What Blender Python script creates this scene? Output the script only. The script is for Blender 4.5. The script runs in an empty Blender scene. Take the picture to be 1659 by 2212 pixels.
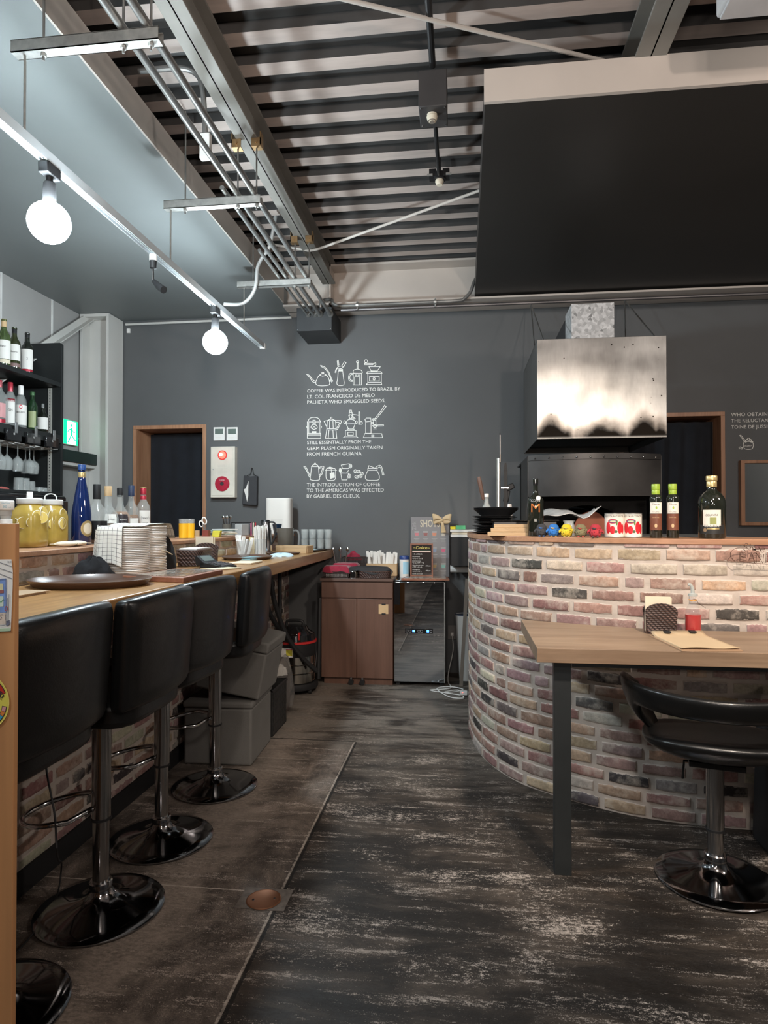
import bpy, math, random
from math import pi, sin, cos, tan, atan2, radians
from mathutils import Vector, Matrix

# ------------------------------------------------------------ camera
W, H = 1659.0, 2212.0
FPX = 1400.0
YAW = math.atan(170.5 / FPX)
PITCH = radians(0.7719)
EYE = Vector((0.0, 0.0, 1.30))
scn = bpy.context.scene
cam_d = bpy.data.cameras.new('camera')
cam = bpy.data.objects.new('camera', cam_d)
scn.collection.objects.link(cam)
cam.location = EYE
cam.rotation_euler = (pi / 2 + PITCH, 0, YAW)
cam_d.sensor_fit = 'HORIZONTAL'
cam_d.sensor_width = 36.0
cam_d.lens = 36.0 * FPX / W
cam_d.clip_start = 0.05
cam_d.clip_end = 60
scn.camera = cam

scn.view_settings.view_transform = 'Standard'
scn.view_settings.look = 'None'
scn.view_settings.gamma = 1.0
scn.view_settings.use_curve_mapping = False
scn.view_settings.exposure = 0.3

world = bpy.data.worlds.new('world')
scn.world = world
world.use_nodes = True
world.node_tree.nodes['Background'].inputs[0].default_value = (0.75, 0.83, 0.9, 1)
world.node_tree.nodes['Background'].inputs[1].default_value = 0.06


def lamp(name, kind, loc, energy, col, size=0.1, rot=None, spot=None, blend=0.5, sy=None):
    d = bpy.data.lights.new(name, kind)
    d.energy = energy
    d.color = col
    if kind == 'AREA':
        d.size = size
        if sy:
            d.shape = 'RECTANGLE'
            d.size_y = sy
    else:
        d.shadow_soft_size = size
    if spot:
        d.spot_size = radians(spot)
        d.spot_blend = blend
    o = bpy.data.objects.new(name, d)
    scn.collection.objects.link(o)
    o.location = loc
    if rot:
        dirv = Vector(rot) - Vector(loc)
        o.rotation_euler = dirv.to_track_quat('-Z', 'Y').to_euler()
    return o


COOL = (0.80, 0.93, 1.0)
WARM = (1.0, 0.86, 0.72)
# the same track carries on behind the photographer
lamp('bar_bulb_light', 'POINT', (-1.50, 0.3, 2.40), 35, COOL, 0.06)
# spot lamps over the dining side, aimed at the oven counter and table
lamp('dining_spot_light', 'SPOT', (1.0, 0.75, 3.1), 300, WARM, 0.07, rot=(0.8, 2.95, 1.08), spot=58, blend=0.6)
lamp('dining_spot_light', 'SPOT', (-0.2, -0.2, 3.1), 80, (1, 0.9, 0.82), 0.08, rot=(0.25, 3.0, 0.6), spot=62, blend=0.8)
# unseen uplights added behind the camera to brighten the deck ribs
lamp('added_fill_light', 'SPOT', (0.95, -1.8, 1.8), 190, (1.0, 0.86, 0.77), 0.06, rot=(0.3, 3.6, 3.3), spot=70, blend=0.8)
lamp('added_fill_light', 'POINT', (0.3, -0.6, 2.3), 60, (1.0, 0.88, 0.8), 0.15)  # added fill with no fixture, lifts the floor and lower bricks
lamp('added_fill_light', 'SPOT', (-0.5, -2.4, 1.9), 110, (1.0, 0.88, 0.8), 0.08, rot=(-0.1, 3.6, 3.5), spot=60, blend=0.8)

lamp('added_fill_light', 'POINT', (2.7, 1.8, 2.7), 75, (1.0, 0.9, 0.82), 0.1)  # added lamp out of view, brightens the dim right back corner


# ------------------------------------------------------------ pixel helper: a photo direction met with a real plane of the room
def ray(px, py):
    F = Vector((-sin(YAW) * cos(PITCH), cos(YAW) * cos(PITCH), sin(PITCH)))
    R = Vector((cos(YAW), sin(YAW), 0))
    U = R.cross(F)
    return F + R * ((px - W / 2) / FPX) + U * ((H / 2 - py) / FPX)


def aY(px, py, Y):
    d = ray(px, py)
    return EYE + d * (Y / d.y)


def aX(px, py, X):
    d = ray(px, py)
    return EYE + d * (X / d.x)


def aZ(px, py, z):
    d = ray(px, py)
    return EYE + d * ((z - EYE.z) / d.z)


# ------------------------------------------------------------ materials
MAT = {}


def nodes_of(name):
    m = bpy.data.materials.new(name)
    m.use_nodes = True
    nt = m.node_tree
    return m, nt, nt.nodes['Principled BSDF']


def N(nt, t, **kw):
    n = nt.nodes.new(t)
    for k, v in kw.items():
        if hasattr(n, k):
            setattr(n, k, v)
        else:
            n.inputs[k].default_value = v
    return n


def ramp(nt, src, stops, interp='LINEAR'):
    r = nt.nodes.new('ShaderNodeValToRGB')
    r.color_ramp.interpolation = interp
    e = r.color_ramp.elements
    while len(e) < len(stops):
        e.new(0.5)
    for i, (p, c) in enumerate(stops):
        e[i].position = p
        e[i].color = (c, c, c, 1) if isinstance(c, (int, float)) else (*c, 1)
    nt.links.new(src, r.inputs[0])
    return r.outputs[0]


def noise(nt, scale, detail=4, rough=0.5, stretch=None, coord='Object', dist=0.0):
    tc = nt.nodes.new('ShaderNodeTexCoord')
    v = tc.outputs[coord]
    if stretch:
        mp = nt.nodes.new('ShaderNodeMapping')
        mp.inputs['Scale'].default_value = stretch
        nt.links.new(v, mp.inputs[0])
        v = mp.outputs[0]
    n = nt.nodes.new('ShaderNodeTexNoise')
    n.inputs['Scale'].default_value = scale
    n.inputs['Detail'].default_value = detail
    n.inputs['Roughness'].default_value = rough
    n.inputs['Distortion'].default_value = dist
    nt.links.new(v, n.inputs['Vector'])
    return n.outputs[0]


def mixc(nt, fac, a, b, mode='MIX'):
    m = nt.nodes.new('ShaderNodeMix')
    m.data_type = 'RGBA'
    m.blend_type = mode
    for i, s in ((0, fac), (6, a), (7, b)):
        if hasattr(s, 'is_linked') or hasattr(s, 'links'):
            nt.links.new(s, m.inputs[i])
        elif i == 0:
            m.inputs[0].default_value = s
        else:
            m.inputs[i].default_value = (*s, 1)
    return m.outputs[2]


def math_n(nt, op, a, b=None, clamp=False):
    m = nt.nodes.new('ShaderNodeMath')
    m.operation = op
    m.use_clamp = clamp
    for i, s in ((0, a), (1, b)):
        if s is None:
            continue
        if isinstance(s, (int, float)):
            m.inputs[i].default_value = s
        else:
            nt.links.new(s, m.inputs[i])
    return m.outputs[0]


def bump(nt, bsdf, h, strength=0.2, dist=0.01):
    b = nt.nodes.new('ShaderNodeBump')
    b.inputs['Strength'].default_value = strength
    b.inputs['Distance'].default_value = dist
    nt.links.new(h, b.inputs['Height'])
    nt.links.new(b.outputs[0], bsdf.inputs['Normal'])


def M(name, col=None, rough=0.5, metal=0.0, var=0.12, scale=6.0, trans=0.0, ior=1.45, emit=0.0, bumps=0.0,
      bscale=60.0, alpha=1.0, coat=0.0, stretch=None, ecol=None, sheen=0.0):
    if name in MAT:
        return MAT[name]
    m, nt, b = nodes_of(name)
    if var > 0 and trans == 0:
        n = noise(nt, scale, 4, 0.55, stretch)
        dk = tuple(c * (1 - var) for c in col)
        lt = tuple(min(1, c * (1 + var)) for c in col)
        c = ramp(nt, n, [(0.3, dk), (0.7, lt)])
        nt.links.new(c, b.inputs['Base Color'])
    else:
        b.inputs['Base Color'].default_value = (*col, 1)
    b.inputs['Roughness'].default_value = rough
    b.inputs['Metallic'].default_value = metal
    b.inputs['IOR'].default_value = ior
    b.inputs['Transmission Weight'].default_value = trans
    b.inputs['Alpha'].default_value = alpha
    b.inputs['Coat Weight'].default_value = coat
    if sheen:
        b.inputs['Sheen Weight'].default_value = sheen
    if emit:
        b.inputs['Emission Color'].default_value = (*(ecol or col), 1)
        b.inputs['Emission Strength'].default_value = emit
    if bumps:
        bump(nt, b, noise(nt, bscale, 3), bumps, 0.004)
    MAT[name] = m
    return m


def wood(name, a, b_, rough=0.45, axis='y', scale=3.0, band=9.0, coat=0.0):
    m, nt, bs = nodes_of(name)
    st = {'x': (0.12, 1, 1), 'y': (1, 0.12, 1), 'z': (1, 1, 0.12)}[axis]
    n1 = noise(nt, scale * 6, 6, 0.6, st, dist=0.6)
    n2 = noise(nt, scale * 25, 3, 0.6, tuple(s * (0.3 if s < 1 else 1) for s in st))
    n3 = noise(nt, 1.7, 2)
    c = ramp(nt, n1, [(0.28, a), (0.52, tuple((x + y) / 2 for x, y in zip(a, b_))), (0.75, b_)])
    f = ramp(nt, n2, [(0.35, 0.72), (0.65, 1.0)])
    c = mixc(nt, 0.65, c, f, 'MULTIPLY')
    c = mixc(nt, 0.5, c, ramp(nt, n3, [(0.3, 0.72), (0.7, 1.0)]), 'MULTIPLY')
    nt.links.new(c, bs.inputs['Base Color'])
    bs.inputs['Roughness'].default_value = rough
    bs.inputs['Coat Weight'].default_value = coat
    bs.inputs['Coat Roughness'].default_value = 0.2
    bump(nt, bs, n2, 0.12, 0.002)
    MAT[name] = m
    return m


# ------------------------------------------------------------ mesh builder
class MB:
    def __init__(s):
        s.v = []
        s.f = []
        s.m = []
        s.mi = 0

    def add(s, vs, fs):
        o = len(s.v)
        s.v += [tuple(v) for v in vs]
        s.f += [tuple(i + o for i in f) for f in fs]
        s.m += [s.mi] * len(fs)
        return s

    def xf(s, M4, start=0):
        s.v[start:] = [tuple(M4 @ Vector(v)) for v in s.v[start:]]
        return s

    def join(s, o, M4=None):
        vs = [M4 @ Vector(v) for v in o.v] if M4 else o.v
        k = len(s.v)
        s.v += [tuple(v) for v in vs]
        s.f += [tuple(i + k for i in f) for f in o.f]
        s.m += [a + s.mi for a in o.m]
        return s

    def box(s, x0, x1, y0, y1, z0, z1):
        return s.add([(x0, y0, z0), (x1, y0, z0), (x1, y1, z0), (x0, y1, z0), (x0, y0, z1), (x1, y0, z1), (x1, y1, z1), (x0, y1, z1)],
                     [(3, 2, 1, 0), (4, 5, 6, 7), (0, 1, 5, 4), (1, 2, 6, 5), (2, 3, 7, 6), (3, 0, 4, 7)])

    def quad(s, a, b, c, d):
        return s.add([a, b, c, d], [(0, 1, 2, 3)])

    def prism(s, pts, z0, z1):
        n = len(pts)
        ar = sum(pts[i][0] * pts[(i + 1) % n][1] - pts[(i + 1) % n][0] * pts[i][1] for i in range(n))
        if ar < 0:
            pts = pts[::-1]
        vs = [(x, y, z0) for x, y in pts] + [(x, y, z1) for x, y in pts]
        fs = [tuple(range(n - 1, -1, -1)), tuple(range(n, 2 * n))]
        fs += [(i, (i + 1) % n, n + (i + 1) % n, n + i) for i in range(n)]
        return s.add(vs, fs)

    def prismY(s, pts, y0, y1):
        """polygon in x,z extruded along y"""
        k = len(s.v)
        s.prism(pts, y0, y1)
        s.v[k:] = [(x, z, y) for x, y, z in s.v[k:]]
        j = len(s.f) - (len(pts) + 2)
        s.f[j:] = [f[::-1] for f in s.f[j:]]
        return s

    def prismX(s, pts, x0, x1):
        """polygon in y,z extruded along x"""
        k = len(s.v)
        s.prism(pts, x0, x1)
        s.v[k:] = [(z, x, y) for x, y, z in s.v[k:]]
        return s

    def tube(s, pts, r, n=10, closed=False, cap=True, flat=1.0):
        pts = [Vector(p) for p in pts]
        L = len(pts)
        rs = r if isinstance(r, (list, tuple)) else [r] * L
        T = []
        for i in range(L):
            if closed:
                t = pts[(i + 1) % L] - pts[i - 1]
            else:
                t = pts[min(i + 1, L - 1)] - pts[max(i - 1, 0)]
            T.append(t.normalized() if t.length > 1e-9 else Vector((0, 0, 1)))
        up = Vector((0, 0, 1)) if abs(T[0].z) < 0.9 else Vector((1, 0, 0))
        u = T[0].cross(up).normalized()
        vs = []
        for i in range(L):
            if i:
                u = (u - T[i] * u.dot(T[i]))
                u = u.normalized() if u.length > 1e-6 else T[i].orthogonal().normalized()
            w = T[i].cross(u)
            for k in range(n):
                a = 2 * pi * k / n
                vs.append(pts[i] + (u * cos(a) + w * sin(a) * flat) * rs[i])
        fs = []
        for i in range(L if closed else L - 1):
            j = (i + 1) % L
            for k in range(n):
                k2 = (k + 1) % n
                fs.append((i * n + k, i * n + k2, j * n + k2, j * n + k))
        if cap and not closed:
            fs.append(tuple(range(n - 1, -1, -1)))
            fs.append(tuple((L - 1) * n + k for k in range(n)))
        return s.add(vs, fs)

    def lathe(s, prof, n=24, c=(0, 0, 0), a0=0.0, a1=None, sq=None):
        """prof: list of (r, z). sq: list of per-ring squareness 0..1"""
        full = a1 is None
        a1_ = a0 + 2 * pi if full else a1
        cols = n if full else n + 1
        vs = []
        for i, (r, z) in enumerate(prof):
            for k in range(cols):
                a = a0 + (a1_ - a0) * k / n
                q = 1.0
                if sq and sq[i] > 0:
                    e = 2 + 6 * sq[i]
                    q = (abs(cos(a)) ** e + abs(sin(a)) ** e) ** (-1 / e)
                vs.append((c[0] + r * q * cos(a), c[1] + r * q * sin(a), c[2] + z))
        fs = []
        P = len(prof)
        for i in range(P - 1):
            for k in range(n):
                k2 = (k + 1) % cols if full else k + 1
                fs.append((i * cols + k, i * cols + k2, (i + 1) * cols + k2, (i + 1) * cols + k))
        if full:
            if prof[0][0] > 1e-5:
                fs.append(tuple(range(cols - 1, -1, -1)))
            if prof[-1][0] > 1e-5:
                fs.append(tuple((P - 1) * cols + k for k in range(cols)))
        return s.add(vs, fs)

    def ball(s, c, r, n=12, m=8):
        r = r if isinstance(r, (tuple, list)) else (r, r, r)
        prof = [(sin(pi * i / m), -cos(pi * i / m)) for i in range(m + 1)]
        k = len(s.v)
        s.lathe(prof, n)
        s.v[k:] = [(c[0] + x * r[0], c[1] + y * r[1], c[2] + z * r[2]) for x, y, z in s.v[k:]]
        return s

    def grid(s, fn, nu, nv):
        vs = [fn(i / nu, j / nv) for j in range(nv + 1) for i in range(nu + 1)]
        fs = [(j * (nu + 1) + i, j * (nu + 1) + i + 1, (j + 1) * (nu + 1) + i + 1, (j + 1) * (nu + 1) + i)
              for j in range(nv) for i in range(nu)]
        return s.add(vs, fs)

    def make(s, name, mats, bevel=0, seg=2, smooth=35, sub=0, solid=0, off=(0, 0, 0)):
        me = bpy.data.meshes.new(name)
        me.from_pydata([(x - off[0], y - off[1], z - off[2]) for x, y, z in s.v], [], s.f)
        import bmesh
        bm = bmesh.new()
        bm.from_mesh(me)
        bmesh.ops.remove_doubles(bm, verts=bm.verts, dist=1e-6)
        bm.to_mesh(me)
        bm.free()
        mats = mats if isinstance(mats, (list, tuple)) else [mats]
        for m_ in mats:
            me.materials.append(m_)
        if len(mats) > 1 and len(me.polygons) == len(s.m):
            me.polygons.foreach_set('material_index', s.m)
        if smooth:
            me.polygons.foreach_set('use_smooth', [True] * len(me.polygons))
            me.set_sharp_from_angle(angle=radians(smooth))
        me.update()
        o = bpy.data.objects.new(name, me)
        scn.collection.objects.link(o)
        if solid:
            d = o.modifiers.new('solid', 'SOLIDIFY')
            d.thickness = solid
            d.offset = 0
        if bevel:
            d = o.modifiers.new('bevel', 'BEVEL')
            d.width = bevel
            d.segments = seg
            d.limit_method = 'ANGLE'
            d.angle_limit = radians(40)
            d.harden_normals = False
        if sub:
            d = o.modifiers.new('sub', 'SUBSURF')
            d.levels = sub
            d.render_levels = sub
        return o


def tag(o, label=None, cat=None, group=None, kind=None):
    if label:
        o['label'] = label
    if cat:
        o['category'] = cat
    if group:
        o['group'] = group
    if kind:
        o['kind'] = kind
    return o


def single(name, mb, mats, label, cat, group=None, kind=None, loc=None, rotz=0, **kw):
    """one mesh = one thing. world coordinates unless loc is given (then local)"""
    if loc is None:
        xs = [v[0] for v in mb.v]; ys = [v[1] for v in mb.v]; zs = [v[2] for v in mb.v]
        off = ((min(xs) + max(xs)) / 2, (min(ys) + max(ys)) / 2, min(zs))
        o = mb.make(name, mats, off=off, **kw)
        o.location = off
    else:
        o = mb.make(name, mats, **kw)
        o.location = loc
        o.rotation_euler.z = rotz
    return tag(o, label, cat, group, kind)


def struct(name, mb, mats, **kw):
    o = mb.make(name, mats, **kw)
    o['kind'] = 'structure'
    return o


class Thing:
    def __init__(s, name, label, cat, loc=(0, 0, 0), rotz=0, group=None, kind=None):
        s.o = bpy.data.objects.new(name, None)
        s.o.empty_display_size = 0.05
        scn.collection.objects.link(s.o)
        s.o.location = loc
        s.o.rotation_euler.z = rotz
        s.loc = tuple(loc)
        tag(s.o, label, cat, group, kind)

    def part(s, name, mb, mats, parent=None, label=None, **kw):
        o = mb.make(name, mats, **kw)
        o.parent = parent or s.o
        if label:
            o['label'] = label
        return o

    def w(s, name, mb, mats, parent=None, label=None, **kw):
        """part given in world coordinates (rotz must be 0)"""
        o = mb.make(name, mats, off=s.loc, **kw)
        o.parent = parent or s.o
        if label:
            o['label'] = label
        return o


def kids(o):
    return [c for c in scn.collection.objects if c.parent == o]


def dup(root, loc, rotz=0.0, label=None, group=None):
    tree = [(c, kids(c)) for c in kids(root)]
    r = root.copy()
    scn.collection.objects.link(r)
    r.location = loc
    r.rotation_euler = (0, 0, rotz)
    if label:
        r['label'] = label
    if group:
        r['group'] = group
    for c, gs in tree:
        k = c.copy()
        scn.collection.objects.link(k)
        k.parent = r
        for g in gs:
            q = g.copy()
            scn.collection.objects.link(q)
            q.parent = k
    return r


# ------------------------------------------------------------ lettering
def text_mb(s_, h=0.02, width=None, align='L', bold=0.0, shear=0.0, sp=1.0):
    """flat letters in the x,z plane facing -y; h = cap height; origin at the baseline start"""
    cu = bpy.data.curves.new('t', 'FONT')
    cu.body = s_
    cu.size = 1.0
    cu.resolution_u = 3
    cu.offset = bold
    cu.shear = shear
    cu.space_character = sp
    ob = bpy.data.objects.new('t', cu)
    scn.collection.objects.link(ob)
    bpy.context.view_layer.update()
    me = bpy.data.meshes.new_from_object(ob)
    mb = MB()
    if len(me.vertices):
        k = h / 0.72
        xs = [v.co.x for v in me.vertices]
        x0, x1 = min(xs), max(xs)
        kx = k if not width else width / (x1 - x0)
        ox = {'L': x0, 'C': (x0 + x1) / 2, 'R': x1}[align]
        mb.add([((v.co.x - ox) * kx, 0, v.co.y * k) for v in me.vertices], [tuple(p.vertices) for p in me.polygons])
    bpy.data.objects.remove(ob)
    bpy.data.curves.remove(cu)
    bpy.data.meshes.remove(me)
    return mb


def text_on_cyl(s_, h, r, z, face, width=None, c=(0, 0), bold=0.0):
    mb = text_mb(s_, h, width, 'C', bold)
    mb.v = [(c[0] + r * cos(face + x / r), c[1] + r * sin(face + x / r), z + zz) for x, _, zz in mb.v]
    return mb


_LAYER = [0]


def stroke(mb, pts, w, closed=False, y=0.0):
    """mitred ribbon line in the x,z plane; crossing lines lie on separate thin layers"""
    _LAYER[0] = (_LAYER[0] + 1) % 12
    y = y - _LAYER[0] * 6e-5
    P = []
    for p in pts:
        v = Vector((p[0], p[1]))
        if not P or (v - P[-1]).length > 1e-6:
            P.append(v)
    if len(P) > 2 and (P[0] - P[-1]).length < 1e-6:
        P.pop()
        closed = True
    n = len(P)
    if n < 2:
        return mb
    vs = []
    for i in range(n):
        a = P[i - 1] if (i or closed) else None
        b = P[(i + 1) % n] if (i < n - 1 or closed) else None
        d0 = (P[i] - a).normalized() if a is not None else None
        d1 = (b - P[i]).normalized() if b is not None else None
        if d0 is None: d0 = d1
        if d1 is None: d1 = d0
        n0 = Vector((-d0.y, d0.x)); n1 = Vector((-d1.y, d1.x))
        m = n0 + n1
        m = m.normalized() if m.length > 1e-4 else n0
        k = min(2.0, 1 / max(0.3, m.dot(n0)))
        e = Vector((0, 0))
        if not closed and i == 0: e = -d1 * w * 0.3
        if not closed and i == n - 1: e = d0 * w * 0.3
        for s_ in (-1, 1):
            q = P[i] + e + m * (s_ * w / 2 * k)
            vs.append((q.x, y, q.y))
    fs = [(2 * i, 2 * ((i + 1) % n), 2 * ((i + 1) % n) + 1, 2 * i + 1) for i in range(n if closed else n - 1)]
    return mb.add(vs, fs)


def face_to_cam(x, y):
    return atan2(EYE.y - y, EYE.x - x)


def arc(cx, cy, r, a0, a1, n=12, ry=None):
    ry = ry or r
    return [(cx + r * cos(radians(a0 + (a1 - a0) * i / n)), cy + ry * sin(radians(a0 + (a1 - a0) * i / n))) for i in range(n + 1)]


def catmull(P, n=6):
    out = []
    P = [Vector(p) for p in P]
    for i in range(len(P) - 1):
        a = P[max(i - 1, 0)]; b = P[i]; c = P[i + 1]; d = P[min(i + 2, len(P) - 1)]
        for k in range(n):
            t = k / n
            out.append(0.5 * ((2 * b) + (c - a) * t + (2 * a - 5 * b + 4 * c - d) * t * t + (3 * b - a - 3 * c + d) * t ** 3))
    out.append(P[-1])
    return out

# ============================================================ materials of the room
def floor_mat():
    m, nt, b = nodes_of('worn_concrete')
    tc = nt.nodes.new('ShaderNodeTexCoord')
    sep = nt.nodes.new('ShaderNodeSeparateXYZ')
    nt.links.new(tc.outputs['Object'], sep.inputs[0])
    X, Y = sep.outputs[0], sep.outputs[1]
    big = noise(nt, 1.3, 5, 0.6)
    mid = noise(nt, 4.5, 8, 0.68, (0.55, 1.5, 1), dist=0.4)
    streak = noise(nt, 3.4, 9, 0.66, (0.55, 1.9, 1), dist=0.5)
    thin = noise(nt, 7.0, 8, 0.72, (0.35, 3.4, 1), dist=0.25)
    fine = noise(nt, 75, 5, 0.8, (0.6, 1.2, 1))
    grit = noise(nt, 230, 3, 0.75)
    base = ramp(nt, mid, [(0.30, (0.009, 0.0068, 0.0054)), (0.47, (0.020, 0.0152, 0.0118)), (0.60, (0.050, 0.038, 0.029)), (0.74, (0.11, 0.085, 0.066))])
    base = mixc(nt, 0.7, base, ramp(nt, big, [(0.3, 0.45), (0.7, 1.4)]), 'MULTIPLY')
    base = mixc(nt, 0.55, base, ramp(nt, grit, [(0.35, 0.55), (0.65, 1.5)]), 'MULTIPLY')

    def mixsum(a, wa, b_, wb, f, g):
        q = math_n(nt, 'ADD', math_n(nt, 'MULTIPLY', a, wa), math_n(nt, 'MULTIPLY', b_, wb))
        q = math_n(nt, 'ADD', q, math_n(nt, 'MULTIPLY', math_n(nt, 'SUBTRACT', fine, 0.5), f))
        return math_n(nt, 'ADD', q, math_n(nt, 'MULTIPLY', math_n(nt, 'SUBTRACT', grit, 0.5), g))
    # scraped patches where the dark coat has come off, and thinner scuffs between them
    s1 = mixsum(streak, 0.62, big, 0.38, 0.5, 0.35)
    s2 = mixsum(thin, 0.75, mid, 0.25, 0.4, 0.4)
    m1 = ramp(nt, s1, [(0.565, 0.0), (0.63, 0.85)])
    m2_ = ramp(nt, s2, [(0.565, 0.0), (0.64, 0.65)])
    mask = math_n(nt, 'MAXIMUM', m1, m2_)
    light = ramp(nt, fine, [(0.3, (0.16, 0.135, 0.115)), (0.7, (0.62, 0.53, 0.46))])
    col = mixc(nt, mask, base, light)
    # browner, smoother slab along the bar
    leftm = math_n(nt, 'LESS_THAN', X, math_n(nt, 'ADD', -0.64, math_n(nt, 'MULTIPLY', math_n(nt, 'SUBTRACT', mid, 0.5), 0.05)))
    back = math_n(nt, 'LESS_THAN', Y, 3.78)
    leftm = math_n(nt, 'MULTIPLY', leftm, back)
    lcol = ramp(nt, noise(nt, 3.2, 9, 0.72, (1, 0.7, 1), dist=0.6),
                [(0.3, (0.030, 0.025, 0.021)), (0.45, (0.085, 0.069, 0.058)), (0.58, (0.21, 0.17, 0.142)), (0.75, (0.42, 0.35, 0.295))])
    lcol = mixc(nt, 0.7, lcol, ramp(nt, grit, [(0.36, 0.4), (0.64, 1.6)]), 'MULTIPLY')
    lcol = mixc(nt, 0.6, lcol, ramp(nt, noise(nt, 5.5, 6, 0.65, (1.4, 0.8, 1)), [(0.4, 0.45), (0.6, 1.25)]), 'MULTIPLY')
    lmask = ramp(nt, s2, [(0.56, 0.0), (0.62, 0.8)])
    lcol = mixc(nt, lmask, lcol, light)
    col = mixc(nt, math_n(nt, 'MULTIPLY', leftm, 0.85), col, lcol)
    # dusty bands: along the bar, around the back aisle
    dist = math_n(nt, 'ABSOLUTE', math_n(nt, 'ADD', X, 1.03))
    band = ramp(nt, math_n(nt, 'ADD', dist, math_n(nt, 'MULTIPLY', math_n(nt, 'SUBTRACT', mid, 0.5), 0.7)), [(0.03, 0.85), (0.17, 0.0)])
    bandm = math_n(nt, 'MULTIPLY', band, ramp(nt, fine, [(0.32, 0.15), (0.6, 1.0)]))
    col = mixc(nt, bandm, col, (0.31, 0.255, 0.21))
    farm = ramp(nt, math_n(nt, 'DIVIDE', math_n(nt, 'ADD', Y, math_n(nt, 'MULTIPLY', mid, 1.2)), 8.0), [(0.46, 0.0), (0.58, 1.0)])
    col = mixc(nt, math_n(nt, 'MULTIPLY', farm, ramp(nt, streak, [(0.42, 0.05), (0.58, 0.8)])), col, (0.19, 0.165, 0.14))

    def seam(coord, val, w, lim=None):
        d = math_n(nt, 'ABSOLUTE', math_n(nt, 'SUBTRACT', math_n(nt, 'ADD', coord, math_n(nt, 'MULTIPLY', math_n(nt, 'SUBTRACT', fine, 0.5), 0.012)), val))
        l = math_n(nt, 'LESS_THAN', d, w)
        if lim is not None:
            l = math_n(nt, 'MULTIPLY', l, lim)
        return l
    left = math_n(nt, 'LESS_THAN', X, -0.63)
    sm = math_n(nt, 'MULTIPLY', seam(X, -0.636, 0.0042, back), ramp(nt, fine, [(0.35, 0.2), (0.55, 1.0)]))
    sm = math_n(nt, 'MAXIMUM', sm, seam(Y, 2.22, 0.003, left))
    sm = math_n(nt, 'MAXIMUM', sm, seam(Y, 3.47, 0.003, math_n(nt, 'MULTIPLY', left, 0.6)))
    sm = math_n(nt, 'MULTIPLY', sm, ramp(nt, mid, [(0.35, 0.35), (0.6, 0.9)]))
    col = mixc(nt, sm, col, (0.48, 0.42, 0.36))
    dk = math_n(nt, 'MAXIMUM', seam(X, -0.624, 0.0055, back), seam(Y, 3.785, 0.006, left))
    col = mixc(nt, math_n(nt, 'MULTIPLY', dk, 0.85), col, (0.008, 0.007, 0.006))
    rs = seam(X, 0.2, 0.016)
    rs = math_n(nt, 'MULTIPLY', rs, ramp(nt, fine, [(0.45, 0), (0.62, 1)]))
    rs = math_n(nt, 'MULTIPLY', rs, ramp(nt, grit, [(0.5, 0.0), (0.62, 0.4)]))
    col = mixc(nt, rs, col, (0.3, 0.27, 0.24))
    nt.links.new(col, b.inputs['Base Color'])
    rr = ramp(nt, s1, [(0.35, 0.46), (0.62, 0.8)])
    nt.links.new(rr, b.inputs['Roughness'])
    b.inputs['Specular IOR Level'].default_value = 0.35
    bump(nt, b, math_n(nt, 'ADD', math_n(nt, 'MULTIPLY', mask, 0.6), math_n(nt, 'MULTIPLY', fine, 0.8)), 0.35, 0.004)
    return m


def brick_mat():
    m, nt, b = nodes_of('old_brick')
    at = nt.nodes.new('ShaderNodeAttribute'); at.attribute_name = 'bcol'
    ed = nt.nodes.new('ShaderNodeAttribute'); ed.attribute_name = 'edge'
    n1 = noise(nt, 26, 6, 0.65)
    n2 = noise(nt, 90, 4, 0.7)
    n3 = noise(nt, 9, 3, 0.5)
    c = at.outputs['Color']
    c = mixc(nt, 0.8, c, ramp(nt, n1, [(0.25, 0.55), (0.75, 1.4)]), 'MULTIPLY')
    c = mixc(nt, 0.5, c, ramp(nt, n2, [(0.3, 0.6), (0.7, 1.3)]), 'MULTIPLY')
    # dusty mortar smears
    sm = math_n(nt, 'ADD', math_n(nt, 'MULTIPLY', n3, 0.5), math_n(nt, 'MULTIPLY', n1, 0.5))
    smm = ramp(nt, sm, [(0.50, 0.0), (0.64, 0.62)])
    c = mixc(nt, smm, c, (0.50, 0.44, 0.37))
    e = math_n(nt, 'ADD', ed.outputs['Fac'], math_n(nt, 'MULTIPLY', math_n(nt, 'SUBTRACT', n1, 0.5), 2.5))
    e = math_n(nt, 'ADD', e, math_n(nt, 'MULTIPLY', math_n(nt, 'SUBTRACT', n2, 0.5), 0.7))
    em = ramp(nt, e, [(0.22, 1.0), (0.36, 0.0)])
    c = mixc(nt, em, c, (0.50, 0.43, 0.375))
    nt.links.new(c, b.inputs['Base Color'])
    b.inputs['Roughness'].default_value = 0.78
    bump(nt, b, math_n(nt, 'ADD', n1, math_n(nt, 'MULTIPLY', n2, 0.5)), 0.35, 0.004)
    return m


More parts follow.
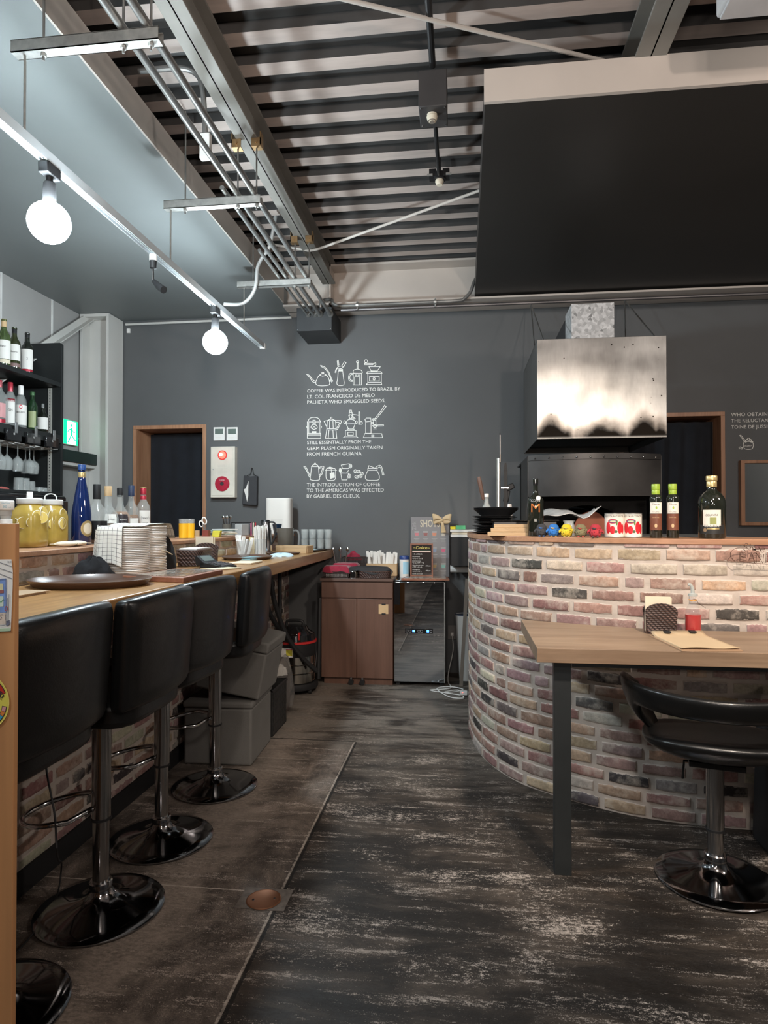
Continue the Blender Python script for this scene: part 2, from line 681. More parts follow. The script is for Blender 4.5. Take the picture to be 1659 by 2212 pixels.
MAT['floor'] = floor_mat()
MAT['brick'] = brick_mat()
M('mortar', (0.50, 0.43, 0.375), 0.85, var=0.14, scale=14, bumps=0.35, bscale=50)
M('grey_wall', (0.105, 0.108, 0.110), 0.55, var=0.05, scale=2, bumps=0.25, bscale=420)
M('black_panel', (0.027, 0.0245, 0.022), 0.42, var=0.12, scale=1.2, bumps=0.05, bscale=200)
M('soffit_paint', (0.17, 0.185, 0.185), 0.45, var=0.05, scale=1.5)
M('cream_paint', (0.52, 0.46, 0.41), 0.5, var=0.07, scale=1.6)
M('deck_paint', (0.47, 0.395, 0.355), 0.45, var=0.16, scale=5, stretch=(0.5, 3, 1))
M('steel_paint', (0.21, 0.20, 0.18), 0.62, var=0.14, scale=3.5)
M('pale_panel', (0.36, 0.355, 0.345), 0.6, var=0.06, scale=2)
M('column_paint', (0.58, 0.57, 0.54), 0.5, var=0.05, scale=2)
M('galv', (0.42, 0.42, 0.40), 0.45, 0.8, var=0.2, scale=25)
M('conduit', (0.30, 0.30, 0.29), 0.3, 0.75, var=0.2, scale=8)
M('black_metal', (0.018, 0.018, 0.019), 0.38, 0.3, var=0.2)
M('matte_black', (0.012, 0.012, 0.013), 0.6, var=0.15)
M('brass', (0.34, 0.22, 0.11), 0.45, 0.8)
wood('trim_wood', (0.38, 0.18, 0.095), (0.56, 0.30, 0.17), 0.45, 'z')
wood('cap_wood', (0.38, 0.19, 0.105), (0.56, 0.31, 0.185), 0.4, 'x')
wood('bar_wood', (0.36, 0.175, 0.06), (0.60, 0.335, 0.13), 0.33, 'y', coat=0.3)
wood('table_wood', (0.24, 0.155, 0.098), (0.40, 0.28, 0.185), 0.42, 'x', scale=2.2)
wood('walnut', (0.115, 0.058, 0.04), (0.185, 0.098, 0.07), 0.42, 'z', scale=1.2)
wood('panel_wood', (0.46, 0.21, 0.085), (0.62, 0.31, 0.13), 0.42, 'z', scale=0.9)
wood('light_wood', (0.50, 0.33, 0.17), (0.68, 0.48, 0.28), 0.5, 'x', scale=5)
wood('frame_wood', (0.23, 0.08, 0.045), (0.36, 0.15, 0.085), 0.4, 'y')
M('curtain', (0.010, 0.012, 0.017), 0.9, var=0.2, scale=8, sheen=0.1)

# ============================================================ structure
DECK = 3.45
BW = 5.6
mb = MB().box(-3.6, 4.6, -3.6, 6.4, -0.05, 0.0)
struct('floor', mb, MAT['floor'], smooth=0)

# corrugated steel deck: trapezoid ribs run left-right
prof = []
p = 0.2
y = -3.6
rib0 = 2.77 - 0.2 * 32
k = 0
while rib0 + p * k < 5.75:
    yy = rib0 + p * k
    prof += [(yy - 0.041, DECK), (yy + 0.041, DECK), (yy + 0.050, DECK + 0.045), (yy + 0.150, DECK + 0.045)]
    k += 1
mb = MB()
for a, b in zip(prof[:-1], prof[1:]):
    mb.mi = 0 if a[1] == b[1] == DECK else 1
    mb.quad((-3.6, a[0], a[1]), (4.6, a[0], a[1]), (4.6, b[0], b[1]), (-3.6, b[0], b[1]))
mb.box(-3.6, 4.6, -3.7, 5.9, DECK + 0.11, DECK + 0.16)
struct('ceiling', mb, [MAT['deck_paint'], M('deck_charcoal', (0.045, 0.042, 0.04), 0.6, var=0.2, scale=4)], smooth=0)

# back wall with two doorways
def holed_wall(x0, x1, z0, z1, holes, ya, yb):
    mb = MB()
    xs = sorted(holes)
    cur = x0
    for hx0, hx1, hz in xs:
        mb.box(cur, hx0, ya, yb, z0, z1)
        mb.box(hx0, hx1, ya, yb, hz, z1)
        cur = hx1
    mb.box(cur, x1, ya, yb, z0, z1)
    return mb
D1 = (-2.985, -2.30, 2.14)
D2 = (1.30, 2.125, 2.165)
mb = holed_wall(-3.45, 4.6, 0, 3.6, [D1, D2], BW, BW + 0.10)
struct('wall_back', mb, MAT['grey_wall'], smooth=0)
mb = MB().box(-3.45, 4.6, BW + 0.62, BW + 0.7, 0, 3.6)
mb.box(-3.45, 4.6, BW + 0.1, BW + 0.62, 2.5, 2.55)
struct('wall_corridor', mb, MAT['matte_black'], smooth=0)
# left wall of pale boards with joints
mb = MB().box(-3.47, -3.375, -3.6, 6.4, 0, 3.6)
struct('wall_left', mb, MAT['pale_panel'], smooth=0)
mb = MB()
for px in (2, 113):
    q = aX(px, 700, -3.37)
    mb.box(-3.376, -3.368, q.y - 0.008, q.y + 0.008, 2.0, 3.13)
q = aX(203, 700, -3.37)
mb.box(-3.376, -3.366, 5.45, 5.465, 0, 3.13)
mb.box(-3.376, -3.367, 4.7, 5.46, 2.02, 2.03)
struct('trim_1', mb, M('joint_white', (0.7, 0.7, 0.68), 0.6), smooth=0)
mb = MB().box(4.5, 4.6, -3.6, 6.4, 0, 3.6)
struct('wall_right', mb, MAT['grey_wall'], smooth=0)
mb = MB().box(-3.6, 4.6, -3.7, -3.6, 0, 3.6)
struct('wall_front', mb, MAT['grey_wall'], smooth=0)
# lowered soffits left and right
mb = MB().box(-3.375, -1.5, -3.6, BW, 3.13, 3.275)
struct('ceiling_soffit', mb, MAT['soffit_paint'], smooth=0, bevel=0.002)
struct('trim_3', MB().box(-1.4995, -1.49, -3.6, 5.28, 3.13, 3.275), M('fascia_paint', (0.42, 0.385, 0.35), 0.5, var=0.1, scale=2), smooth=0)
mb = MB().box(0.10, 4.5, 2.86, BW, 3.13, 3.29)
struct('ceiling_soffit', mb, MAT['black_panel'], smooth=0)
mb = MB().box(0.095, 4.5, 2.84, 2.86, 3.13, 3.275)
struct('trim_2', mb, MAT['cream_paint'], smooth=0)
# steel column in the corner
def hbeam_col(x0, x1, y0, y1, z0, z1, t=0.02):
    mb = MB()
    mb.box(x0, x1, y0, y0 + t, z0, z1)
    mb.box(x0, x1, y1 - t, y1, z0, z1)
    xm = (x0 + x1) / 2
    mb.box(xm - t / 2, xm + t / 2, y0, y1, z0, z1)
    return mb
mb = MB()
mb.box(-3.36, -3.335, 5.34, 5.585, 0, 3.10)
mb.box(-3.335, -3.10, 5.45, 5.475, 0, 3.10)
mb.box(-3.115, -3.09, 5.34, 5.585, 0, 3.10)
mb.box(-3.36, -3.09, 5.34, 5.585, 3.10, 3.128)
struct('column_corner', mb, MAT['column_paint'], smooth=0, bevel=0.003)


def ibeam_y(xc, w, z0, z1, y0, y1, tf=0.012, tw=0.01):
    mb = MB()
    mb.box(xc - w / 2, xc + w / 2, y0, y1, z0, z0 + tf)
    mb.box(xc - w / 2, xc + w / 2, y0, y1, z1 - tf, z1)
    mb.box(xc - tw / 2, xc + tw / 2, y0, y1, z0, z1)
    return mb
struct('beam_main', ibeam_y(-1.105, 0.11, 3.27, DECK, -3.5, 5.28), MAT['steel_paint'], smooth=0, bevel=0.002)
struct('beam_right', ibeam_y(0.795, 0.13, 3.27, DECK, -3.5, 5.28), MAT['steel_paint'], smooth=0, bevel=0.002)
mb = MB()
mb.box(-1.5, 4.5, 5.28, 5.58, 3.10, 3.115)
mb.box(-1.5, 4.5, 5.28, 5.58, 3.42, 3.437)
mb.box(-1.5, 4.5, 5.43, 5.445, 3.1, 3.437)
mb.box(-1.105, -1.09, 5.28, 5.43, 3.1, 3.437)
struct('beam_back', mb, MAT['cream_paint'], smooth=0)

# ------------------------------------------------------------ brick faces
PAL = [((0.32, 0.185, 0.165), 5), ((0.34, 0.215, 0.16), 4), ((0.33, 0.215, 0.205), 4), ((0.055, 0.047, 0.045), 1.5), ((0.45, 0.405, 0.325), 3.0),
       ((0.29, 0.26, 0.235), 1.8), ((0.44, 0.315, 0.215), 3.0), ((0.24, 0.125, 0.11), 2.4), ((0.13, 0.105, 0.10), 1.8)]


def bricks(name, P, S, z0, z1, seed, course=0.0622, pitch=0.197, gap=0.0112, rel=0.007, nseg=3, phase=0.0, zoff=0.0):
    """P(s) -> (x, y, nx, ny): the line the wall follows; builds mortar bed and each brick's face in relief"""
    rnd = random.Random(seed)
    V = []; Fc = []; E = []; C = []; MI = []
    ns = max(2, int(S / 0.04))

    def at(s, z, d):
        x, y_, nx, ny = P(max(0, min(S, s)))
        return (x + nx * d, y_ + ny * d, z)
    # mortar
    k = len(V)
    for i in range(ns + 1):
        s = S * i / ns
        for z in (z0, z1):
            V.append(at(s, z, 0.0)); E.append(0); C.append((0.4, 0.35, 0.3))
    for i in range(ns):
        a = k + 2 * i
        Fc.append((a, a + 2, a + 3, a + 1)); MI.append(1)
    row = 0
    wts = [w for _, w in PAL]
    z = z0 - zoff
    while z < z1:
        s = -rnd.random() * 0.04 - (0.5 * pitch if row % 2 else 0) - phase
        while s < S:
            L = pitch * rnd.choice([1, 1, 1, 1, 1, 0.97, 1.04, 0.52, 1.08])
            a0, a1 = s + gap / 2 + rnd.uniform(-.002, .002), s + L - gap / 2 + rnd.uniform(-.002, .002)
            b0, b1 = z + gap / 2 + rnd.uniform(-.0025, .0025), z + course - gap / 2 + rnd.uniform(-.0025, .0025)
            s += L
            a0c, a1c, b0c, b1c = max(a0, 0), min(a1, S), max(b0, z0), min(b1, z1)
            if a1c - a0c < 0.012 or b1c - b0c < 0.008:
                continue
            base = rnd.choices(PAL, wts)[0][0]
            f = rnd.uniform(0.8, 1.2)
            col = tuple(min(1, c * f * rnd.uniform(0.93, 1.07)) for c in base)
            r = rel * rnd.uniform(0.6, 1.25)
            tilt = rnd.uniform(-.0012, .0012)
            nu = nseg
            rings = [(0.0, 0.0, 0.0), (0.0022, 0.55, 0.22), (0.006, 0.9, 0.55), (0.013, 1.0, 1.0)]
            base_i = []
            jit = [(rnd.uniform(-.0025, .0025), rnd.uniform(-.0025, .0025)) for _ in range(4)]
            for ins, dr, eg in rings:
                idx = []
                A0, A1, B0, B1 = a0c + ins, a1c - ins, b0c + ins, b1c - ins
                pts = [(A0 + (A1 - A0) * i / nu, B0) for i in range(nu + 1)] + [(A1, B1)] + \
                      [(A1 - (A1 - A0) * i / nu, B1) for i in range(1, nu + 1)]
                for q, (ss, zz) in enumerate(pts):
                    cut = 0.006 if ins < 0.003 else (0.003 if ins < 0.007 else 0.0012)
                    if q == 0: ss += cut; zz += cut * .6
                    if q == nu: ss -= cut; zz += cut * .6
                    if q == nu + 1: ss -= cut; zz -= cut * .6
                    if q == 2 * nu + 1: ss += cut; zz -= cut * .6
                    V.append(at(ss, zz, r * dr + tilt * (ss - a0) / L)); E.append(eg); C.append(col)
                    idx.append(len(V) - 1)
                base_i.append(idx)
            n = len(base_i[0])
            for r0, r1 in zip(base_i[:-1], base_i[1:]):
                for q in range(n):
                    Fc.append((r0[q], r0[(q + 1) % n], r1[(q + 1) % n], r1[q])); MI.append(0)
            top = base_i[-1]
            for i in range(nu):
                bidx = n - 1 - i
                nb = (n - 1 - i - 1)
                Fc.append((top[i], top[i + 1], top[nb], top[bidx])); MI.append(0)
        z += course
        row += 1
    me = bpy.data.meshes.new(name)
    me.from_pydata(V, [], Fc)
    me.materials.append(MAT['brick'])
    me.materials.append(MAT['mortar'])
    me.polygons.foreach_set('material_index', MI)
    ca = me.attributes.new('bcol', 'FLOAT_COLOR', 'POINT')
    ca.data.foreach_set('color', [x for c in C for x in (*c, 1)])
    ea = me.attributes.new('edge', 'FLOAT', 'POINT')
    ea.data.foreach_set('value', [float(e) for e in E])
    me.polygons.foreach_set('use_smooth', [True] * len(me.polygons))
    me.set_sharp_from_angle(angle=radians(50))
    me.update()
    o = bpy.data.objects.new(name, me)
    scn.collection.objects.link(o)
    o['kind'] = 'structure'
    return o


# bar front (faces +x) : s runs from near to far
bricks('wall_bar', lambda s: (-1.53, 0.9 + s, 1, 0), BW - 0.9 - 0.01, 0.085, 0.984, 11, zoff=0.02)
struct('wall_bar_core', MB().box(-2.0, -1.532, 0.9, BW - 0.002, 0.0, 0.982), MAT['mortar'], smooth=0)
RP = [(-1.65, 0.9), (-1.65, 4.1), (-1.49, BW - 0.004)]


def rpath(s):
    L0 = RP[1][1] - RP[0][1]
    if s <= L0:
        return (-1.65, 0.9 + s, 1, 0)
    d = (Vector(RP[2]) - Vector(RP[1]))
    t = (s - L0) / d.length
    q = Vector(RP[1]) + d * t
    d.normalize()
    return (q.x, q.y, d.y, -d.x)
bricks('wall_bar_riser', rpath, 3.2 + (Vector(RP[2]) - Vector(RP[1])).length - 0.005, 1.056, 1.163, 12, course=0.0575, pitch=0.18)
struct('wall_bar_riser_core', MB().prism([(-2.0, 0.9), (-1.652, 0.9), (-1.652, 4.1), (-1.494, BW - 0.002), (-2.0, BW - 0.002)], 1.056, 1.162), MAT['mortar'], smooth=0)
mb = MB().box(-1.53, -1.518, 0.9, BW - 0.01, 0, 0.085)
struct('baseboard_bar', mb, MAT['matte_black'], smooth=0)

# curved oven counter wall
CP = catmull([(0.05, 4.7), (0.042, 4.45), (0.04, 4.2), (0.046, 3.95), (0.085, 3.7), (0.16, 3.48), (0.28, 3.285), (0.42, 3.165), (0.55, 3.08),
              (0.70, 3.0), (0.88, 2.945), (1.1, 2.915), (1.4, 2.9), (2.0, 2.89), (3.2, 2.88)], 8)
CL = [0.0]
for a, b in zip(CP[:-1], CP[1:]):
    CL.append(CL[-1] + (b - a).length)


def cpath(s):
    s = max(0.0, min(CL[-1] - 1e-6, s))
    lo, hi = 0, len(CL) - 1
    while hi - lo > 1:
        mid = (lo + hi) // 2
        if CL[mid] <= s:
            lo = mid
        else:
            hi = mid
    t = (s - CL[lo]) / (CL[hi] - CL[lo])
    p_ = CP[lo].lerp(CP[hi], t)
    a = CP[max(lo - 1, 0)]; b = CP[min(hi + 1, len(CP) - 1)]
    d = (b - a).normalized()
    return (p_.x, p_.y, d.y, -d.x)
bricks('wall_kitchen', cpath, CL[-1], 0.0, 1.197, 26)


def offset_path(d, s0=0.0, s1=None, n=60):
    s1 = s1 or CL[-1]
    out = []
    for i in range(n + 1):
        x, y_, nx, ny = cpath(s0 + (s1 - s0) * i / n)
        out.append((x + nx * d, y_ + ny * d))
    return out
inner = offset_path(-0.002)
inner2 = offset_path(-0.16)
struct('wall_kitchen_core', MB().prism(inner + inner2[::-1], 0.0, 1.195), MAT['mortar'], smooth=0)
o_ = offset_path(0.012, n=90)
i_ = offset_path(-0.34, n=90)
single('wooden_worktop', MB().prism(o_ + i_[::-1], 1.198, 1.222), MAT['cap_wood'],
       'narrow reddish wooden top following the curved brick counter', 'counter top', smooth=30, bevel=0.002)

ins = [p_ for p_ in offset_path(-0.346, n=160) if p_[1] < 4.02 and p_[0] < 1.35]
single('kitchen_worktop', MB().prism(ins + [(ins[-1][0], 4.03), (ins[0][0], 4.03)], 1.198, 1.222), M('steel_top', (0.3, 0.3, 0.29), 0.35, 0.8), 'steel kitchen worktop between the curved wooden top and the oven', 'worktop', smooth=0)
single('kitchen_cabinet', MB().box(0.62, 1.3, 3.62, 4.02, 0.0, 1.197), MAT['matte_black'], 'black kitchen cabinet under the steel worktop in front of the oven', 'cabinet', smooth=0, bevel=0.003)

# doorways
def doorway(name, x0, x1, zt, fr=0.028, deep=0.33):
    mb = MB()
    y0 = BW - 0.012
    mb.box(x0 - 0.004, x0 + fr, y0, BW + deep, 0, zt - fr * 0.2 - 0.0004)
    mb.box(x1 - fr, x1 + 0.004, y0, BW + deep, 0, zt - fr * 0.2 - 0.0004)
    mb.box(x0 - 0.004, x1 + 0.004, y0, BW + deep, zt - fr * 0.2, zt + fr)
    return struct(name, mb, MAT['trim_wood'], smooth=0, bevel=0.0015)
doorway('door_1', *D1)
doorway('door_2', *D2)


def curtain(x0, x1, z0, z1, y, amp, waves, label):
    def fn(u, v):
        x = x0 + (x1 - x0) * u
        a = amp * (0.55 + 0.45 * (1 - v))
        return (x, y + a * sin(u * waves * 2 * pi + 0.6 * sin(v * 4)) + 0.4 * a * sin(u * waves * 5.3 + v * 2), z0 + (z1 - z0) * v)
    mb = MB().grid(fn, 90, 14)
    single('door_curtain', mb, MAT['curtain'], label, 'curtain', smooth=80, solid=0.003)
curtain(D1[0] + 0.03, D1[1] - 0.03, 0.35, D1[2] - 0.02, BW + 0.26, 0.008, 4, 'dark navy fabric curtain hanging in the left doorway')
curtain(D2[0] + 0.03, D2[1] - 0.03, 0.35, D2[2] - 0.03, BW + 0.16, 0.022, 6, 'dark navy pleated curtain hanging in the doorway behind the oven')

# ============================================================ things under the ceiling
M('chrome', (0.62, 0.62, 0.63), 0.12, 1.0, var=0.0)
M('dark_chrome', (0.22, 0.22, 0.23), 0.13, 1.0, var=0.0)
M('white_plastic', (0.78, 0.77, 0.74), 0.4, var=0.03)
M('cream_plastic', (0.66, 0.60, 0.48), 0.4, var=0.03)
M('bulb_glow', (0.85, 0.95, 1.0), 0.4, var=0, emit=320.0, ecol=(0.80, 0.93, 1.0))

CH_Z = 2.955


def strut(Y, x0, x1, label, drop=True):
    t = Thing('strut_hanger', label, 'pipe hanger', (x0, Y, CH_Z - 0.025), group='steel strut hangers under the ceiling')
    mb = MB()
    w, h = 0.042, 0.042
    mb.box(x0, x1, Y - w / 2, Y + w / 2, CH_Z - 0.025, CH_Z - 0.022)
    mb.box(x0, x1, Y - w / 2, Y - w / 2 + 0.003, CH_Z - 0.025, CH_Z - 0.025 + h)
    mb.box(x0, x1, Y + w / 2 - 0.003, Y + w / 2, CH_Z - 0.025, CH_Z - 0.025 + h)
    mb.box(x0, x1, Y - w / 2, Y - 0.011, CH_Z + 0.015, CH_Z + 0.018)
    mb.box(x0, x1, Y + 0.011, Y + w / 2, CH_Z + 0.015, CH_Z + 0.018)
    t.w('channel', mb, MAT['galv'], smooth=0)
    for i, (xr, top) in enumerate(((x0 + 0.11, DECK), (-1.155, 3.27), (-1.055, 3.27))):
        t.w('rod', MB().tube([(xr, Y, CH_Z - 0.05), (xr, Y, top)], 0.0045, 8), MAT['conduit'])
        t.w('nut', MB().tube([(xr, Y, CH_Z - 0.036), (xr, Y, CH_Z - 0.026)], 0.010, 6), MAT['galv'], smooth=0)
        t.w('nut', MB().tube([(xr, Y, CH_Z + 0.018), (xr, Y, CH_Z + 0.028)], 0.010, 6), MAT['galv'], smooth=0)
    for xr, sgn in ((-1.155, -1), (-1.055, 1)):
        mb = MB()
        a, b = (xr - 0.028, xr + 0.022) if sgn < 0 else (xr - 0.022, xr + 0.028)
        mb.box(a, b, Y - 0.022, Y + 0.022, 3.225, 3.23)
        mb.box(a if sgn < 0 else b - 0.005, a + 0.005 if sgn < 0 else b, Y - 0.022, Y + 0.022, 3.23, 3.30)
        mb.box(a, b, Y - 0.022, Y - 0.017, 3.23, 3.268)
        mb.tube([((a + b) / 2, Y - 0.03, 3.245), ((a + b) / 2, Y - 0.015, 3.245)], 0.007, 6)
        t.w('beam_clamp', mb, MAT['brass'], smooth=0)
    return t
strut(2.08, -1.56, -1.02, 'galvanised steel strut hanger nearest the camera, carrying two conduits')
strut(3.22, -1.55, -1.03, 'middle galvanised strut hanger with brass clamps on the beam above')
strut(4.37, -1.565, -1.04, 'farthest galvanised strut hanger, just before the black junction box')

COND = 'steel conduits running along the bar ceiling'
zc = CH_Z + 0.018 + 0.016
specs = [(-1.155, -1.16, -3.4, 0.0155, 'left one of the two thick conduits running over all three hangers'),
         (-1.065, -1.075, -3.4, 0.0155, 'right one of the two thick conduits running over all three hangers'),
         (-1.21, -1.215, 3.14, 0.0125, 'thin conduit that starts at the middle hanger and runs to the black box'),
         (-1.26, -1.265, 3.9, 0.011, 'outermost thin conduit entering the black junction box')]
for xa, xb, ys, r, lab in specs:
    pts = [(xa, ys, zc), (xa, 3.0 if ys < 3 else ys + 0.1, zc), (xb, 4.7, zc), (xb, 5.22, zc)]
    single('conduit', MB().tube(pts, r, 12), MAT['conduit'], lab, 'conduit', COND)
# conduit dropping from the deck
pts = catmull([(-1.5, 2.84, 3.4), (-1.32, 2.84, 3.40), (-1.23, 2.86, 3.38), (-1.2, 2.87, 3.3), (-1.2, 2.9, 3.12)], 6)
t = Thing('conduit', 'curved conduit dropping from the corrugated deck to a small switch box', 'conduit', (-1.2, 2.9, 3.0))
t.w('pipe', MB().tube(pts, 0.013, 10), MAT['conduit'])
t.w('box', MB().box(-1.225, -1.175, 2.89, 2.92, 3.0, 3.12), MAT['column_paint'], bevel=0.003)
# curved conduit by the far hanger
a = aY(484, 657, 4.32); b = aY(525, 655, 4.32); c = aY(550, 625, 4.32); d = aY(556, 580, 4.32)
pts = catmull([a, b, (c.x, 4.32, c.z), (d.x, 4.32, d.z), (d.x + 0.03, 4.32, d.z + 0.07), (-1.32, 4.32, 3.2), (-1.28, 4.32, 3.4)], 6)
single('conduit', MB().tube(pts, 0.012, 10), M('pale_pipe', (0.62, 0.63, 0.62), 0.3, 0.6), 'pale bent conduit curving in front of the farthest hanger', 'conduit')

t = Thing('junction_box', 'black square junction box high on the back wall where the conduits end', 'junction box', (-1.21, 5.35, 2.86))
mb = MB().box(-1.36, -1.065, 5.2, BW, 2.862, 3.055)
t.w('body', mb, M('box_black', (0.03, 0.032, 0.034), 0.5), bevel=0.003)
for xx in (-1.35, -1.075):
    t.w('screw', MB().tube([(xx, 5.197, 2.875), (xx, 5.201, 2.875)], 0.005, 8), MAT['chrome'])
for xx, r in ((-1.26, .02), (-1.2, .02), (-1.16, .024), (-1.075, .024)):
    t.w('connector', MB().tube([(xx, 5.17, 3.0), (xx, 5.2, 2.99)], r, 10), MAT['galv'])

# conduit pair along the back beam
Yp = 5.25
a = aY(735, 662, Yp)
pts = catmull([(-1.17, 5.3, 3.0), (-1.17, 5.27, 3.12), (-1.08, Yp, 3.13), (a.x - 0.05, Yp, 3.09), (a.x + 0.05, Yp, 3.075), (-0.5, Yp, 3.075)], 6)
pts += [Vector((-0.1, Yp, 3.075))]
pts += catmull([(0.0, Yp, 3.08), (0.06, Yp, 3.14), (0.09, Yp, 3.22), (0.13, 5.27, 3.3)], 5)
t = Thing('conduit', 'pale conduit clipped under the back beam, bent up beside the black ceiling', 'conduit', (-0.5, Yp, 3.05))
t.w('pipe', MB().tube(pts, 0.014, 10), MAT['conduit'])
for xx in (-0.86, -0.22):
    mb = MB().tube([(xx - 0.01, Yp - 0.005, 3.075), (xx + 0.01, Yp - 0.005, 3.075)], 0.02, 10)
    mb.tube([(xx, Yp, 3.035), (xx, Yp, 3.11)], 0.006, 8)
    t.w('clip', mb, MAT['galv'])
single('pipe_rail', MB().tube([(-1.0, 5.27, 3.045), (4.4, 5.27, 3.045)], 0.013, 10), M('old_pipe', (0.16, 0.15, 0.15), 0.4, 0.7),
       'long dark pipe running under the back beam and black ceiling', 'pipe')
mb = MB().tube([(-3.05, 5.56, 3.09), (-1.5, 5.56, 3.095)], 0.011, 8)
single('conduit', mb, MAT['column_paint'], 'thin white conduit along the top of the back wall over the left doorway', 'conduit')
single('sensor_plate', MB().box(-3.055, -3.025, 5.585, 5.6, 3.02, 3.06), MAT['white_plastic'], 'tiny square white plate at the top left of the dark back wall', 'wall plate', bevel=0.002)

# ------------------------------------------------------------ track with lamps
t = Thing('track_rail', 'long pale lighting track hanging over the bar counter', 'lighting track', (-1.52, 2.0, 2.62))
mb = MB().box(-1.538, -1.502, -2.5, 4.78, 2.63, 2.655)
mb.box(-1.538, -1.532, -2.5, 4.78, 2.618, 2.63)
mb.box(-1.508, -1.502, -2.5, 4.78, 2.618, 2.63)
mb.box(-1.523, -1.517, -2.5, 4.78, 2.622, 2.63)
t.w('rail', mb, M('track_white', (0.62, 0.66, 0.68), 0.25, 0.3, var=0.03), smooth=0)
t.w('end_cap', MB().box(-1.54, -1.50, 4.78, 4.81, 2.616, 2.657), MAT['white_plastic'], bevel=0.002)
for yy in (2.08, 3.22, 4.37):
    t.w('hanging_rod', MB().tube([(-1.52, yy, 2.65), (-1.52, yy, CH_Z - 0.02)], 0.0045, 8), MAT['galv'])


def bulb_lamp(Y, label):
    t = Thing('track_lamp', label, 'lamp', (-1.52, Y, 2.34), group='lit bare bulbs on the track')
    t.w('adapter', MB().box(-1.54, -1.5, Y - 0.04, Y + 0.04, 2.575, 2.617), MAT['matte_black'], bevel=0.004)
    t.w('socket', MB().lathe([(0.012, 0.12), (0.012, 0.10), (0.022, 0.09), (0.024, 0.03), (0.02, 0.02), (0.001, 0.02)][::-1], 16, (-1.52, Y, 2.46)), MAT['matte_black'])
    prof = [(0.001, -0.075)] + [(0.075 * sin(radians(a)), -0.075 * cos(radians(a))) for a in range(12, 156, 12)] + [(0.024, 0.074), (0.022, 0.08)]
    t.w('bulb', MB().lathe(prof, 20, (-1.52, Y, 2.405)), MAT['bulb_glow'], smooth=80)
    return t
bulb_lamp(2.22, 'lit bare bulb glaring white on the track, nearer the camera')
bulb_lamp(3.84, 'lit bare bulb glaring white on the track, nearer the back wall')
# the unlit small spot
t = Thing('track_spot', 'small unlit black spotlight with a white collar on the track', 'lamp', (-1.52, 3.03, 2.4))
t.w('adapter', MB().lathe([(0.001, 0), (0.019, 0), (0.019, 0.03), (0.001, 0.03)], 16, (-1.52, 3.03, 2.586)), MAT['white_plastic'])
t.w('housing', MB().lathe([(0.001, 0), (0.016, 0.004), (0.018, 0.04), (0.001, 0.04)], 16, (-1.52, 3.03, 2.545)), MAT['matte_black'])
t.w('stem', MB().tube([(-1.52, 3.03, 2.55), (-1.52, 3.03, 2.49), (-1.505, 3.03, 2.475)], 0.005, 8), MAT['chrome'])
t.w('head', MB().tube([(-1.515, 3.03, 2.485), (-1.48, 3.01, 2.45), (-1.445, 2.99, 2.425)], [0.011, 0.017, 0.018], 14), MAT['matte_black'])

# ------------------------------------------------------------ smoke detectors on a black pipe
t = Thing('detector_box', 'black square ceiling box with a round cream smoke detector beneath', 'smoke detector', (-0.135, 2.98, 3.17))
bx = (-0.2, -0.07, 2.95, 3.11, 3.2, 3.37)
t.w('body', MB().box(*bx), M('dark_box', (0.045, 0.042, 0.042), 0.5), bevel=0.003)
for sx in (-0.19, -0.08):
    for sy in (2.962, 3.098):
        t.w('screw', MB().tube([(sx, sy, 3.196), (sx, sy, 3.201)], 0.004, 8), MAT['chrome'])
dt = t.w('detector', MB().lathe([(0.001, -0.034), (0.014, -0.034), (0.022, -0.028), (0.026, -0.012), (0.023, -0.008), (0.024, 0.0), (0.001, 0.0)], 20, (-0.14, 3.01, 3.199)), MAT['cream_plastic'])
t.w('grille', MB().lathe([(0.001, -0.037), (0.011, -0.037), (0.011, -0.033), (0.02, -0.033), (0.02, -0.031)], 16, (-0.14, 3.01, 3.199)), M('smoke_grey', (0.2, 0.17, 0.14), 0.5), parent=dt)
single('ceiling_pipe', MB().tube([(-0.135, -1.0, 3.40), (-0.135, 2.95, 3.385)], 0.015, 10), MAT['black_metal'], 'black ceiling pipe in front of the black detector box', 'pipe')
single('ceiling_pipe', MB().tube([(-0.137, 3.11, 3.33), (-0.137, 3.78, 3.33)], 0.011, 10), MAT['black_metal'], 'thin black ceiling pipe between the two smoke detectors', 'pipe')
t = Thing('detector_socket', 'small round smoke detector on a black bracket, farther along the ceiling', 'smoke detector', (-0.135, 3.85, 3.3))
mb = MB().tube([(-0.135, 3.83, 3.36), (-0.135, 3.83, 3.32)], 0.038, 14)
mb.box(-0.195, -0.155, 3.8, 3.86, 3.33, 3.375)
mb.box(-0.115, -0.075, 3.8, 3.86, 3.33, 3.375)
mb.tube([(-0.135, 3.83, 3.375), (-0.135, 3.83, 3.45)], 0.01, 8)
t.w('bracket', mb, MAT['black_metal'], smooth=40)
for sx in (-0.19, -0.08):
    t.w('clip', MB().box(sx - 0.016, sx + 0.016, 3.79, 3.80, 3.332, 3.342), MAT['galv'])
t.w('detector', MB().lathe([(0.001, -0.03), (0.018, -0.03), (0.026, -0.01), (0.024, 0.0), (0.001, 0.0)], 18, (-0.135, 3.83, 3.32)), MAT['cream_plastic'])

# diagonal bracing rods under the deck
M('brace_white', (0.5, 0.46, 0.42), 0.4, var=0.05)
single('brace_rod', MB().tube([aZ(700, -12, 3.37), aZ(1310, 133, 3.37)], 0.0095, 10), MAT['brace_white'], 'pale bracing rod crossing diagonally under the deck at the top of the photo', 'brace rod')
single('brace_rod', MB().tube([(-1.46, 4.72, 3.39), (-1.1, 4.58, 3.26), (-1.02, 4.53, 3.25), (0.3, 3.94, 3.36)], 0.009, 10), MAT['brace_white'], 'pale bracing rod running from the main beam toward the black ceiling', 'brace rod')

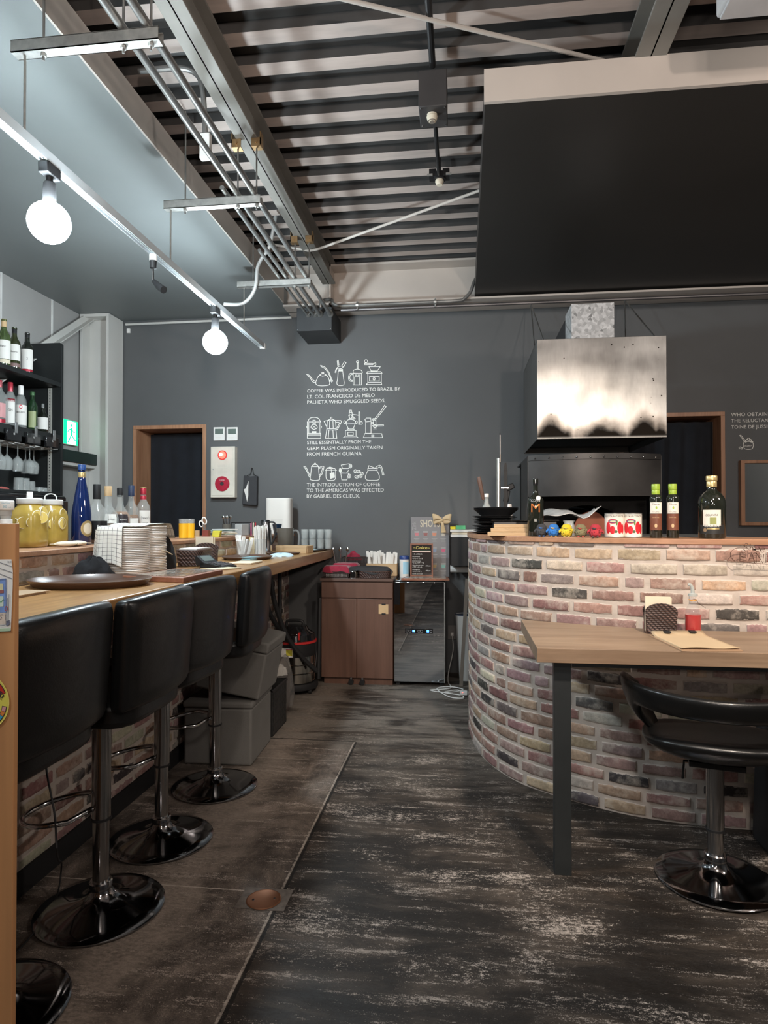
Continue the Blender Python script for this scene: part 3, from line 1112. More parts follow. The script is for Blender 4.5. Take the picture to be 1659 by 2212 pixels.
# ceiling air conditioner corner at the top right
t = Thing('air_conditioner', 'white ceiling air conditioner whose corner shows at the top right', 'air conditioner', (1.6, 1.9, 3.02))
p0 = aZ(1545, 43, 3.05)
t.w('casing', MB().box(p0.x, p0.x + 1.2, p0.y - 0.85, p0.y, 3.05, 3.22), M('ac_grey', (0.50, 0.49, 0.49), 0.5), bevel=0.012)
t.w('lower_panel', MB().box(p0.x + 0.01, p0.x + 1.19, p0.y - 0.8, p0.y - 0.01, 3.04, 3.051), M('ac_grey', (0.50, 0.49, 0.49), 0.5), bevel=0.003)
for xx in (p0.x + 0.1, p0.x + 1.1):
    t.w('hanging_rod', MB().tube([(xx, p0.y - 0.4, 3.2), (xx, p0.y - 0.4, DECK)], 0.005, 8), MAT['galv'])

# steel diagonal brace on the left wall
a = aX(208, 672, -3.33); b = aX(112, 735, -3.33)
d = (b - a)
b = a + d * 2.4
mb = MB()
def Lbar(a, b, w=0.06, t_=0.008):
    d = (b - a).normalized(); up = Vector((1, 0, 0)); n = d.cross(up).normalized()
    q = []
    for s_ in (a, b):
        for o1, o2 in ((0, 0), (w, 0), (w, t_), (t_, t_), (t_, w), (0, w)):
            q.append(s_ + n * (o1 - w / 2) + up * o2)
    f = [tuple(range(5, -1, -1)), tuple(range(6, 12))] + [(i, (i + 1) % 6, 6 + (i + 1) % 6, 6 + i) for i in range(6)]
    return MB().add(q, f)
struct('brace_left', Lbar(a, b), MAT['column_paint'], smooth=0)

# ============================================================ left: back bar shelving, wall sign
M('black_wood', (0.016, 0.018, 0.018), 0.5, var=0.2, scale=5)
M('black_gloss', (0.010, 0.010, 0.011), 0.12, var=0, coat=0.5)
M('glass', (0.62, 0.65, 0.63), 0.02, var=0, alpha=0.25, coat=1.0)
M('glass_green', (0.22, 0.32, 0.12), 0.05, trans=0.85, var=0)
M('glass_dark', (0.012, 0.014, 0.01), 0.06, var=0, coat=0.6)
M('glass_blue', (0.008, 0.022, 0.10), 0.05, trans=0.15, var=0, coat=0.8)
M('paper_white', (0.74, 0.72, 0.68), 0.7, var=0.04)
M('paper_cream', (0.68, 0.60, 0.46), 0.7, var=0.05)
M('ink', (0.03, 0.028, 0.03), 0.6, var=0)
M('ink_white', (0.82, 0.81, 0.77), 0.6, var=0)
M('whisky', (0.42, 0.16, 0.04), 0.08, var=0, trans=0.35, coat=0.5)
M('red_foil', (0.42, 0.03, 0.05), 0.3, 0.3)
M('gold_foil', (0.62, 0.47, 0.22), 0.3, 0.6)
M('cork', (0.58, 0.40, 0.22), 0.6)
M('lemonade', (0.42, 0.29, 0.06), 0.22, var=0.15, scale=14, coat=0.5)
M('lemon_peel', (0.75, 0.58, 0.16), 0.4)
M('pith', (0.82, 0.77, 0.58), 0.5)
M('oj', (0.90, 0.48, 0.02), 0.35, var=0.04)
M('china', (0.84, 0.80, 0.75), 0.25, var=0.02, coat=0.4)
M('black_cloth', (0.010, 0.010, 0.012), 0.92, var=0.3, scale=30)
M('leather', (0.006, 0.0062, 0.0065), 0.33, var=0.1, scale=20, bumps=0.10, bscale=180, coat=0.1)
M('wicker', (0.075, 0.042, 0.032), 0.45, var=0.3, scale=60)
M('tray_brown', (0.085, 0.045, 0.03), 0.35, var=0.08, coat=0.3)

YE = 4.63
t = Thing('back_bar_shelf', 'tall black shelving unit on the left wall holding the bar bottles', 'shelving unit', (-3.2, 3.4, 0))
t.w('end_panel', MB().prismY([(-3.372, 0.0), (-3.06, 0.0), (-3.06, 2.655), (-3.075, 2.67), (-3.36, 2.67), (-3.372, 2.66)], YE, YE + 0.025), MAT['black_wood'], smooth=0, bevel=0.002)
t.w('back_panel', MB().box(-3.372, -3.36, 2.0, YE, 0, 2.35), MAT['black_wood'], smooth=0)
for z, th in ((2.36, 0.034), (1.95, 0.03), (1.515, 0.022)):
    t.w('shelf', MB().box(-3.36, -3.065, 2.0, YE, z - th, z), MAT['black_wood'], bevel=0.002)
t.w('lip', MB().box(-3.075, -3.06, 2.0, YE, 1.89, 1.955), MAT['black_wood'], bevel=0.002)
mb = MB()
for zz in [1.53 + 0.022 * k for k in range(36)]:
    mb.box(-3.155, -3.149, YE - 0.0065, YE - 0.004, zz, zz + 0.008)
rl = t.w('shelf_rail', MB().box(-3.166, -3.138, YE - 0.006, YE, 1.52, 2.32), M('rail_steel', (0.68, 0.66, 0.6), 0.3, 0.5), smooth=0)
t.w('slots', mb, MAT['ink'], parent=rl, smooth=0)
bk = MB()
for i in range(5):
    x = -3.32 + 0.055 * i
    bk.tube([(x, 2.0, 1.845), (x, YE - 0.03, 1.845)], 0.004, 6)
bk.tube([(-3.33, YE - 0.03, 1.845), (-3.07, YE - 0.03, 1.845)], 0.004, 6)
t.w('glass_rack', bk, MAT['white_plastic'])
t.w('bracket', MB().prismY([(-3.36, 2.20), (-3.36, 2.32), (-3.2, 2.32)], 3.78, 3.79), MAT['black_metal'], smooth=0)

# glossy black fridge below the shelves
t = Thing('bar_fridge', 'glossy black counter fridge below the hanging wine glasses', 'fridge', (-3.1, 3.6, 0))
t.w('body', MB().box(-3.355, -3.0, 2.2, 4.62, 0.02, 1.488), MAT['black_gloss'], bevel=0.02, seg=3)
t.w('door', MB().box(-3.0, -2.975, 3.4, 4.6, 0.1, 1.45), MAT['black_gloss'], bevel=0.01)

WINE = [(0.0, 0.0), (0.036, 0.0), (0.0375, 0.006), (0.0375, 0.185), (0.034, 0.205), (0.022, 0.225), (0.0155, 0.245), (0.014, 0.29), (0.016, 0.292), (0.016, 0.303), (0.0, 0.303)]
BORD = WINE
SPIRIT = [(0.0, 0.0), (0.035, 0.0), (0.037, 0.006), (0.037, 0.17), (0.033, 0.195), (0.018, 0.225), (0.0145, 0.24), (0.0145, 0.28), (0.0, 0.28)]


def clipprof(prof, z0, z1, dr=0.0):
    out = []
    for (r0, a), (r1, b) in zip(prof[:-1], prof[1:]):
        if b < z0 or a > z1 or b == a:
            continue
        for zz in (max(a, z0), min(b, z1)):
            r = r0 + (r1 - r0) * (zz - a) / (b - a)
            if not out or abs(out[-1][1] - zz) > 1e-6:
                out.append((r + dr, zz))
    return out


def bottle(label, loc, prof, glass, cat='bottle', name='bottle', group=None, h=None, wr=1.0, cap=None, liquid=None, bands=(), texts=(), sq=0, rot=0, discs=()):
    """bands: (z0, z1, mat, halfangle deg); texts: (string, z, height, mat, width)"""
    if h:
        k = h / prof[-1][1]
        prof = [(r * wr, z * k) for r, z in prof]
    t = Thing(name, label, cat, loc, group=group)
    rmax = max(r for r, z in prof)
    sqs = [sq if r > rmax * 0.8 else 0 for r, z in prof] if sq else None
    t.part('glass_body', MB().lathe(prof, 32, sq=sqs), glass, smooth=50)
    face = face_to_cam(loc[0], loc[1]) + radians(rot)
    if liquid:
        zl, lm = liquid
        lp = [(max(r - 0.0025, 0), z) for r, z in clipprof(prof, 0.004, zl)]
        lp = [(0, lp[0][1])] + lp + [(0, lp[-1][1])]
        t.part('liquid', MB().lathe(lp, 28, sq=[sq * 1.0 if sq and r > rmax * 0.7 else 0 for r, z in lp] if sq else None), lm, smooth=50)
    if cap:
        for (z0, z1, cr, cm) in cap:
            top = prof[-1][1]
            t.part('cap', MB().lathe([(0, z0), (cr * 0.98, z0), (cr, z0 + 0.002), (cr, z1 - 0.002), (cr * 0.94, z1), (0, z1)], 24), cm, smooth=40)
    rb = rmax
    qq = 1.0
    for (z0, z1, bm, ha) in bands:
        pr = clipprof(prof, z0, z1, 0.0009)
        o = MB().lathe(pr, 18, a0=face - radians(ha), a1=face + radians(ha), sq=[sq] * len(pr) if sq else None)
        t.part('label', o, bm, smooth=60)
    for (s_, z, hh, tm, tw) in texts:
        r = [r for r, zz in clipprof(prof, z, z + hh)] or [rb]
        o = text_on_cyl(s_, hh, max(r) + 0.0018, z, face, width=tw)
        if sq:
            o.v = [(x * sqf(x, y, sq), y * sqf(x, y, sq), zz) for x, y, zz in o.v]
        if o.v:
            t.part('lettering', o, tm, smooth=0)
    return t


def sqf(x, y, sq):
    a = atan2(y, x)
    e = 2 + 6 * sq
    return (abs(cos(a)) ** e + abs(sin(a)) ** e) ** (-1 / e)


def onshelf(px, z, X):
    q = aX(px, 1000, X)
    return (X, q.y, z)
G1 = 'wine bottles on the top shelf'
bottle('green wine bottle with a cork-coloured capsule, leftmost on the top shelf', onshelf(6, 2.36, -3.17), WINE, MAT['glass_green'], 'wine bottle', 'wine_bottle', G1, h=0.34, wr=1.15,
       cap=[(0.285, 0.342, 0.0175, MAT['cork'])], bands=[(0.06, 0.19, MAT['paper_white'], 75), (0.03, 0.056, MAT['paper_cream'], 75)], texts=[('Blanc', 0.14, 0.014, MAT['ink'], 0.04)], rot=-8)
bottle('dark green wine bottle with an oval white label, middle of the top shelf', onshelf(29, 2.36, -3.17), WINE, M('glass_olive', (0.03, 0.035, 0.012), 0.08, var=0, coat=0.6), 'wine bottle', 'wine_bottle', G1, h=0.315,
       wr=1.1, cap=[(0.25, 0.317, 0.0165, MAT['matte_black'])], bands=[(0.075, 0.19, MAT['paper_white'], 60), (0.03, 0.055, M('label_mauve', (0.2, 0.12, 0.11), 0.5), 60)], texts=[('Reserva', 0.13, 0.012, MAT['ink'], 0.04)])
bottle('black wine bottle with a cream label and red base stripe, rightmost on the top shelf', onshelf(57, 2.36, -3.17), WINE, MAT['glass_dark'], 'wine bottle', 'wine_bottle', G1, h=0.315,
       wr=1.12, cap=[(0.25, 0.317, 0.0165, MAT['matte_black'])], bands=[(0.045, 0.19, MAT['paper_white'], 58), (0.028, 0.043, MAT['red_foil'], 58)], texts=[('2', 0.11, 0.02, MAT['ink'], 0.008)])
G2 = 'spirit bottles on the middle shelf'
zs = 1.955
bottle('clear gin bottle with a pink label at the photo edge, middle shelf', onshelf(-2, zs, -3.16), SPIRIT, MAT['glass'], group=G2, h=0.30, wr=1.1, cap=[(0.26, 0.31, 0.016, MAT['red_foil'])],
       bands=[(0.05, 0.15, M('pink_label', (0.6, 0.3, 0.3), 0.6), 60), (0.015, 0.04, MAT['red_foil'], 60)], sq=0.6)
bottle('clear bottle with a long red capsule and tall white label, middle shelf', onshelf(21, zs, -3.16), SPIRIT, MAT['glass'], group=G2, h=0.315, wr=1.0, cap=[(0.25, 0.318, 0.0175, MAT['red_foil'])],
       bands=[(0.03, 0.2, MAT['paper_white'], 50), (0.18, 0.2, MAT['red_foil'], 50)], texts=[('GIN', 0.11, 0.02, MAT['ink'], 0.03)])
bottle('clear rum bottle with a white cap and red round emblem, middle shelf', onshelf(44, zs, -3.16), SPIRIT, MAT['glass'], group=G2, h=0.315, wr=1.05, cap=[(0.25, 0.318, 0.0185, MAT['white_plastic'])],
       bands=[(0.03, 0.175, MAT['paper_white'], 70)], texts=[('BACARDI', 0.115, 0.014, MAT['ink'], 0.055), ('\u25cf', 0.145, 0.03, MAT['red_foil'], 0.022)], rot=0)
bottle('dark green liqueur bottle with a gold-green cap, middle shelf', onshelf(69, zs, -3.16), SPIRIT, M('glass_bottle_green', (0.012, 0.035, 0.014), 0.08, var=0, coat=0.8), group=G2, h=0.29, wr=1.0,
       cap=[(0.27, 0.298, 0.018, M('green_cap', (0.05, 0.12, 0.05), 0.4, 0.3))], bands=[(0.03, 0.15, M('olive_label', (0.3, 0.34, 0.17), 0.5), 40)])
bottle('short dark bottle with a white label and glass stopper, rightmost on the middle shelf', onshelf(92, zs, -3.16), SPIRIT, MAT['glass_dark'], group=G2, h=0.20, wr=1.05,
       cap=[(0.2, 0.232, 0.010, MAT['glass'])], bands=[(0.035, 0.125, MAT['paper_white'], 62)])

# black price holders clipped to the shelf lip
for px, lab in ((27, 'leftmost'), (70, 'middle'), (110, 'rightmost')):
    q = aX(px, 950, -3.05)
    t = Thing('price_holder', 'glossy black holder clipped under the middle shelf edge, %s of three' % lab, 'holder', (-3.05, q.y, 1.85), group='black holders on the shelf edge')
    w = 0.075
    t.w('box', MB().box(-3.055, -3.035, q.y - w, q.y + w, 1.845, 1.925), MAT['black_gloss'], bevel=0.005)
    t.w('clip', MB().box(-3.034, -3.03, q.y + 0.0, q.y + 0.028, 1.90, 1.975), M('clip_grey', (0.35, 0.36, 0.36), 0.3, 0.7), bevel=0.001)
    mb = text_mb('10', 0.014, 0.014, 'C')
    mb.v = [(-3.029, q.y - 0.01 + x, 1.885 + z) for x, _, z in mb.v]
    t.w('lettering', mb, MAT['ink_white'], smooth=0)

# stemware hanging upside down from the rack
GLS = [(0.0, 0.0), (0.033, 0.0), (0.033, 0.0015), (0.005, 0.006), (0.0035, 0.02), (0.0035, 0.075), (0.012, 0.085), (0.032, 0.105), (0.038, 0.13),
       (0.036, 0.16), (0.031, 0.185), (0.030, 0.185), (0.035, 0.158), (0.0365, 0.13), (0.030, 0.106), (0.008, 0.088), (0.0, 0.087)]


def hung_glass(px, X, label):
    q = aX(px, 1000, X)
    prof = [(r, 0.185 - z) for r, z in GLS][::-1]
    return single('wine_glass', MB().lathe(prof, 20), MAT['glass'], label, 'wine glass', 'wine glasses hanging from the rack', loc=(X, q.y, 1.835 - 0.185), smooth=60)
for px, X, lab in ((1, -3.12, 'wine glass hanging upside down at the left photo edge'), (15, -3.12, 'wine glass hanging upside down, second from the left'),
                   (38, -3.12, 'wine glass hanging upside down in the middle of the rack, rather large'), (55, -3.22, 'wine glass hanging upside down, third from the right end of the rack'),
                   (64, -3.17, 'wine glass hanging upside down, second from the right end of the rack'), (73, -3.2, 'wine glass hanging upside down, at the right end of the rack')):
    hung_glass(px, X, lab)
TUMB = [(0.0, 0.0), (0.03, 0.0), (0.034, 0.09), (0.032, 0.09), (0.028, 0.006), (0.0, 0.006)]
for px, hh, lab in ((40, 1.0, 'tall clear glass upside down on the black fridge, leftmost there'), (54, 1.0, 'clear glass upside down on the black fridge, between two others'),
                    (66, 0.8, 'low clear glass upside down on the black fridge'), (84, 0.35, 'shallow clear dish on the black fridge'), (93, 0.35, 'shallow clear dish at the right end of the black fridge')):
    q = aX(px, 1060, -3.12)
    prof = [(r, (0.09 - z) * hh) for r, z in TUMB][::-1]
    single('tumbler', MB().lathe(prof, 20), MAT['glass'], lab, 'glass', loc=(-3.12, q.y, 1.5155), smooth=50)

# green exit sign
t = Thing('exit_sign', 'glowing green and white running-man exit sign on the left wall', 'exit sign', (-3.36, 5.2, 1.96))
ys0, ys1 = aX(133, 905, -3.36).y, aX(165, 962, -3.36).y
z1s, z0s = 2.165, 1.95
t.w('case', MB().box(-3.372, -3.345, ys0, ys1, z0s, z1s), MAT['white_plastic'], bevel=0.004)
GG = M('sign_green', (0.0, 0.55, 0.22), 0.5, var=0, emit=1.6)
GW = M('sign_white', (0.85, 1.0, 0.93), 0.5, var=0, emit=1.9)
w = ys1 - ys0
fx = -3.3435
t.w('green_face', MB().quad((fx, ys0 + 0.004, z0s + 0.004), (fx, ys1 - 0.004, z0s + 0.004), (fx, ys1 - 0.004, z1s - 0.004), (fx, ys0 + 0.004, z1s - 0.004)), GG, smooth=0)
t.w('white_door', MB().quad((fx + 0.001, ys0 + w * 0.23, z0s + 0.006), (fx + 0.001, ys0 + w * 0.85, z0s + 0.006), (fx + 0.001, ys0 + w * 0.85, z1s - 0.012), (fx + 0.001, ys0 + w * 0.23, z1s - 0.012)), GW, smooth=0)
mb = MB()
hh = z1s - z0s
def sg(u, v): return (ys0 + w * u, z0s + hh * v)
stroke(mb, [sg(.52, .66), sg(.52, .40)], 0.022)
stroke(mb, [sg(.50, .64), sg(.34, .58), sg(.28, .5)], 0.010)
stroke(mb, [sg(.54, .64), sg(.68, .52), sg(.78, .56)], 0.010)
stroke(mb, [sg(.52, .42), sg(.42, .26), sg(.30, .1)], 0.013)
stroke(mb, [sg(.52, .42), sg(.66, .3), sg(.8, .2)], 0.013)
mb.ball((sg(.5, .78)[0], 0, sg(.5, .78)[1]), (0.011, 0.0005, 0.014), 12, 6)
mb.v = [(fx + 0.002 + y * 0.1, x, z) for x, y, z in mb.v]
t.w('running_man', mb, GG, smooth=0)
# dark box ledge below the sign
t = Thing('roller_box', 'black roller-blind box on the left wall below the exit sign', 'blind box', (-3.3, 5.2, 1.78))
ya, yb = 4.75, 5.44
t.w('box', MB().box(-3.374, -3.25, ya, yb, 1.795, 1.89), M('green_black', (0.015, 0.028, 0.025), 0.5), bevel=0.002)
t.w('underside', MB().box(-3.374, -3.27, ya, yb, 1.765, 1.793), MAT['column_paint'], bevel=0.002)
t.w('blind', MB().box(-3.372, -3.36, ya, yb - 0.1, 0.4, 1.764), M('blind_grey', (0.26, 0.265, 0.26), 0.6), smooth=0)

# ============================================================ the bar
mb = MB().prism([(-1.99, 0.9), (-1.0885, 0.9), (-1.085, 3.5), (-1.10, 5.3), (-1.125, BW - 0.003), (-1.99, BW - 0.003)], 0.985, 1.055)
single('bar_worktop', mb, MAT['bar_wood'], 'thick honey-coloured wooden bar worktop running to the back wall', 'worktop', bevel=0.006, seg=3, smooth=30)
mb = MB().prism([(-2.05, 0.9), (-1.635, 0.9), (-1.635, 4.1), (-1.475, BW - 0.003), (-2.05, BW - 0.003)], 1.164, 1.184)
single('ledge_board', mb, MAT['cap_wood'], 'thin reddish ledge board on the low brick riser behind the bar', 'ledge', bevel=0.002, smooth=30)
CT = 1.0555
LT = 1.1845

# ------------------------------------------------------------ plates
PLATE = [(0, 0), (0.06, 0), (0.066, 0.003), (0.082, 0.006), (0.104, 0.0095), (0.1065, 0.0125), (0.1045, 0.0158), (0.08, 0.0105), (0.06, 0.006), (0, 0.006)]
p0 = single('dinner_plate', MB().lathe(PLATE, 40), MAT['china'], 'x', 'plate', 'white plates stacked on the bar worktop', loc=(0, 0, 0), smooth=40)
rnd = random.Random(3)
ST1, ST2 = (-1.495, 2.725), (-1.53, 2.965)
first = True
for (cx, cy), n, nm in ((ST1, 26, 'nearer stack, left of the two'), (ST2, 27, 'farther stack, right of the two')):
    for k in range(n):
        o = p0 if first else p0.copy()
        if not first:
            scn.collection.objects.link(o)
        first = False
        o.location = (cx + rnd.uniform(-.002, .002), cy + rnd.uniform(-.002, .002), CT + k * 0.00785)
        if k == 0:
            lab = 'white plate at the very bottom of the %s' % nm
        elif k == n - 1:
            lab = 'topmost white plate, under the checked cloth, of the %s' % nm
        else:
            lab = 'white plate %d from the bottom of the %s stack' % (k + 1, nm.split()[0])
        o['label'] = lab
TZ1 = CT + 25 * 0.00785 + 0.017
TZ2 = CT + 26 * 0.00785 + 0.017

# ------------------------------------------------------------ checked cloth draped over the stacks
def check_mat():
    m, nt, b = nodes_of('checked_cotton')
    fac = None
    for nm in ('cu', 'cv'):
        a = nt.nodes.new('ShaderNodeAttribute'); a.attribute_name = nm
        f = math_n(nt, 'FRACT', math_n(nt, 'DIVIDE', a.outputs['Fac'], 0.0235))
        l = math_n(nt, 'LESS_THAN', f, 0.075)
        fac = l if fac is None else math_n(nt, 'MAXIMUM', fac, l)
    c = mixc(nt, fac, (0.76, 0.73, 0.67), (0.05, 0.045, 0.045))
    nt.links.new(c, b.inputs['Base Color'])
    b.inputs['Roughness'].default_value = 0.85
    return m
MAT['check'] = check_mat()


def cloth(name, fn, nu, nv, mat, label, cat, thick=0.0012, su=1.0, sv=1.0):
    mb = MB().grid(fn, nu, nv)
    o = single(name, mb, mat, label, cat, smooth=80, solid=thick)
    n = len(o.data.vertices)
    if n == (nu + 1) * (nv + 1):
        off = o.location
        P = [Vector(v) for v in mb.v]
        cu = [0.0] * n; cv = [0.0] * n
        for j in range(nv + 1):
            for i in range(nu + 1):
                k = j * (nu + 1) + i
                cu[k] = i / nu * su
                cv[k] = j / nv * sv
        for nm, arr in (('cu', cu), ('cv', cv)):
            at = o.data.attributes.new(nm, 'FLOAT', 'POINT')
            at.data.foreach_set('value', arr)
    return o
A0 = atan2(-ST1[1], -ST1[0])


def drape(u, v):
    al = A0 + radians(-4 + -118 * u)          # from facing the camera round to the left
    if v < 0.42:
        t = v / 0.42
        zb = 1.098 + 0.045 * u + 0.01 * sin(u * 9)
        z = zb + (TZ1 + 0.004 - zb) * t
        r = 0.112 + 0.010 * (1 - t) + 0.006 * sin(u * 16 + 1) * (1 - t) + 0.004
        r -= 0.006 * max(0, (t - 0.85) / 0.15)
        return (ST1[0] + r * cos(al), ST1[1] + r * sin(al), z)
    t = (v - 0.42) / 0.58
    r = 0.108
    a = Vector((ST1[0] + r * cos(al), ST1[1] + r * sin(al), TZ1 + 0.004))
    # far end lies over the farther stack and slides down toward the ledge
    b = Vector((-1.455 - 0.22 * u, 3.10 + 0.02 * sin(u * 5), TZ2 + 0.003))
    p = a.lerp(b, min(1, t / 0.8))
    hgt = TZ1 + 0.004 + (TZ2 - TZ1 + 0.002) * min(1, max(0, (p.y - 2.80) / 0.08)) + 0.0022 * sin(u * 23 + v * 17)
    if t > 0.8:
        q = (t - 0.8) / 0.2
        p = b + Vector((0.0, 0.05 * q, 0))
        hgt = TZ2 + 0.003 - 0.06 * q * q - 0.01 * q
    return (p.x, p.y, hgt + 0.002)
cloth('checked_cloth', drape, 44, 60, MAT['check'], 'white cloth with thin black checks draped over the stacked plates', 'cloth', su=0.27, sv=0.50)


def drape2(u, v):
    x = -1.66 - 0.25 * v
    y_ = 3.14 + 0.34 * u
    z = 1.275 - 0.06 * u * u + 0.012 * sin(u * 9 + v * 3) - 0.02 * (v > 0.9)
    if v < 0.25:
        z -= (0.25 - v) / 0.25 * 0.07
        x = -1.668 + 0.03 * (0.25 - v)
    return (x, y_, z)
cloth('checked_cloth', drape2, 24, 20, MAT['check'], 'crumpled white checked cloth over a pile on the ledge, right of the plates', 'cloth', su=0.34, sv=0.26)
for k in range(4):
    o = p0.copy()
    scn.collection.objects.link(o)
    o.location = (-1.795, 3.27, LT + k * 0.013)
    o.scale = (0.92, 0.92, 1)
    o['label'] = 'white plate %s under the crumpled cloth on the ledge' % ('lowest', 'second lowest', 'second highest', 'highest')[k] if False else \
        ('lowest', 'second lowest', 'second highest', 'highest')[k] + ' white plate under the crumpled cloth on the ledge'
    o['group'] = 'plates under the cloth on the ledge'

# ------------------------------------------------------------ black crumpled cloths
def lump(name, c, r, mat, label, cat, seed=1, amp=0.25, freq=4.0, sub=0, solid=0):
    rnd = random.Random(seed)
    ph = [rnd.uniform(0, 6) for _ in range(8)]
    mb = MB()
    m, n = 14, 30
    vs = []
    for i in range(m + 1):
        th = pi / 2 * i / m
        for k in range(n):
            a = 2 * pi * k / n
            f = 1 + amp * (0.5 * sin(3 * a + ph[0] + 2 * th) + 0.3 * sin(7 * a + ph[1] - 5 * th) + 0.25 * sin(11 * a + ph[2] + 9 * th)) * (0.3 + 0.7 * cos(th))
            g = 1 + amp * 0.8 * (sin(2.3 * a + ph[3] + th * 6) * 0.4 + sin(5 * a + ph[4]) * 0.25)
            vs.append((c[0] + r[0] * cos(th) * cos(a) * f, c[1] + r[1] * cos(th) * sin(a) * f, c[2] + r[2] * sin(th) * g + (0.004 * sin(9 * a + ph[5]) if i else 0)))
    fs = [(i * n + k, i * n + (k + 1) % n, (i + 1) * n + (k + 1) % n, (i + 1) * n + k) for i in range(m) for k in range(n)]
    fs.append(tuple(range(n - 1, -1, -1)))
    mb.add(vs, fs)
    return single(name, mb, mat, label, cat, smooth=38)
lump('folded_cloth', (-1.55, 2.575, CT), (0.082, 0.062, 0.088), MAT['black_cloth'], 'crumpled black cloth between the big round tray and the plates', 'cloth', 4)
ap = lump('apron', (-1.50, 3.13, CT), (0.05, 0.085, 0.155), MAT['black_cloth'], 'bundled black apron with a pale cord right of the plates', 'apron', 9, 0.16)
ac = single('apron_cord', MB().tube(catmull([aX(340, 1190, -1.45), aX(355, 1189, -1.42), aX(372, 1198, -1.43)], 5), 0.0025, 6), MAT['paper_cream'],
       None, None)
ac.parent = ap; ac.location -= ap.location

# ------------------------------------------------------------ trays
def tray(name, c, rx, ry, hh, mat, label, cat='tray', rim=0.02):
    prof = [(0, 0), (0.86, 0), (0.88, 0.003), (0.97, hh), (1.0, hh + 0.001), (1.0, hh - 0.003), (0.98, hh - 0.004), (0.90, -0.001 + 0.0), (0.87, -0.002)]
    prof = [(0, 0.0), (0.88, 0.0), (0.91, 0.002), (1.0, hh - 0.002), (1.005, hh), (0.985, hh + 0.001), (0.90, 0.006), (0.87, 0.004), (0, 0.004)]
    mb = MB().lathe(prof, 48)
    mb.v = [(x * rx, y * ry, z) for x, y, z in mb.v]
    return single(name, mb, mat, label, cat, loc=c, smooth=35)
tray('serving_tray', (-1.405, 2.315, CT), 0.225, 0.20, 0.026, MAT['tray_brown'], 'big round brown serving tray on the near end of the bar')
tray('serving_tray', (-1.37, 4.02, CT), 0.155, 0.20, 0.018, MAT['tray_brown'], 'oval brown tray holding receipts farther along the bar')
tray('serving_tray', (-1.30, 4.62, CT), 0.12, 0.13, 0.012, MAT['tray_brown'], 'small flat brown tray behind the light blue cloth')
tray('serving_tray', (-1.22, 5.22, CT), 0.10, 0.30, 0.012, M('tray_black', (0.03, 0.025, 0.022), 0.3, coat=0.3), 'dark tray with a blue mat under the drinking glasses')
single('mat', MB().box(-1.27, -1.16, 5.04, 5.16, CT + 0.0135, CT + 0.016), M('pale_blue', (0.45, 0.58, 0.60), 0.7), 'small pale blue mat in front of the stacked glasses', 'mat')

# paper folder near the panel
mb = MB().box(-1.50, -1.40, 1.86, 2.04, CT, CT + 0.004)
mb.box(-1.49, -1.395, 1.87, 2.06, CT + 0.005, CT + 0.008)
single('paper_folder', mb, M('kraft', (0.42, 0.29, 0.18), 0.7), 'small folded kraft paper at the near end of the worktop', 'paper')

# framed board with newspaper print
def print_mat():
    m, nt, b = nodes_of('newsprint')
    n = noise(nt, 120, 3, 0.7, (1, 0.25, 1))
    n2 = noise(nt, 14, 2)
    f = ramp(nt, n, [(0.46, 0), (0.5, 1)])
    c = mixc(nt, f, (0.06, 0.055, 0.05), (0.52, 0.48, 0.42))
    c = mixc(nt, ramp(nt, n2, [(0.45, 0), (0.6, 0.75)]), c, (0.30, 0.18, 0.12))
    nt.links.new(c, b.inputs['Base Color'])
    b.inputs['Roughness'].default_value = 0.2
    b.inputs['Coat Weight'].default_value = 0.5
    return m
MAT['newsprint'] = print_mat()
t = Thing('framed_board', 'reddish wooden framed board with black and white print lying on the bar', 'board', (-1.22, 2.68, CT))
a, b, c, d = [Vector((q[0], q[1])) for q in ((-1.50, 2.60), (-1.095, 2.47), (-1.095, 2.93), (-1.44, 2.95))]
pts = [(-1.38, 2.50), (-1.092, 2.44), (-1.092, 2.86), (-1.345, 2.92)]
t.w('frame', MB().prism(pts, CT, CT + 0.02), MAT['frame_wood'], bevel=0.002)
pc = sum((Vector(p) for p in pts), Vector((0, 0))) / 4
inn = [tuple(pc + (Vector(p) - pc) * 0.82) for p in pts]
t.w('print', MB().prism(inn, CT + 0.019, CT + 0.0215), MAT['newsprint'], smooth=0)

# wicker napkin holders and baskets
def wicker_mat():
    m, nt, b = nodes_of('woven_wicker')
    tc = nt.nodes.new('ShaderNodeTexCoord')
    w1 = nt.nodes.new('ShaderNodeTexWave'); w1.bands_direction = 'Z'; w1.inputs['Scale'].default_value = 42
    w2 = nt.nodes.new('ShaderNodeTexWave'); w2.bands_direction = 'DIAGONAL'; w2.inputs['Scale'].default_value = 34
    nt.links.new(tc.outputs['Object'], w1.inputs[0]); nt.links.new(tc.outputs['Object'], w2.inputs[0])
    f = math_n(nt, 'MULTIPLY', w1.outputs['Fac'], w2.outputs['Fac'])
    c = ramp(nt, f, [(0.05, (0.02, 0.01, 0.009)), (0.5, (0.11, 0.062, 0.05)), (0.85, (0.24, 0.15, 0.13))])
    nt.links.new(c, b.inputs['Base Color'])
    b.inputs['Roughness'].default_value = 0.35
    bump(nt, b, f, 0.9, 0.004)
    return m
MAT['woven'] = wicker_mat()


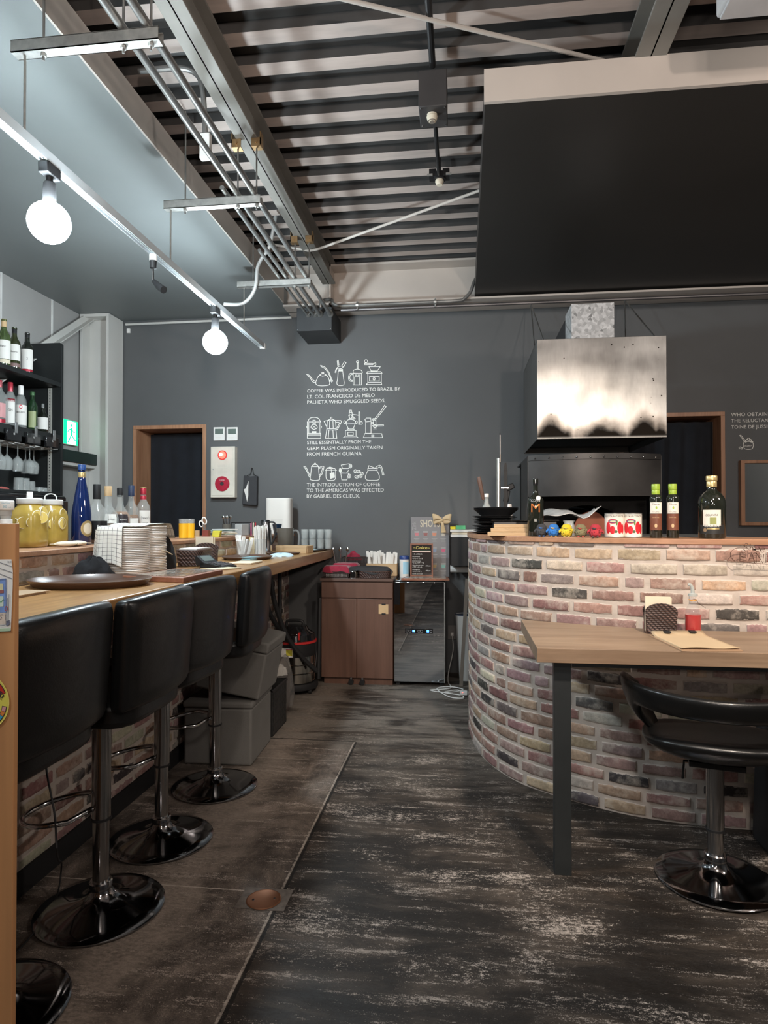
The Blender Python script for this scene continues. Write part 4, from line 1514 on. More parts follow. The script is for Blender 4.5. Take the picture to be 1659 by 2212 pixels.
def basket(label, c, lx, ly, h, rz, cat='basket', name='wicker_basket', fill=None):
    t = Thing(name, label, cat, c, rz)
    mb = MB()
    n = 40
    def ring(sx, z):
        out = []
        for k in range(n):
            a = 2 * pi * k / n
            e = 5
            q = (abs(cos(a)) ** e + abs(sin(a)) ** e) ** (-1 / e)
            out.append((lx * sx * q * cos(a), ly * sx * q * sin(a), z))
        return out
    rs = [ring(0.9, 0), ring(0.96, h * 0.5), ring(1.0, h), ring(0.94, h), ring(0.9, h * 0.5), ring(0.85, 0.006)]
    vs = [v for r in rs for v in r]
    fs = [(i * n + k, i * n + (k + 1) % n, (i + 1) * n + (k + 1) % n, (i + 1) * n + k) for i in range(len(rs) - 1) for k in range(n)]
    fs += [tuple(range(n - 1, -1, -1)), tuple((len(rs) - 1) * n + k for k in range(n))]
    mb.add(vs, fs)
    t.part('body', mb, MAT['woven'])
    t.part('rim', MB().tube([(p[0] * 1.0, p[1], p[2]) for p in ring(0.97, h)], 0.005, 8, closed=True), MAT['wicker'])
    return t
basket('brown wicker basket of papers behind the calculator', (-1.47, 3.43, CT), 0.075, 0.13, 0.085, 0.1)
mb = MB().box(-1.52, -1.42, 3.34, 3.53, CT + 0.07, CT + 0.096)
single('paper_stack', mb, MAT['paper_white'], 'white papers lying in the wicker basket', 'paper', bevel=0.002)


def napkin_holder(label, c, rz, w=0.11, h=0.135, nap=0.155):
    t = Thing('napkin_holder', label, 'napkin holder', c, rz)
    for i, y in enumerate((-0.03, 0.024)):
        pts = [(-w * 0.42, 0), (w * 0.42, 0), (w * 0.5, h * 0.72)] + [(w * 0.5 * cos(radians(a)), h * 0.72 + h * 0.28 * sin(radians(a))) for a in range(15, 180, 15)] + [(-w * 0.5, h * 0.72)]
        t.part('side_panel', MB().prismY(pts, y, y + 0.008), MAT['woven'], smooth=0, bevel=0.002)
    t.part('base', MB().box(-w * 0.42, w * 0.42, -0.03, 0.03, 0, 0.008), MAT['wicker'], smooth=0)
    for s_ in (-1, 1):
        t.part('end_strip', MB().box(s_ * w * 0.44 - 0.004, s_ * w * 0.44 + 0.004, -0.024, 0.024, 0.0, h * 0.62), MAT['wicker'], smooth=0)
    t.part('napkins', MB().box(-w * 0.48, w * 0.30, -0.016, -0.004, 0.01, nap), MAT['paper_cream'], smooth=0)
    t.part('napkins', MB().box(-w * 0.42, w * 0.36, 0.0, 0.014, 0.01, nap * 0.96), MAT['paper_cream'], smooth=0)
    return t
napkin_holder('woven napkin holder with peach napkins on the bar behind the calculator', (-1.52, 3.72, CT), radians(12), 0.13, 0.115, 0.15)

# calculator
t = Thing('calculator', 'black desk calculator with a tilted grey display on the bar', 'calculator', (-1.27, 3.27, CT), radians(72))
t.part('body', MB().prismX([(-0.075, 0), (0.08, 0), (0.08, 0.03), (-0.075, 0.010)], -0.055, 0.055), MAT['matte_black'], bevel=0.003)
t.part('display_housing', MB().prismX([(0.055, 0.01), (0.105, 0.01), (0.115, 0.055), (0.10, 0.062), (0.052, 0.026)], -0.055, 0.055), MAT['matte_black'], bevel=0.003)
mb = MB().quad((-0.04, 0.0615, 0.034), (0.04, 0.0615, 0.034), (0.04, 0.094, 0.0585), (-0.04, 0.094, 0.0585))
t.part('display', mb, M('lcd', (0.16, 0.19, 0.18), 0.2), smooth=0)
kb = MB()
for i in range(5):
    for j in range(5):
        x = -0.042 + 0.021 * i; y = -0.06 + 0.021 * j; z = 0.012 + (y + 0.075) * 0.129
        k = MB().box(x - 0.0075, x + 0.0075, y - 0.0075, y + 0.0075, z, z + 0.004)
        kb.join(k)
t.part('keys', kb, M('key_grey', (0.10, 0.10, 0.11), 0.4), smooth=0, bevel=0.001)

# order pad with clip
t = Thing('clipboard', 'pale yellow order pad on a dark clipboard at the worktop edge', 'clipboard', (-1.22, 3.1, CT), radians(64))
t.part('board', MB().box(-0.125, 0.125, -0.05, 0.05, 0, 0.003), M('kraft_dark', (0.25, 0.16, 0.09), 0.6), smooth=0)
t.part('pad', MB().box(-0.10, 0.122, -0.046, 0.046, 0.003, 0.0065), M('pad_yellow', (0.74, 0.68, 0.46), 0.7), smooth=0)
t.part('clip', MB().tube([(-0.118, -0.03, 0.008), (-0.112, 0, 0.014), (-0.118, 0.03, 0.008)], 0.004, 8), MAT['chrome'])
single('receipt_stack', MB().box(-1.30, -1.17, 3.50, 3.70, CT, CT + 0.010), MAT['paper_cream'], 'stack of peach slips between calculator and oval tray', 'paper', bevel=0.002)
single('receipt', MB().prism([(-1.40, 3.86), (-1.28, 3.80), (-1.24, 4.02), (-1.38, 4.1)], CT + 0.0055, CT + 0.012), M('teal_paper', (0.22, 0.38, 0.42), 0.6), 'blue printed slip lying in the oval tray', 'paper')

# drink things around the middle
def tumbler(name, c, r0, r1, h, mat, label, cat, group=None, n=20):
    pr = [(0, 0), (r0, 0), (r1, h), (r1 - 0.002, h), (r0 - 0.002, 0.004), (0, 0.004)]
    return single(name, MB().lathe(pr, n), mat, label, cat, group, loc=c, smooth=40)
M('clear_plastic', (0.6, 0.62, 0.61), 0.03, var=0, alpha=0.2, coat=1.0)

t = Thing('sachet_cup', 'clear plastic cup stuffed with white wrapped wet tissues', 'cup', (-1.46, 4.20, CT))
t.w('cup', MB().lathe([(0, 0), (0.042, 0), (0.052, 0.11), (0.050, 0.11), (0.040, 0.003), (0, 0.003)], 24, (-1.46, 4.20, CT)), MAT['clear_plastic'])
rnd = random.Random(8)
for k in range(9):
    a = rnd.uniform(0, 6.28); r = rnd.uniform(0.005, 0.028)
    b = MB().box(-0.011, 0.011, -0.005, 0.005, 0, rnd.uniform(0.105, 0.15))
    b.xf(Matrix.Translation((-1.46 + r * cos(a), 4.20 + r * sin(a), CT + 0.005)) @ Matrix.Rotation(rnd.uniform(-.25, .25), 4, 'X') @ Matrix.Rotation(rnd.uniform(-.25, .25), 4, 'Y') @ Matrix.Rotation(a, 4, 'Z'))
    t.w('sachet', b, MAT['paper_white'], bevel=0.003)
t = Thing('straw_glass', 'tall glass of white paper-wrapped straws on the bar', 'straw glass', (-1.345, 4.16, CT))
cx, cy = -1.375, 4.30
t.o.location = (cx, cy, CT); t.loc = (cx, cy, CT)
t.w('glass', MB().lathe([(0, 0), (0.036, 0), (0.04, 0.12), (0.038, 0.12), (0.034, 0.004), (0, 0.004)], 24, (cx, cy, CT)), MAT['clear_plastic'])
for k in range(26):
    a = k * 2.4; r = 0.033 * math.sqrt((k + 0.5) / 26)
    x, y_ = cx + r * cos(a), cy + r * sin(a)
    t.w('straw', MB().tube([(x, y_, CT + 0.006), (cx + r * 1.25 * cos(a), cy + r * 1.25 * sin(a), CT + 0.205 + 0.008 * sin(k * 3))], 0.0045, 6), MAT['paper_white'])
cx, cy = -1.45, 4.36
t = Thing('pick_cup', 'clear cup of pale yellow wrapped picks beside the straws', 'cup', (cx, cy, CT))
t.w('cup', MB().lathe([(0, 0), (0.026, 0), (0.03, 0.11), (0.0285, 0.11), (0.025, 0.003), (0, 0.003)], 20, (cx, cy, CT)), MAT['clear_plastic'])
for k in range(10):
    a = k * 2.4; r = 0.022 * math.sqrt((k + 0.5) / 10)
    t.w('pick', MB().tube([(cx + r * cos(a), cy + r * sin(a), CT + 0.005), (cx + r * cos(a), cy + r * sin(a), CT + 0.128)], 0.0048, 6), M('pick_yellow', (0.78, 0.62, 0.32), 0.6))
cx, cy = -1.44, 4.62
t = Thing('steel_pot', 'slim steel jug with a black handle behind the straws', 'jug', (cx, cy, CT))
t.w('body', MB().lathe([(0, 0), (0.045, 0), (0.047, 0.02), (0.044, 0.17), (0.036, 0.205), (0.034, 0.235), (0, 0.237)], 28, (cx, cy, CT)), MAT['chrome'])
t.w('lid', MB().lathe([(0, 0.236), (0.036, 0.236), (0.03, 0.25), (0, 0.252)], 24, (cx, cy, CT)), MAT['black_metal'])
t.w('handle', MB().tube(catmull([(cx + 0.03, cy, CT + 0.235), (cx + 0.07, cy, CT + 0.225), (cx + 0.075, cy, CT + 0.14), (cx + 0.046, cy, CT + 0.07)], 5), 0.007, 8), MAT['matte_black'])

# wooden tray box and blue cloth
t = Thing('wooden_box', 'low open light wood box beyond the light blue cloth', 'box', (-1.28, 4.85, CT), radians(-14))
L_, W_, h_ = 0.13, 0.06, 0.055
t.part('front_side', MB().prismY([(-L_, 0), (L_, 0), (L_ + 0.004, h_), (-L_ - 0.004, h_)], -W_, -W_ + 0.01), MAT['light_wood'], bevel=0.001)
t.part('back_side', MB().box(-L_, L_, W_ - 0.01, W_, 0, h_), MAT['light_wood'], bevel=0.001)
for s_ in (-1, 1):
    t.part('end_side', MB().box(s_ * L_ - 0.005, s_ * L_ + 0.005, -W_ + 0.01, W_ - 0.01, 0, h_), MAT['light_wood'], bevel=0.001)
t.part('bottom', MB().box(-L_ + 0.005, L_ - 0.005, -W_ + 0.01, W_ - 0.01, 0, 0.006), MAT['light_wood'])
lump('cleaning_cloth', (-1.235, 4.34, CT), (0.085, 0.10, 0.022), M('blue_cloth', (0.48, 0.60, 0.66), 0.9), 'folded light blue cleaning cloth on the worktop edge', 'cloth', 5, 0.12)

# pitcher
cx, cy = -1.40, 5.02
t = Thing('water_pitcher', 'smoky grey translucent water pitcher with a clear handle', 'pitcher', (cx, cy, CT))
t.w('body', MB().lathe([(0, 0), (0.058, 0), (0.062, 0.006), (0.066, 0.18), (0.067, 0.185), (0.0645, 0.185), (0.06, 0.01), (0, 0.008)], 32, (cx, cy, CT)),
    M('smoke_plastic', (0.20, 0.185, 0.16), 0.18, trans=0.35, var=0))
t.w('water', MB().lathe([(0, 0.01), (0.0585, 0.01), (0.061, 0.125), (0, 0.125)], 28, (cx, cy, CT)), M('dark_water', (0.045, 0.04, 0.034), 0.2, var=0))
t.w('spout', MB().prism([(cx - 0.06, cy - 0.02), (cx - 0.09, cy - 0.01), (cx - 0.06, cy + 0.01)], CT + 0.15, CT + 0.187), MAT['smoke_plastic'], bevel=0.004)
t.w('handle', MB().tube(catmull([(cx + 0.06, cy - 0.01, CT + 0.165), (cx + 0.1, cy - 0.015, CT + 0.165), (cx + 0.115, cy - 0.018, CT + 0.12), (cx + 0.11, cy - 0.018, CT + 0.05), (cx + 0.095, cy - 0.015, CT + 0.025), (cx + 0.06, cy - 0.01, CT + 0.03)], 5), 0.008, 8),
    MAT['clear_plastic'])
# stacked tumblers, two high
gnum = ('first', 'second', 'third', 'fourth')
TG = [(0, 0), (0.027, 0), (0.031, 0.078), (0.0295, 0.078), (0.026, 0.008), (0, 0.008)]
g0 = single('tumbler', MB().lathe(TG, 18), MAT['glass'], 'x', 'glass', 'clear glasses stacked at the end of the bar', loc=(0, 0, 0), smooth=40)
first = True
for j in range(3):
    for i in range(4):
        for k in range(2):
            o = g0 if first else g0.copy()
            if not first:
                scn.collection.objects.link(o)
            first = False
            o.location = (-1.30 + i * 0.066 - 0.02 * j, 5.25 + 0.075 * j, CT + 0.0145 + k * 0.0795 + (0 if j else 0.0))
            o['label'] = '%s clear glass, %s from the left in the %s row of stacked glasses' % (('lower', 'upper')[k], gnum[i], ('front', 'middle', 'back')[j])
for o in scn.objects:
    if o.get('group') == 'clear glasses stacked at the end of the bar':
        o.location.z = o.location.z

# air purifier
t = Thing('air_purifier', 'tall white rounded air purifier on the far end of the ledge', 'air purifier', (-1.56, 5.4, LT))
pts = []
for k in range(36):
    a = 2 * pi * k / 36
    e = 4.5
    q = (abs(cos(a)) ** e + abs(sin(a)) ** e) ** (-1 / e)
    pts.append((0.108 * q * cos(a), 0.07 * q * sin(a)))
mb = MB().prism([(-1.56 + x, 5.40 + y) for x, y in pts], LT, LT + 0.31)
t.w('housing', mb, M('purifier_white', (0.80, 0.77, 0.72), 0.35, var=0.02), bevel=0.012, seg=4)
mb = MB()
for i in range(12):
    for j in range(10):
        x = -1.61 + i * 0.0085; z = LT + 0.05 + j * 0.0085
        mb.box(x, x + 0.003, 5.3285, 5.3300, z, z + 0.003)
t.w('air_grille', mb, M('grille_grey', (0.35, 0.34, 0.3), 0.5), smooth=0)
single('dark_cup', MB().lathe([(0, 0), (0.024, 0), (0.04, 0.088), (0.038, 0.088), (0.022, 0.006), (0, 0.006)], 24), M('navy_glass', (0.01, 0.025, 0.05), 0.1, coat=0.6), 'small dark blue cup in front of the air purifier', 'cup', loc=(-1.515, 5.18, LT), smooth=40)

# ------------------------------------------------------------ on the ledge
def lemon_jar(loc, label, rz, seed):
    t = Thing('lemon_jar', label, 'jar', loc, group='big jars of lemon drink on the ledge')
    prof = [(0, 0), (0.056, 0), (0.063, 0.008), (0.0645, 0.03), (0.0645, 0.135), (0.06, 0.16), (0.05, 0.178), (0.046, 0.19), (0.0, 0.19)]
    t.part('jar_body', MB().lathe(prof, 36, sq=[0, 0.25, .25, .25, .25, .15, 0, 0, 0]), MAT['lemonade'], smooth=50)
    t.part('lid', MB().lathe([(0, 0.189), (0.051, 0.189), (0.052, 0.191), (0.052, 0.209), (0.048, 0.213), (0, 0.213)], 40), M('lid_white', (0.68, 0.67, 0.64), 0.45), smooth=40)
    oa = arc(0, 0.222, 0.026, 0, 180, 12, 0.020)
    ia = arc(0, 0.222, 0.0215, 0, 180, 12, 0.0155)
    h = MB().prismY([(0.026, 0.211)] + oa + [(-0.026, 0.211), (-0.0215, 0.211)] + ia[::-1] + [(0.0215, 0.211)], -0.011, 0.011)
    o = t.part('lid_handle', h, MAT['lid_white'], smooth=0)
    o.rotation_euler.z = rz
    rnd = random.Random(seed)
    face = face_to_cam(loc[0], loc[1])
    for k in range(7):
        fa = face + rnd.uniform(-1.0, 1.0)
        zc_ = rnd.uniform(0.10, 0.155)
        rr = rnd.uniform(0.020, 0.027)
        tl = rnd.uniform(-0.9, 0.9)
        R = 0.0655 if zc_ < 0.14 else 0.060
        M4 = Matrix.Translation((R * cos(fa), R * sin(fa), zc_)) @ Matrix.Rotation(fa, 4, 'Z') @ Matrix.Rotation(rnd.uniform(-.5, .5), 4, 'Z') @ Matrix.Rotation(tl, 4, 'X') @ Matrix.Rotation(pi / 2, 4, 'Y')
        sl = MB().lathe([(0, -0.002), (rr, -0.002), (rr, 0.002), (0, 0.002)], 20)
        t.part('lemon_slice', MB().join(sl, M4), MAT['lemon_peel'] if k % 2 else MAT['lemonade'])
        rg = MB().tube([(rr * cos(a * pi / 10), rr * sin(a * pi / 10), 0) for a in range(20)], 0.0022, 6, closed=True)
        t.part('slice_rind', MB().join(rg, M4), MAT['pith'])
    return t
lemon_jar((-1.87, 2.61, LT), 'big jar of lemon drink nearer the camera, its lid loop seen edge-on', radians(-50), 2)
lemon_jar((-1.89, 2.785, LT), 'big jar of lemon drink behind the first, its lid loop seen broadside', radians(28), 5)

# measuring dispenser bottle at the left edge
loc = (-1.80, 2.37, LT)
t = Thing('dispenser_bottle', 'dark bottle with a white thirty millilitre measuring cap at the left edge', 'dispenser bottle', loc)
t.part('bottle', MB().lathe([(0, 0), (0.04, 0), (0.042, 0.01), (0.042, 0.05), (0.02, 0.085), (0.012, 0.1), (0, 0.1)], 28), MAT['glass_dark'])
t.part('collar', MB().lathe([(0, 0.098), (0.024, 0.098), (0.024, 0.122), (0, 0.122)], 28), MAT['white_plastic'], bevel=0.001)
t.part('chamber', MB().lathe([(0, 0.122), (0.018, 0.122), (0.02, 0.135), (0.023, 0.138), (0.023, 0.158), (0, 0.158)], 28), M('frosted', (0.62, 0.63, 0.62), 0.3, trans=0.3, var=0))
t.part('cap', MB().lathe([(0, 0.158), (0.029, 0.158), (0.030, 0.16), (0.030, 0.193), (0.027, 0.196), (0, 0.196)], 32), MAT['white_plastic'])
fc = face_to_cam(*loc[:2])
t.part('lettering', text_on_cyl('30', 0.009, 0.0308, 0.166, fc - 0.1, 0.014), M('ink_teal', (0.12, 0.35, 0.42), 0.6), smooth=0)
t.part('lettering', text_on_cyl('SUNTORY', 0.006, 0.0308, 0.181, fc, 0.03), MAT['ink_teal'], smooth=0)
t.part('lettering', text_on_cyl('ml', 0.006, 0.0308, 0.166, fc + 0.45, 0.009), MAT['ink_teal'], smooth=0)
single('coral_dish', MB().lathe([(0, 0), (0.05, 0.003), (0.045, 0.012), (0.02, 0.02), (0, 0.022)], 24), M('coral', (0.5, 0.13, 0.11), 0.5), 'coral red dish glimpsed at the left photo edge above the panel', 'dish',
       loc=(-3.17, aX(3, 1000, -3.17).y, 1.5155), smooth=50)

# blue sake bottle and whiskies
G3 = 'bottles standing on the ledge'
XB = -1.84
def onledge(px, X=XB): return (X, aX(px, 1000, X).y, LT)
SAKE = [(0, 0), (0.042, 0), (0.045, 0.006), (0.045, 0.13), (0.043, 0.16), (0.030, 0.24), (0.018, 0.30), (0.0155, 0.32), (0.0155, 0.345), (0.018, 0.346), (0.018, 0.37), (0, 0.37)]
t = bottle('tall cobalt blue bottle with an oval gold label', onledge(177), SAKE, MAT['glass_blue'], group=G3, h=0.385, wr=1.0,
       cap=[(0.362, 0.388, 0.0185, M('blue_cap', (0.02, 0.06, 0.2), 0.3, coat=0.5)), (0.325, 0.352, 0.0172, MAT['gold_foil'])], rot=0)
fc = face_to_cam(*onledge(177)[:2]) + radians(38)
def ovl(rx, rz, zc_, r, fc, n=28):
    mb = MB()
    rings = 5
    vs = [(r * cos(fc), r * sin(fc), zc_)]
    for j in range(1, rings + 1):
        for k in range(n):
            a = 2 * pi * k / n
            x = rx * j / rings * cos(a)
            vs.append((r * cos(fc + x / r), r * sin(fc + x / r), zc_ + rz * j / rings * sin(a)))
    fs = [(0, 1 + k, 1 + (k + 1) % n) for k in range(n)]
    for j in range(rings - 1):
        for k in range(n):
            a0 = 1 + j * n + k; a1 = 1 + j * n + (k + 1) % n
            fs.append((a0, a0 + n, a1 + n, a1))
    return mb.add(vs, fs)
lb = t.part('label', ovl(0.034, 0.039, 0.078, 0.0462, fc), MAT['gold_foil'])
t.part('label_centre', ovl(0.023, 0.027, 0.078, 0.0468, fc), MAT['paper_cream'], parent=lb)

EVAN = [(0, 0), (0.042, 0), (0.045, 0.006), (0.045, 0.12), (0.038, 0.145), (0.022, 0.175), (0.017, 0.19), (0.0175, 0.235), (0, 0.235)]
bottle('square clear bourbon bottle with a long black cap and black label', onledge(210), EVAN, MAT['glass'], group=G3, h=0.27, wr=1.0, sq=0.7,
       cap=[(0.225, 0.30, 0.0185, MAT['matte_black'])], bands=[(0.02, 0.115, MAT['matte_black'], 60)], liquid=(0.05, MAT['whisky']),
       texts=[('Evan', 0.082, 0.012, MAT['ink_white'], 0.03), ('Williams', 0.062, 0.012, MAT['ink_white'], 0.048)], rot=20)
for px, capm, bandm, txt, lab in ((234, MAT['cork'], MAT['paper_white'], MAT['ink'], 'clear whiskey bottle with a cork-coloured cap and pale arched label'),
                            (260, MAT['matte_black'], M('label_black', (0.03, 0.022, 0.025), 0.5), MAT['ink_white'], 'whiskey bottle with a small black cap and dark arched label')):
    k = (px == 234)
    bottle(lab, onledge(px, -1.86), EVAN, MAT['glass'], group=G3, h=0.255, wr=1.0, sq=0.5,
           cap=[(0.245, 0.298 if k else 0.295, 0.019 if k else 0.0165, capm)], bands=[(0.03, 0.15, bandm, 42)], liquid=(0.07 if k else 0.165, MAT['whisky']),
           texts=[('BUSHMILLS', 0.118, 0.008, MAT['ink_white'] if not k else MAT['ink'], 0.034), ('IRISH WHISKEY' if k else 'BLACK BUSH', 0.10, 0.005, txt, 0.026)], rot=22)
bottle('whisky bottle with a dark blue capsule and cream label', onledge(284, -1.88), SPIRIT, MAT['glass'], group=G3, h=0.27, wr=1.08, cap=[(0.255, 0.316, 0.017, M('navy_cap', (0.03, 0.045, 0.09), 0.35))],
       bands=[(0.03, 0.13, MAT['paper_white'], 52)], liquid=(0.15, MAT['whisky']), texts=[('TALISKER', 0.085, 0.009, MAT['ink'], 0.04)], rot=20)
bottle('clear scotch bottle with a red and gold capsule, rightmost of the ledge row', onledge(310, -1.86), SPIRIT, MAT['glass'], group=G3, h=0.29, wr=1.08,
       cap=[(0.235, 0.262, 0.0175, MAT['red_foil']), (0.268, 0.306, 0.0168, MAT['red_foil']), (0.306, 0.311, 0.0172, MAT['gold_foil'])], bands=[(0.04, 0.175, MAT['paper_white'], 48)],
       texts=[("Dewar's", 0.125, 0.016, MAT['ink'], 0.05), ('WHITE LABEL', 0.10, 0.006, MAT['ink'], 0.034)], rot=18)

# small snack packets
for k, (px, lab) in enumerate(((143, 'cream snack packet lying right of the lemon jars'), (168, 'cream snack packet lying under the blue bottle, farther right'))):
    q = onledge(px, -1.74)
    mb = MB().ball((0, 0, 0.013), (0.05, 0.03, 0.013), 16, 8)
    mb.box(-0.06, -0.045, -0.022, 0.022, 0.011, 0.015)
    mb.box(0.045, 0.06, -0.022, 0.022, 0.011, 0.015)
    single('snack_packet', mb, MAT['paper_cream'], lab, 'packet', 'snack packets on the ledge', loc=(q[0], q[1], LT), rotz=radians(60 + 15 * k), smooth=60)

# juice glasses
for px, X, lab in ((397, -1.80, 'glass of orange juice, left of the two'), (411, -1.77, 'glass of orange juice, right of the two')):
    q = onledge(px, X)
    t = Thing('juice_glass', lab, 'glass', q, group='orange juice glasses on the ledge')
    t.part('glass', MB().lathe([(0, 0), (0.027, 0), (0.030, 0.128), (0.0285, 0.128), (0.0262, 0.1), (0, 0.1)], 24), MAT['clear_plastic'], smooth=40)
    t.part('juice', MB().lathe([(0, 0.003), (0.0285, 0.003), (0.0302, 0.098), (0, 0.098)], 24), MAT['oj'], smooth=40)
# wooden block
q = onledge(427, -1.80)
single('wooden_block', MB().box(-0.012, 0.012, -0.01, 0.01, 0, 0.05), MAT['cork'], 'small wooden block between the juice and the scissors', 'block', loc=q)
# scissors in a holder
q = onledge(447, -1.76)
t = Thing('scissors', 'scissors with white handles standing tilted in the pen holder', 'scissors', q)
hl = MB()
hl.tube([(0.012 + 0.014 * cos(a * pi / 8), 0, 0.115 + 0.024 * sin(a * pi / 8)) for a in range(16)], 0.0042, 8, closed=True)
t.part('handle_loop', hl, MAT['white_plastic'])
hl2 = MB().tube([(-0.014 + 0.012 * cos(a * pi / 8), 0.006, 0.10 + 0.02 * sin(a * pi / 8)) for a in range(16)], 0.0042, 8, closed=True)
t.part('handle_loop', hl2, MAT['white_plastic'])
t.part('blades', MB().box(-0.006, 0.008, -0.002, 0.004, 0.012, 0.1), MAT['chrome'])
t.o.rotation_euler = (0, radians(-14), radians(20))
t = Thing('pen_holder', 'dark red pen holder with a yellow box beside the scissors', 'pen holder', (q[0], q[1], LT))
t.part('cup', MB().box(-0.026, 0.02, -0.02, 0.02, 0, 0.05).box(-0.02, 0.014, -0.014, 0.014, 0.05, 0.0505), M('dark_red', (0.22, 0.05, 0.035), 0.5), bevel=0.002)
q2 = onledge(463, -1.74)
single('yellow_box', MB().prismY([(-0.03, 0), (0.025, 0), (0.035, 0.045), (-0.02, 0.045)], -0.02, 0.02), M('acid_yellow', (0.62, 0.56, 0.06), 0.5), 'acid yellow tape dispenser beside the scissors', 'tape dispenser', loc=(q2[0] + 0.01, q2[1] + 0.02, LT), bevel=0.003)
# paper piles
q = onledge(482, -1.75)
rnd = random.Random(5)
PC = [MAT['paper_cream'], MAT['paper_white'], M('paper_green', (0.36, 0.42, 0.3), 0.7), M('paper_teal', (0.3, 0.42, 0.42), 0.7)]
for k in range(8):
    o = MB().box(-0.075, 0.075, -0.055, 0.055, 0, 0.0045)
    single('leaflet_pile', o, PC[rnd.randrange(4)], ('lowest', 'second lowest', 'third lowest', 'fourth lowest', 'fourth highest', 'third highest', 'second highest', 'topmost')[k] + ' bundle of leaflets in the pile on the ledge', 'leaflets', 'leaflet bundles piled on the ledge',
           loc=(q[0] + rnd.uniform(-.008, .008), q[1] + rnd.uniform(-.01, .01) + 0.02, LT + 0.014 + k * 0.0051), rotz=radians(70 + rnd.uniform(-14, 14)))
single('white_dish', MB().lathe([(0, 0), (0.07, 0), (0.085, 0.012), (0.083, 0.013), (0.07, 0.004), (0, 0.004)], 28), MAT['white_plastic'], 'white oblong dish under the pile of leaflets', 'dish', loc=(q[0], q[1] + 0.02, LT), smooth=40)
q = onledge(523, -1.70)
single('organizer', MB().box(-0.05, 0.05, -0.03, 0.03, 0, 0.09), M('grey_plastic', (0.42, 0.42, 0.41), 0.5), 'translucent grey letter box right of the leaflets on the ledge', 'box', loc=(q[0], q[1], LT), rotz=radians(75), bevel=0.004)
for k, (dx, m_) in enumerate(((-0.01, M('pink_ink', (0.6, 0.12, 0.25), 0.5)), (0.004, MAT['paper_cream']), (0.017, MAT['red_foil']))):
    single('marker', MB().tube([(0, 0, 0), (0, 0, 0.1)], 0.0055, 8), m_, ('pink', 'cream', 'dark red')[k] + ' marker standing right of the grey letter box', 'pen', loc=(q[0] + 0.05 + dx, q[1] + 0.11 + dx, LT))
q = onledge(490, -1.86)
t = Thing('cutlery_jar', 'dark jar of steel spoons behind the leaflets', 'cutlery jar', (q[0], q[1], LT))
t.part('jar', MB().lathe([(0, 0), (0.03, 0), (0.034, 0.09), (0.032, 0.09), (0.028, 0.004), (0, 0.004)], 20), MAT['smoke_plastic'], smooth=40)
for k in range(6):
    a = k * 1.05
    mb = MB().tube([(0.01 * cos(a), 0.01 * sin(a), 0.006), (0.03 * cos(a), 0.03 * sin(a), 0.135)], 0.0022, 6)
    mb.ball((0.032 * cos(a), 0.032 * sin(a), 0.145), (0.009, 0.005, 0.014), 10, 6)
    t.part('spoon', mb, MAT['chrome'])
q = onledge(535, -1.62)
single('wire_basket', MB().tube([(-0.08, -0.05, 0.1), (0.08, -0.05, 0.1), (0.08, 0.05, 0.1), (-0.08, 0.05, 0.1)], 0.004, 6, closed=True).tube([(-0.08, -0.05, 0.1), (-0.07, -0.04, 0)], 0.003, 6)
       .tube([(0.08, -0.05, 0.1), (0.07, -0.04, 0)], 0.003, 6).tube([(0.08, 0.05, 0.1), (0.07, 0.04, 0)], 0.003, 6).tube([(-0.08, 0.05, 0.1), (-0.07, 0.04, 0)], 0.003, 6),
       MAT['black_metal'], 'black wire rack behind the straws on the ledge', 'wire rack', loc=(-1.74, 5.0, LT))

# ============================================================ back aisle: cabinet, wine fridge and what stands on them
CX0, CX1, CY = -1.125, -0.55, 5.085
t = Thing('cabinet', 'brown wooden cabinet with a top drawer and two doors against the back wall', 'cabinet', ((CX0 + CX1) / 2, 5.3, 0))
CTOP = 0.842
t.w('carcass', MB().box(CX0, CX1, CY + 0.018, 5.54, 0.05, CTOP - 0.022), MAT['walnut'], smooth=0, bevel=0.001)
t.w('plinth', MB().box(CX0 + 0.02, CX1 - 0.005, CY + 0.03, 5.5, 0.0, 0.05), MAT['walnut'], smooth=0)
t.w('top', MB().box(CX0 - 0.008, CX1 + 0.004, CY - 0.01, 5.56, CTOP - 0.022, CTOP), M('walnut_top', (0.12, 0.075, 0.06), 0.35, var=0.1), bevel=0.002)
t.w('drawer', MB().box(CX0 + 0.002, CX1 - 0.002, CY, CY + 0.018, CTOP - 0.155, CTOP - 0.032), MAT['walnut'], bevel=0.003)
cm = (CX0 + CX1) / 2
for x0, x1 in ((CX0 + 0.002, cm - 0.0015), (cm + 0.0015, CX1 - 0.002)):
    t.w('door', MB().box(x0, x1, CY, CY + 0.018, 0.055, CTOP - 0.162), MAT['walnut'], bevel=0.003)
for xx in (cm - 0.045, cm + 0.045):
    mb = MB().tube([(xx, CY - 0.012, 0.022), (xx, CY + 0.012, 0.022)], 0.021, 14)
    w_ = t.w('caster', mb, MAT['matte_black'])
    t.w('caster_mount', MB().box(xx - 0.008, xx + 0.008, CY - 0.002, CY + 0.01, 0.035, 0.058), MAT['chrome'], parent=w_, bevel=0.001)
st = t.w('paper_tag', MB().box(-0.662, -0.585, CY - 0.0018, CY - 0.0005, 0.565, 0.64), MAT['cork'], smooth=0)
for zz in (0.565, 0.64):
    t.w('tape', MB().box(-0.638, -0.606, CY - 0.0028, CY - 0.0019, zz - 0.006, zz + 0.006), MAT['matte_black'], parent=st, smooth=0)
mb = MB()
for k, s_ in enumerate(('HELP', 'SELF')):
    q = text_mb(s_, 0.009, 0.04, 'C')
    q.v = [(x - 0.623, CY - 0.0022, z + 0.612 - 0.02 * k) for x, _, z in q.v]
    mb.join(q)
# (the tag's faint writing cannot be read: left as plain strokes of its paper)

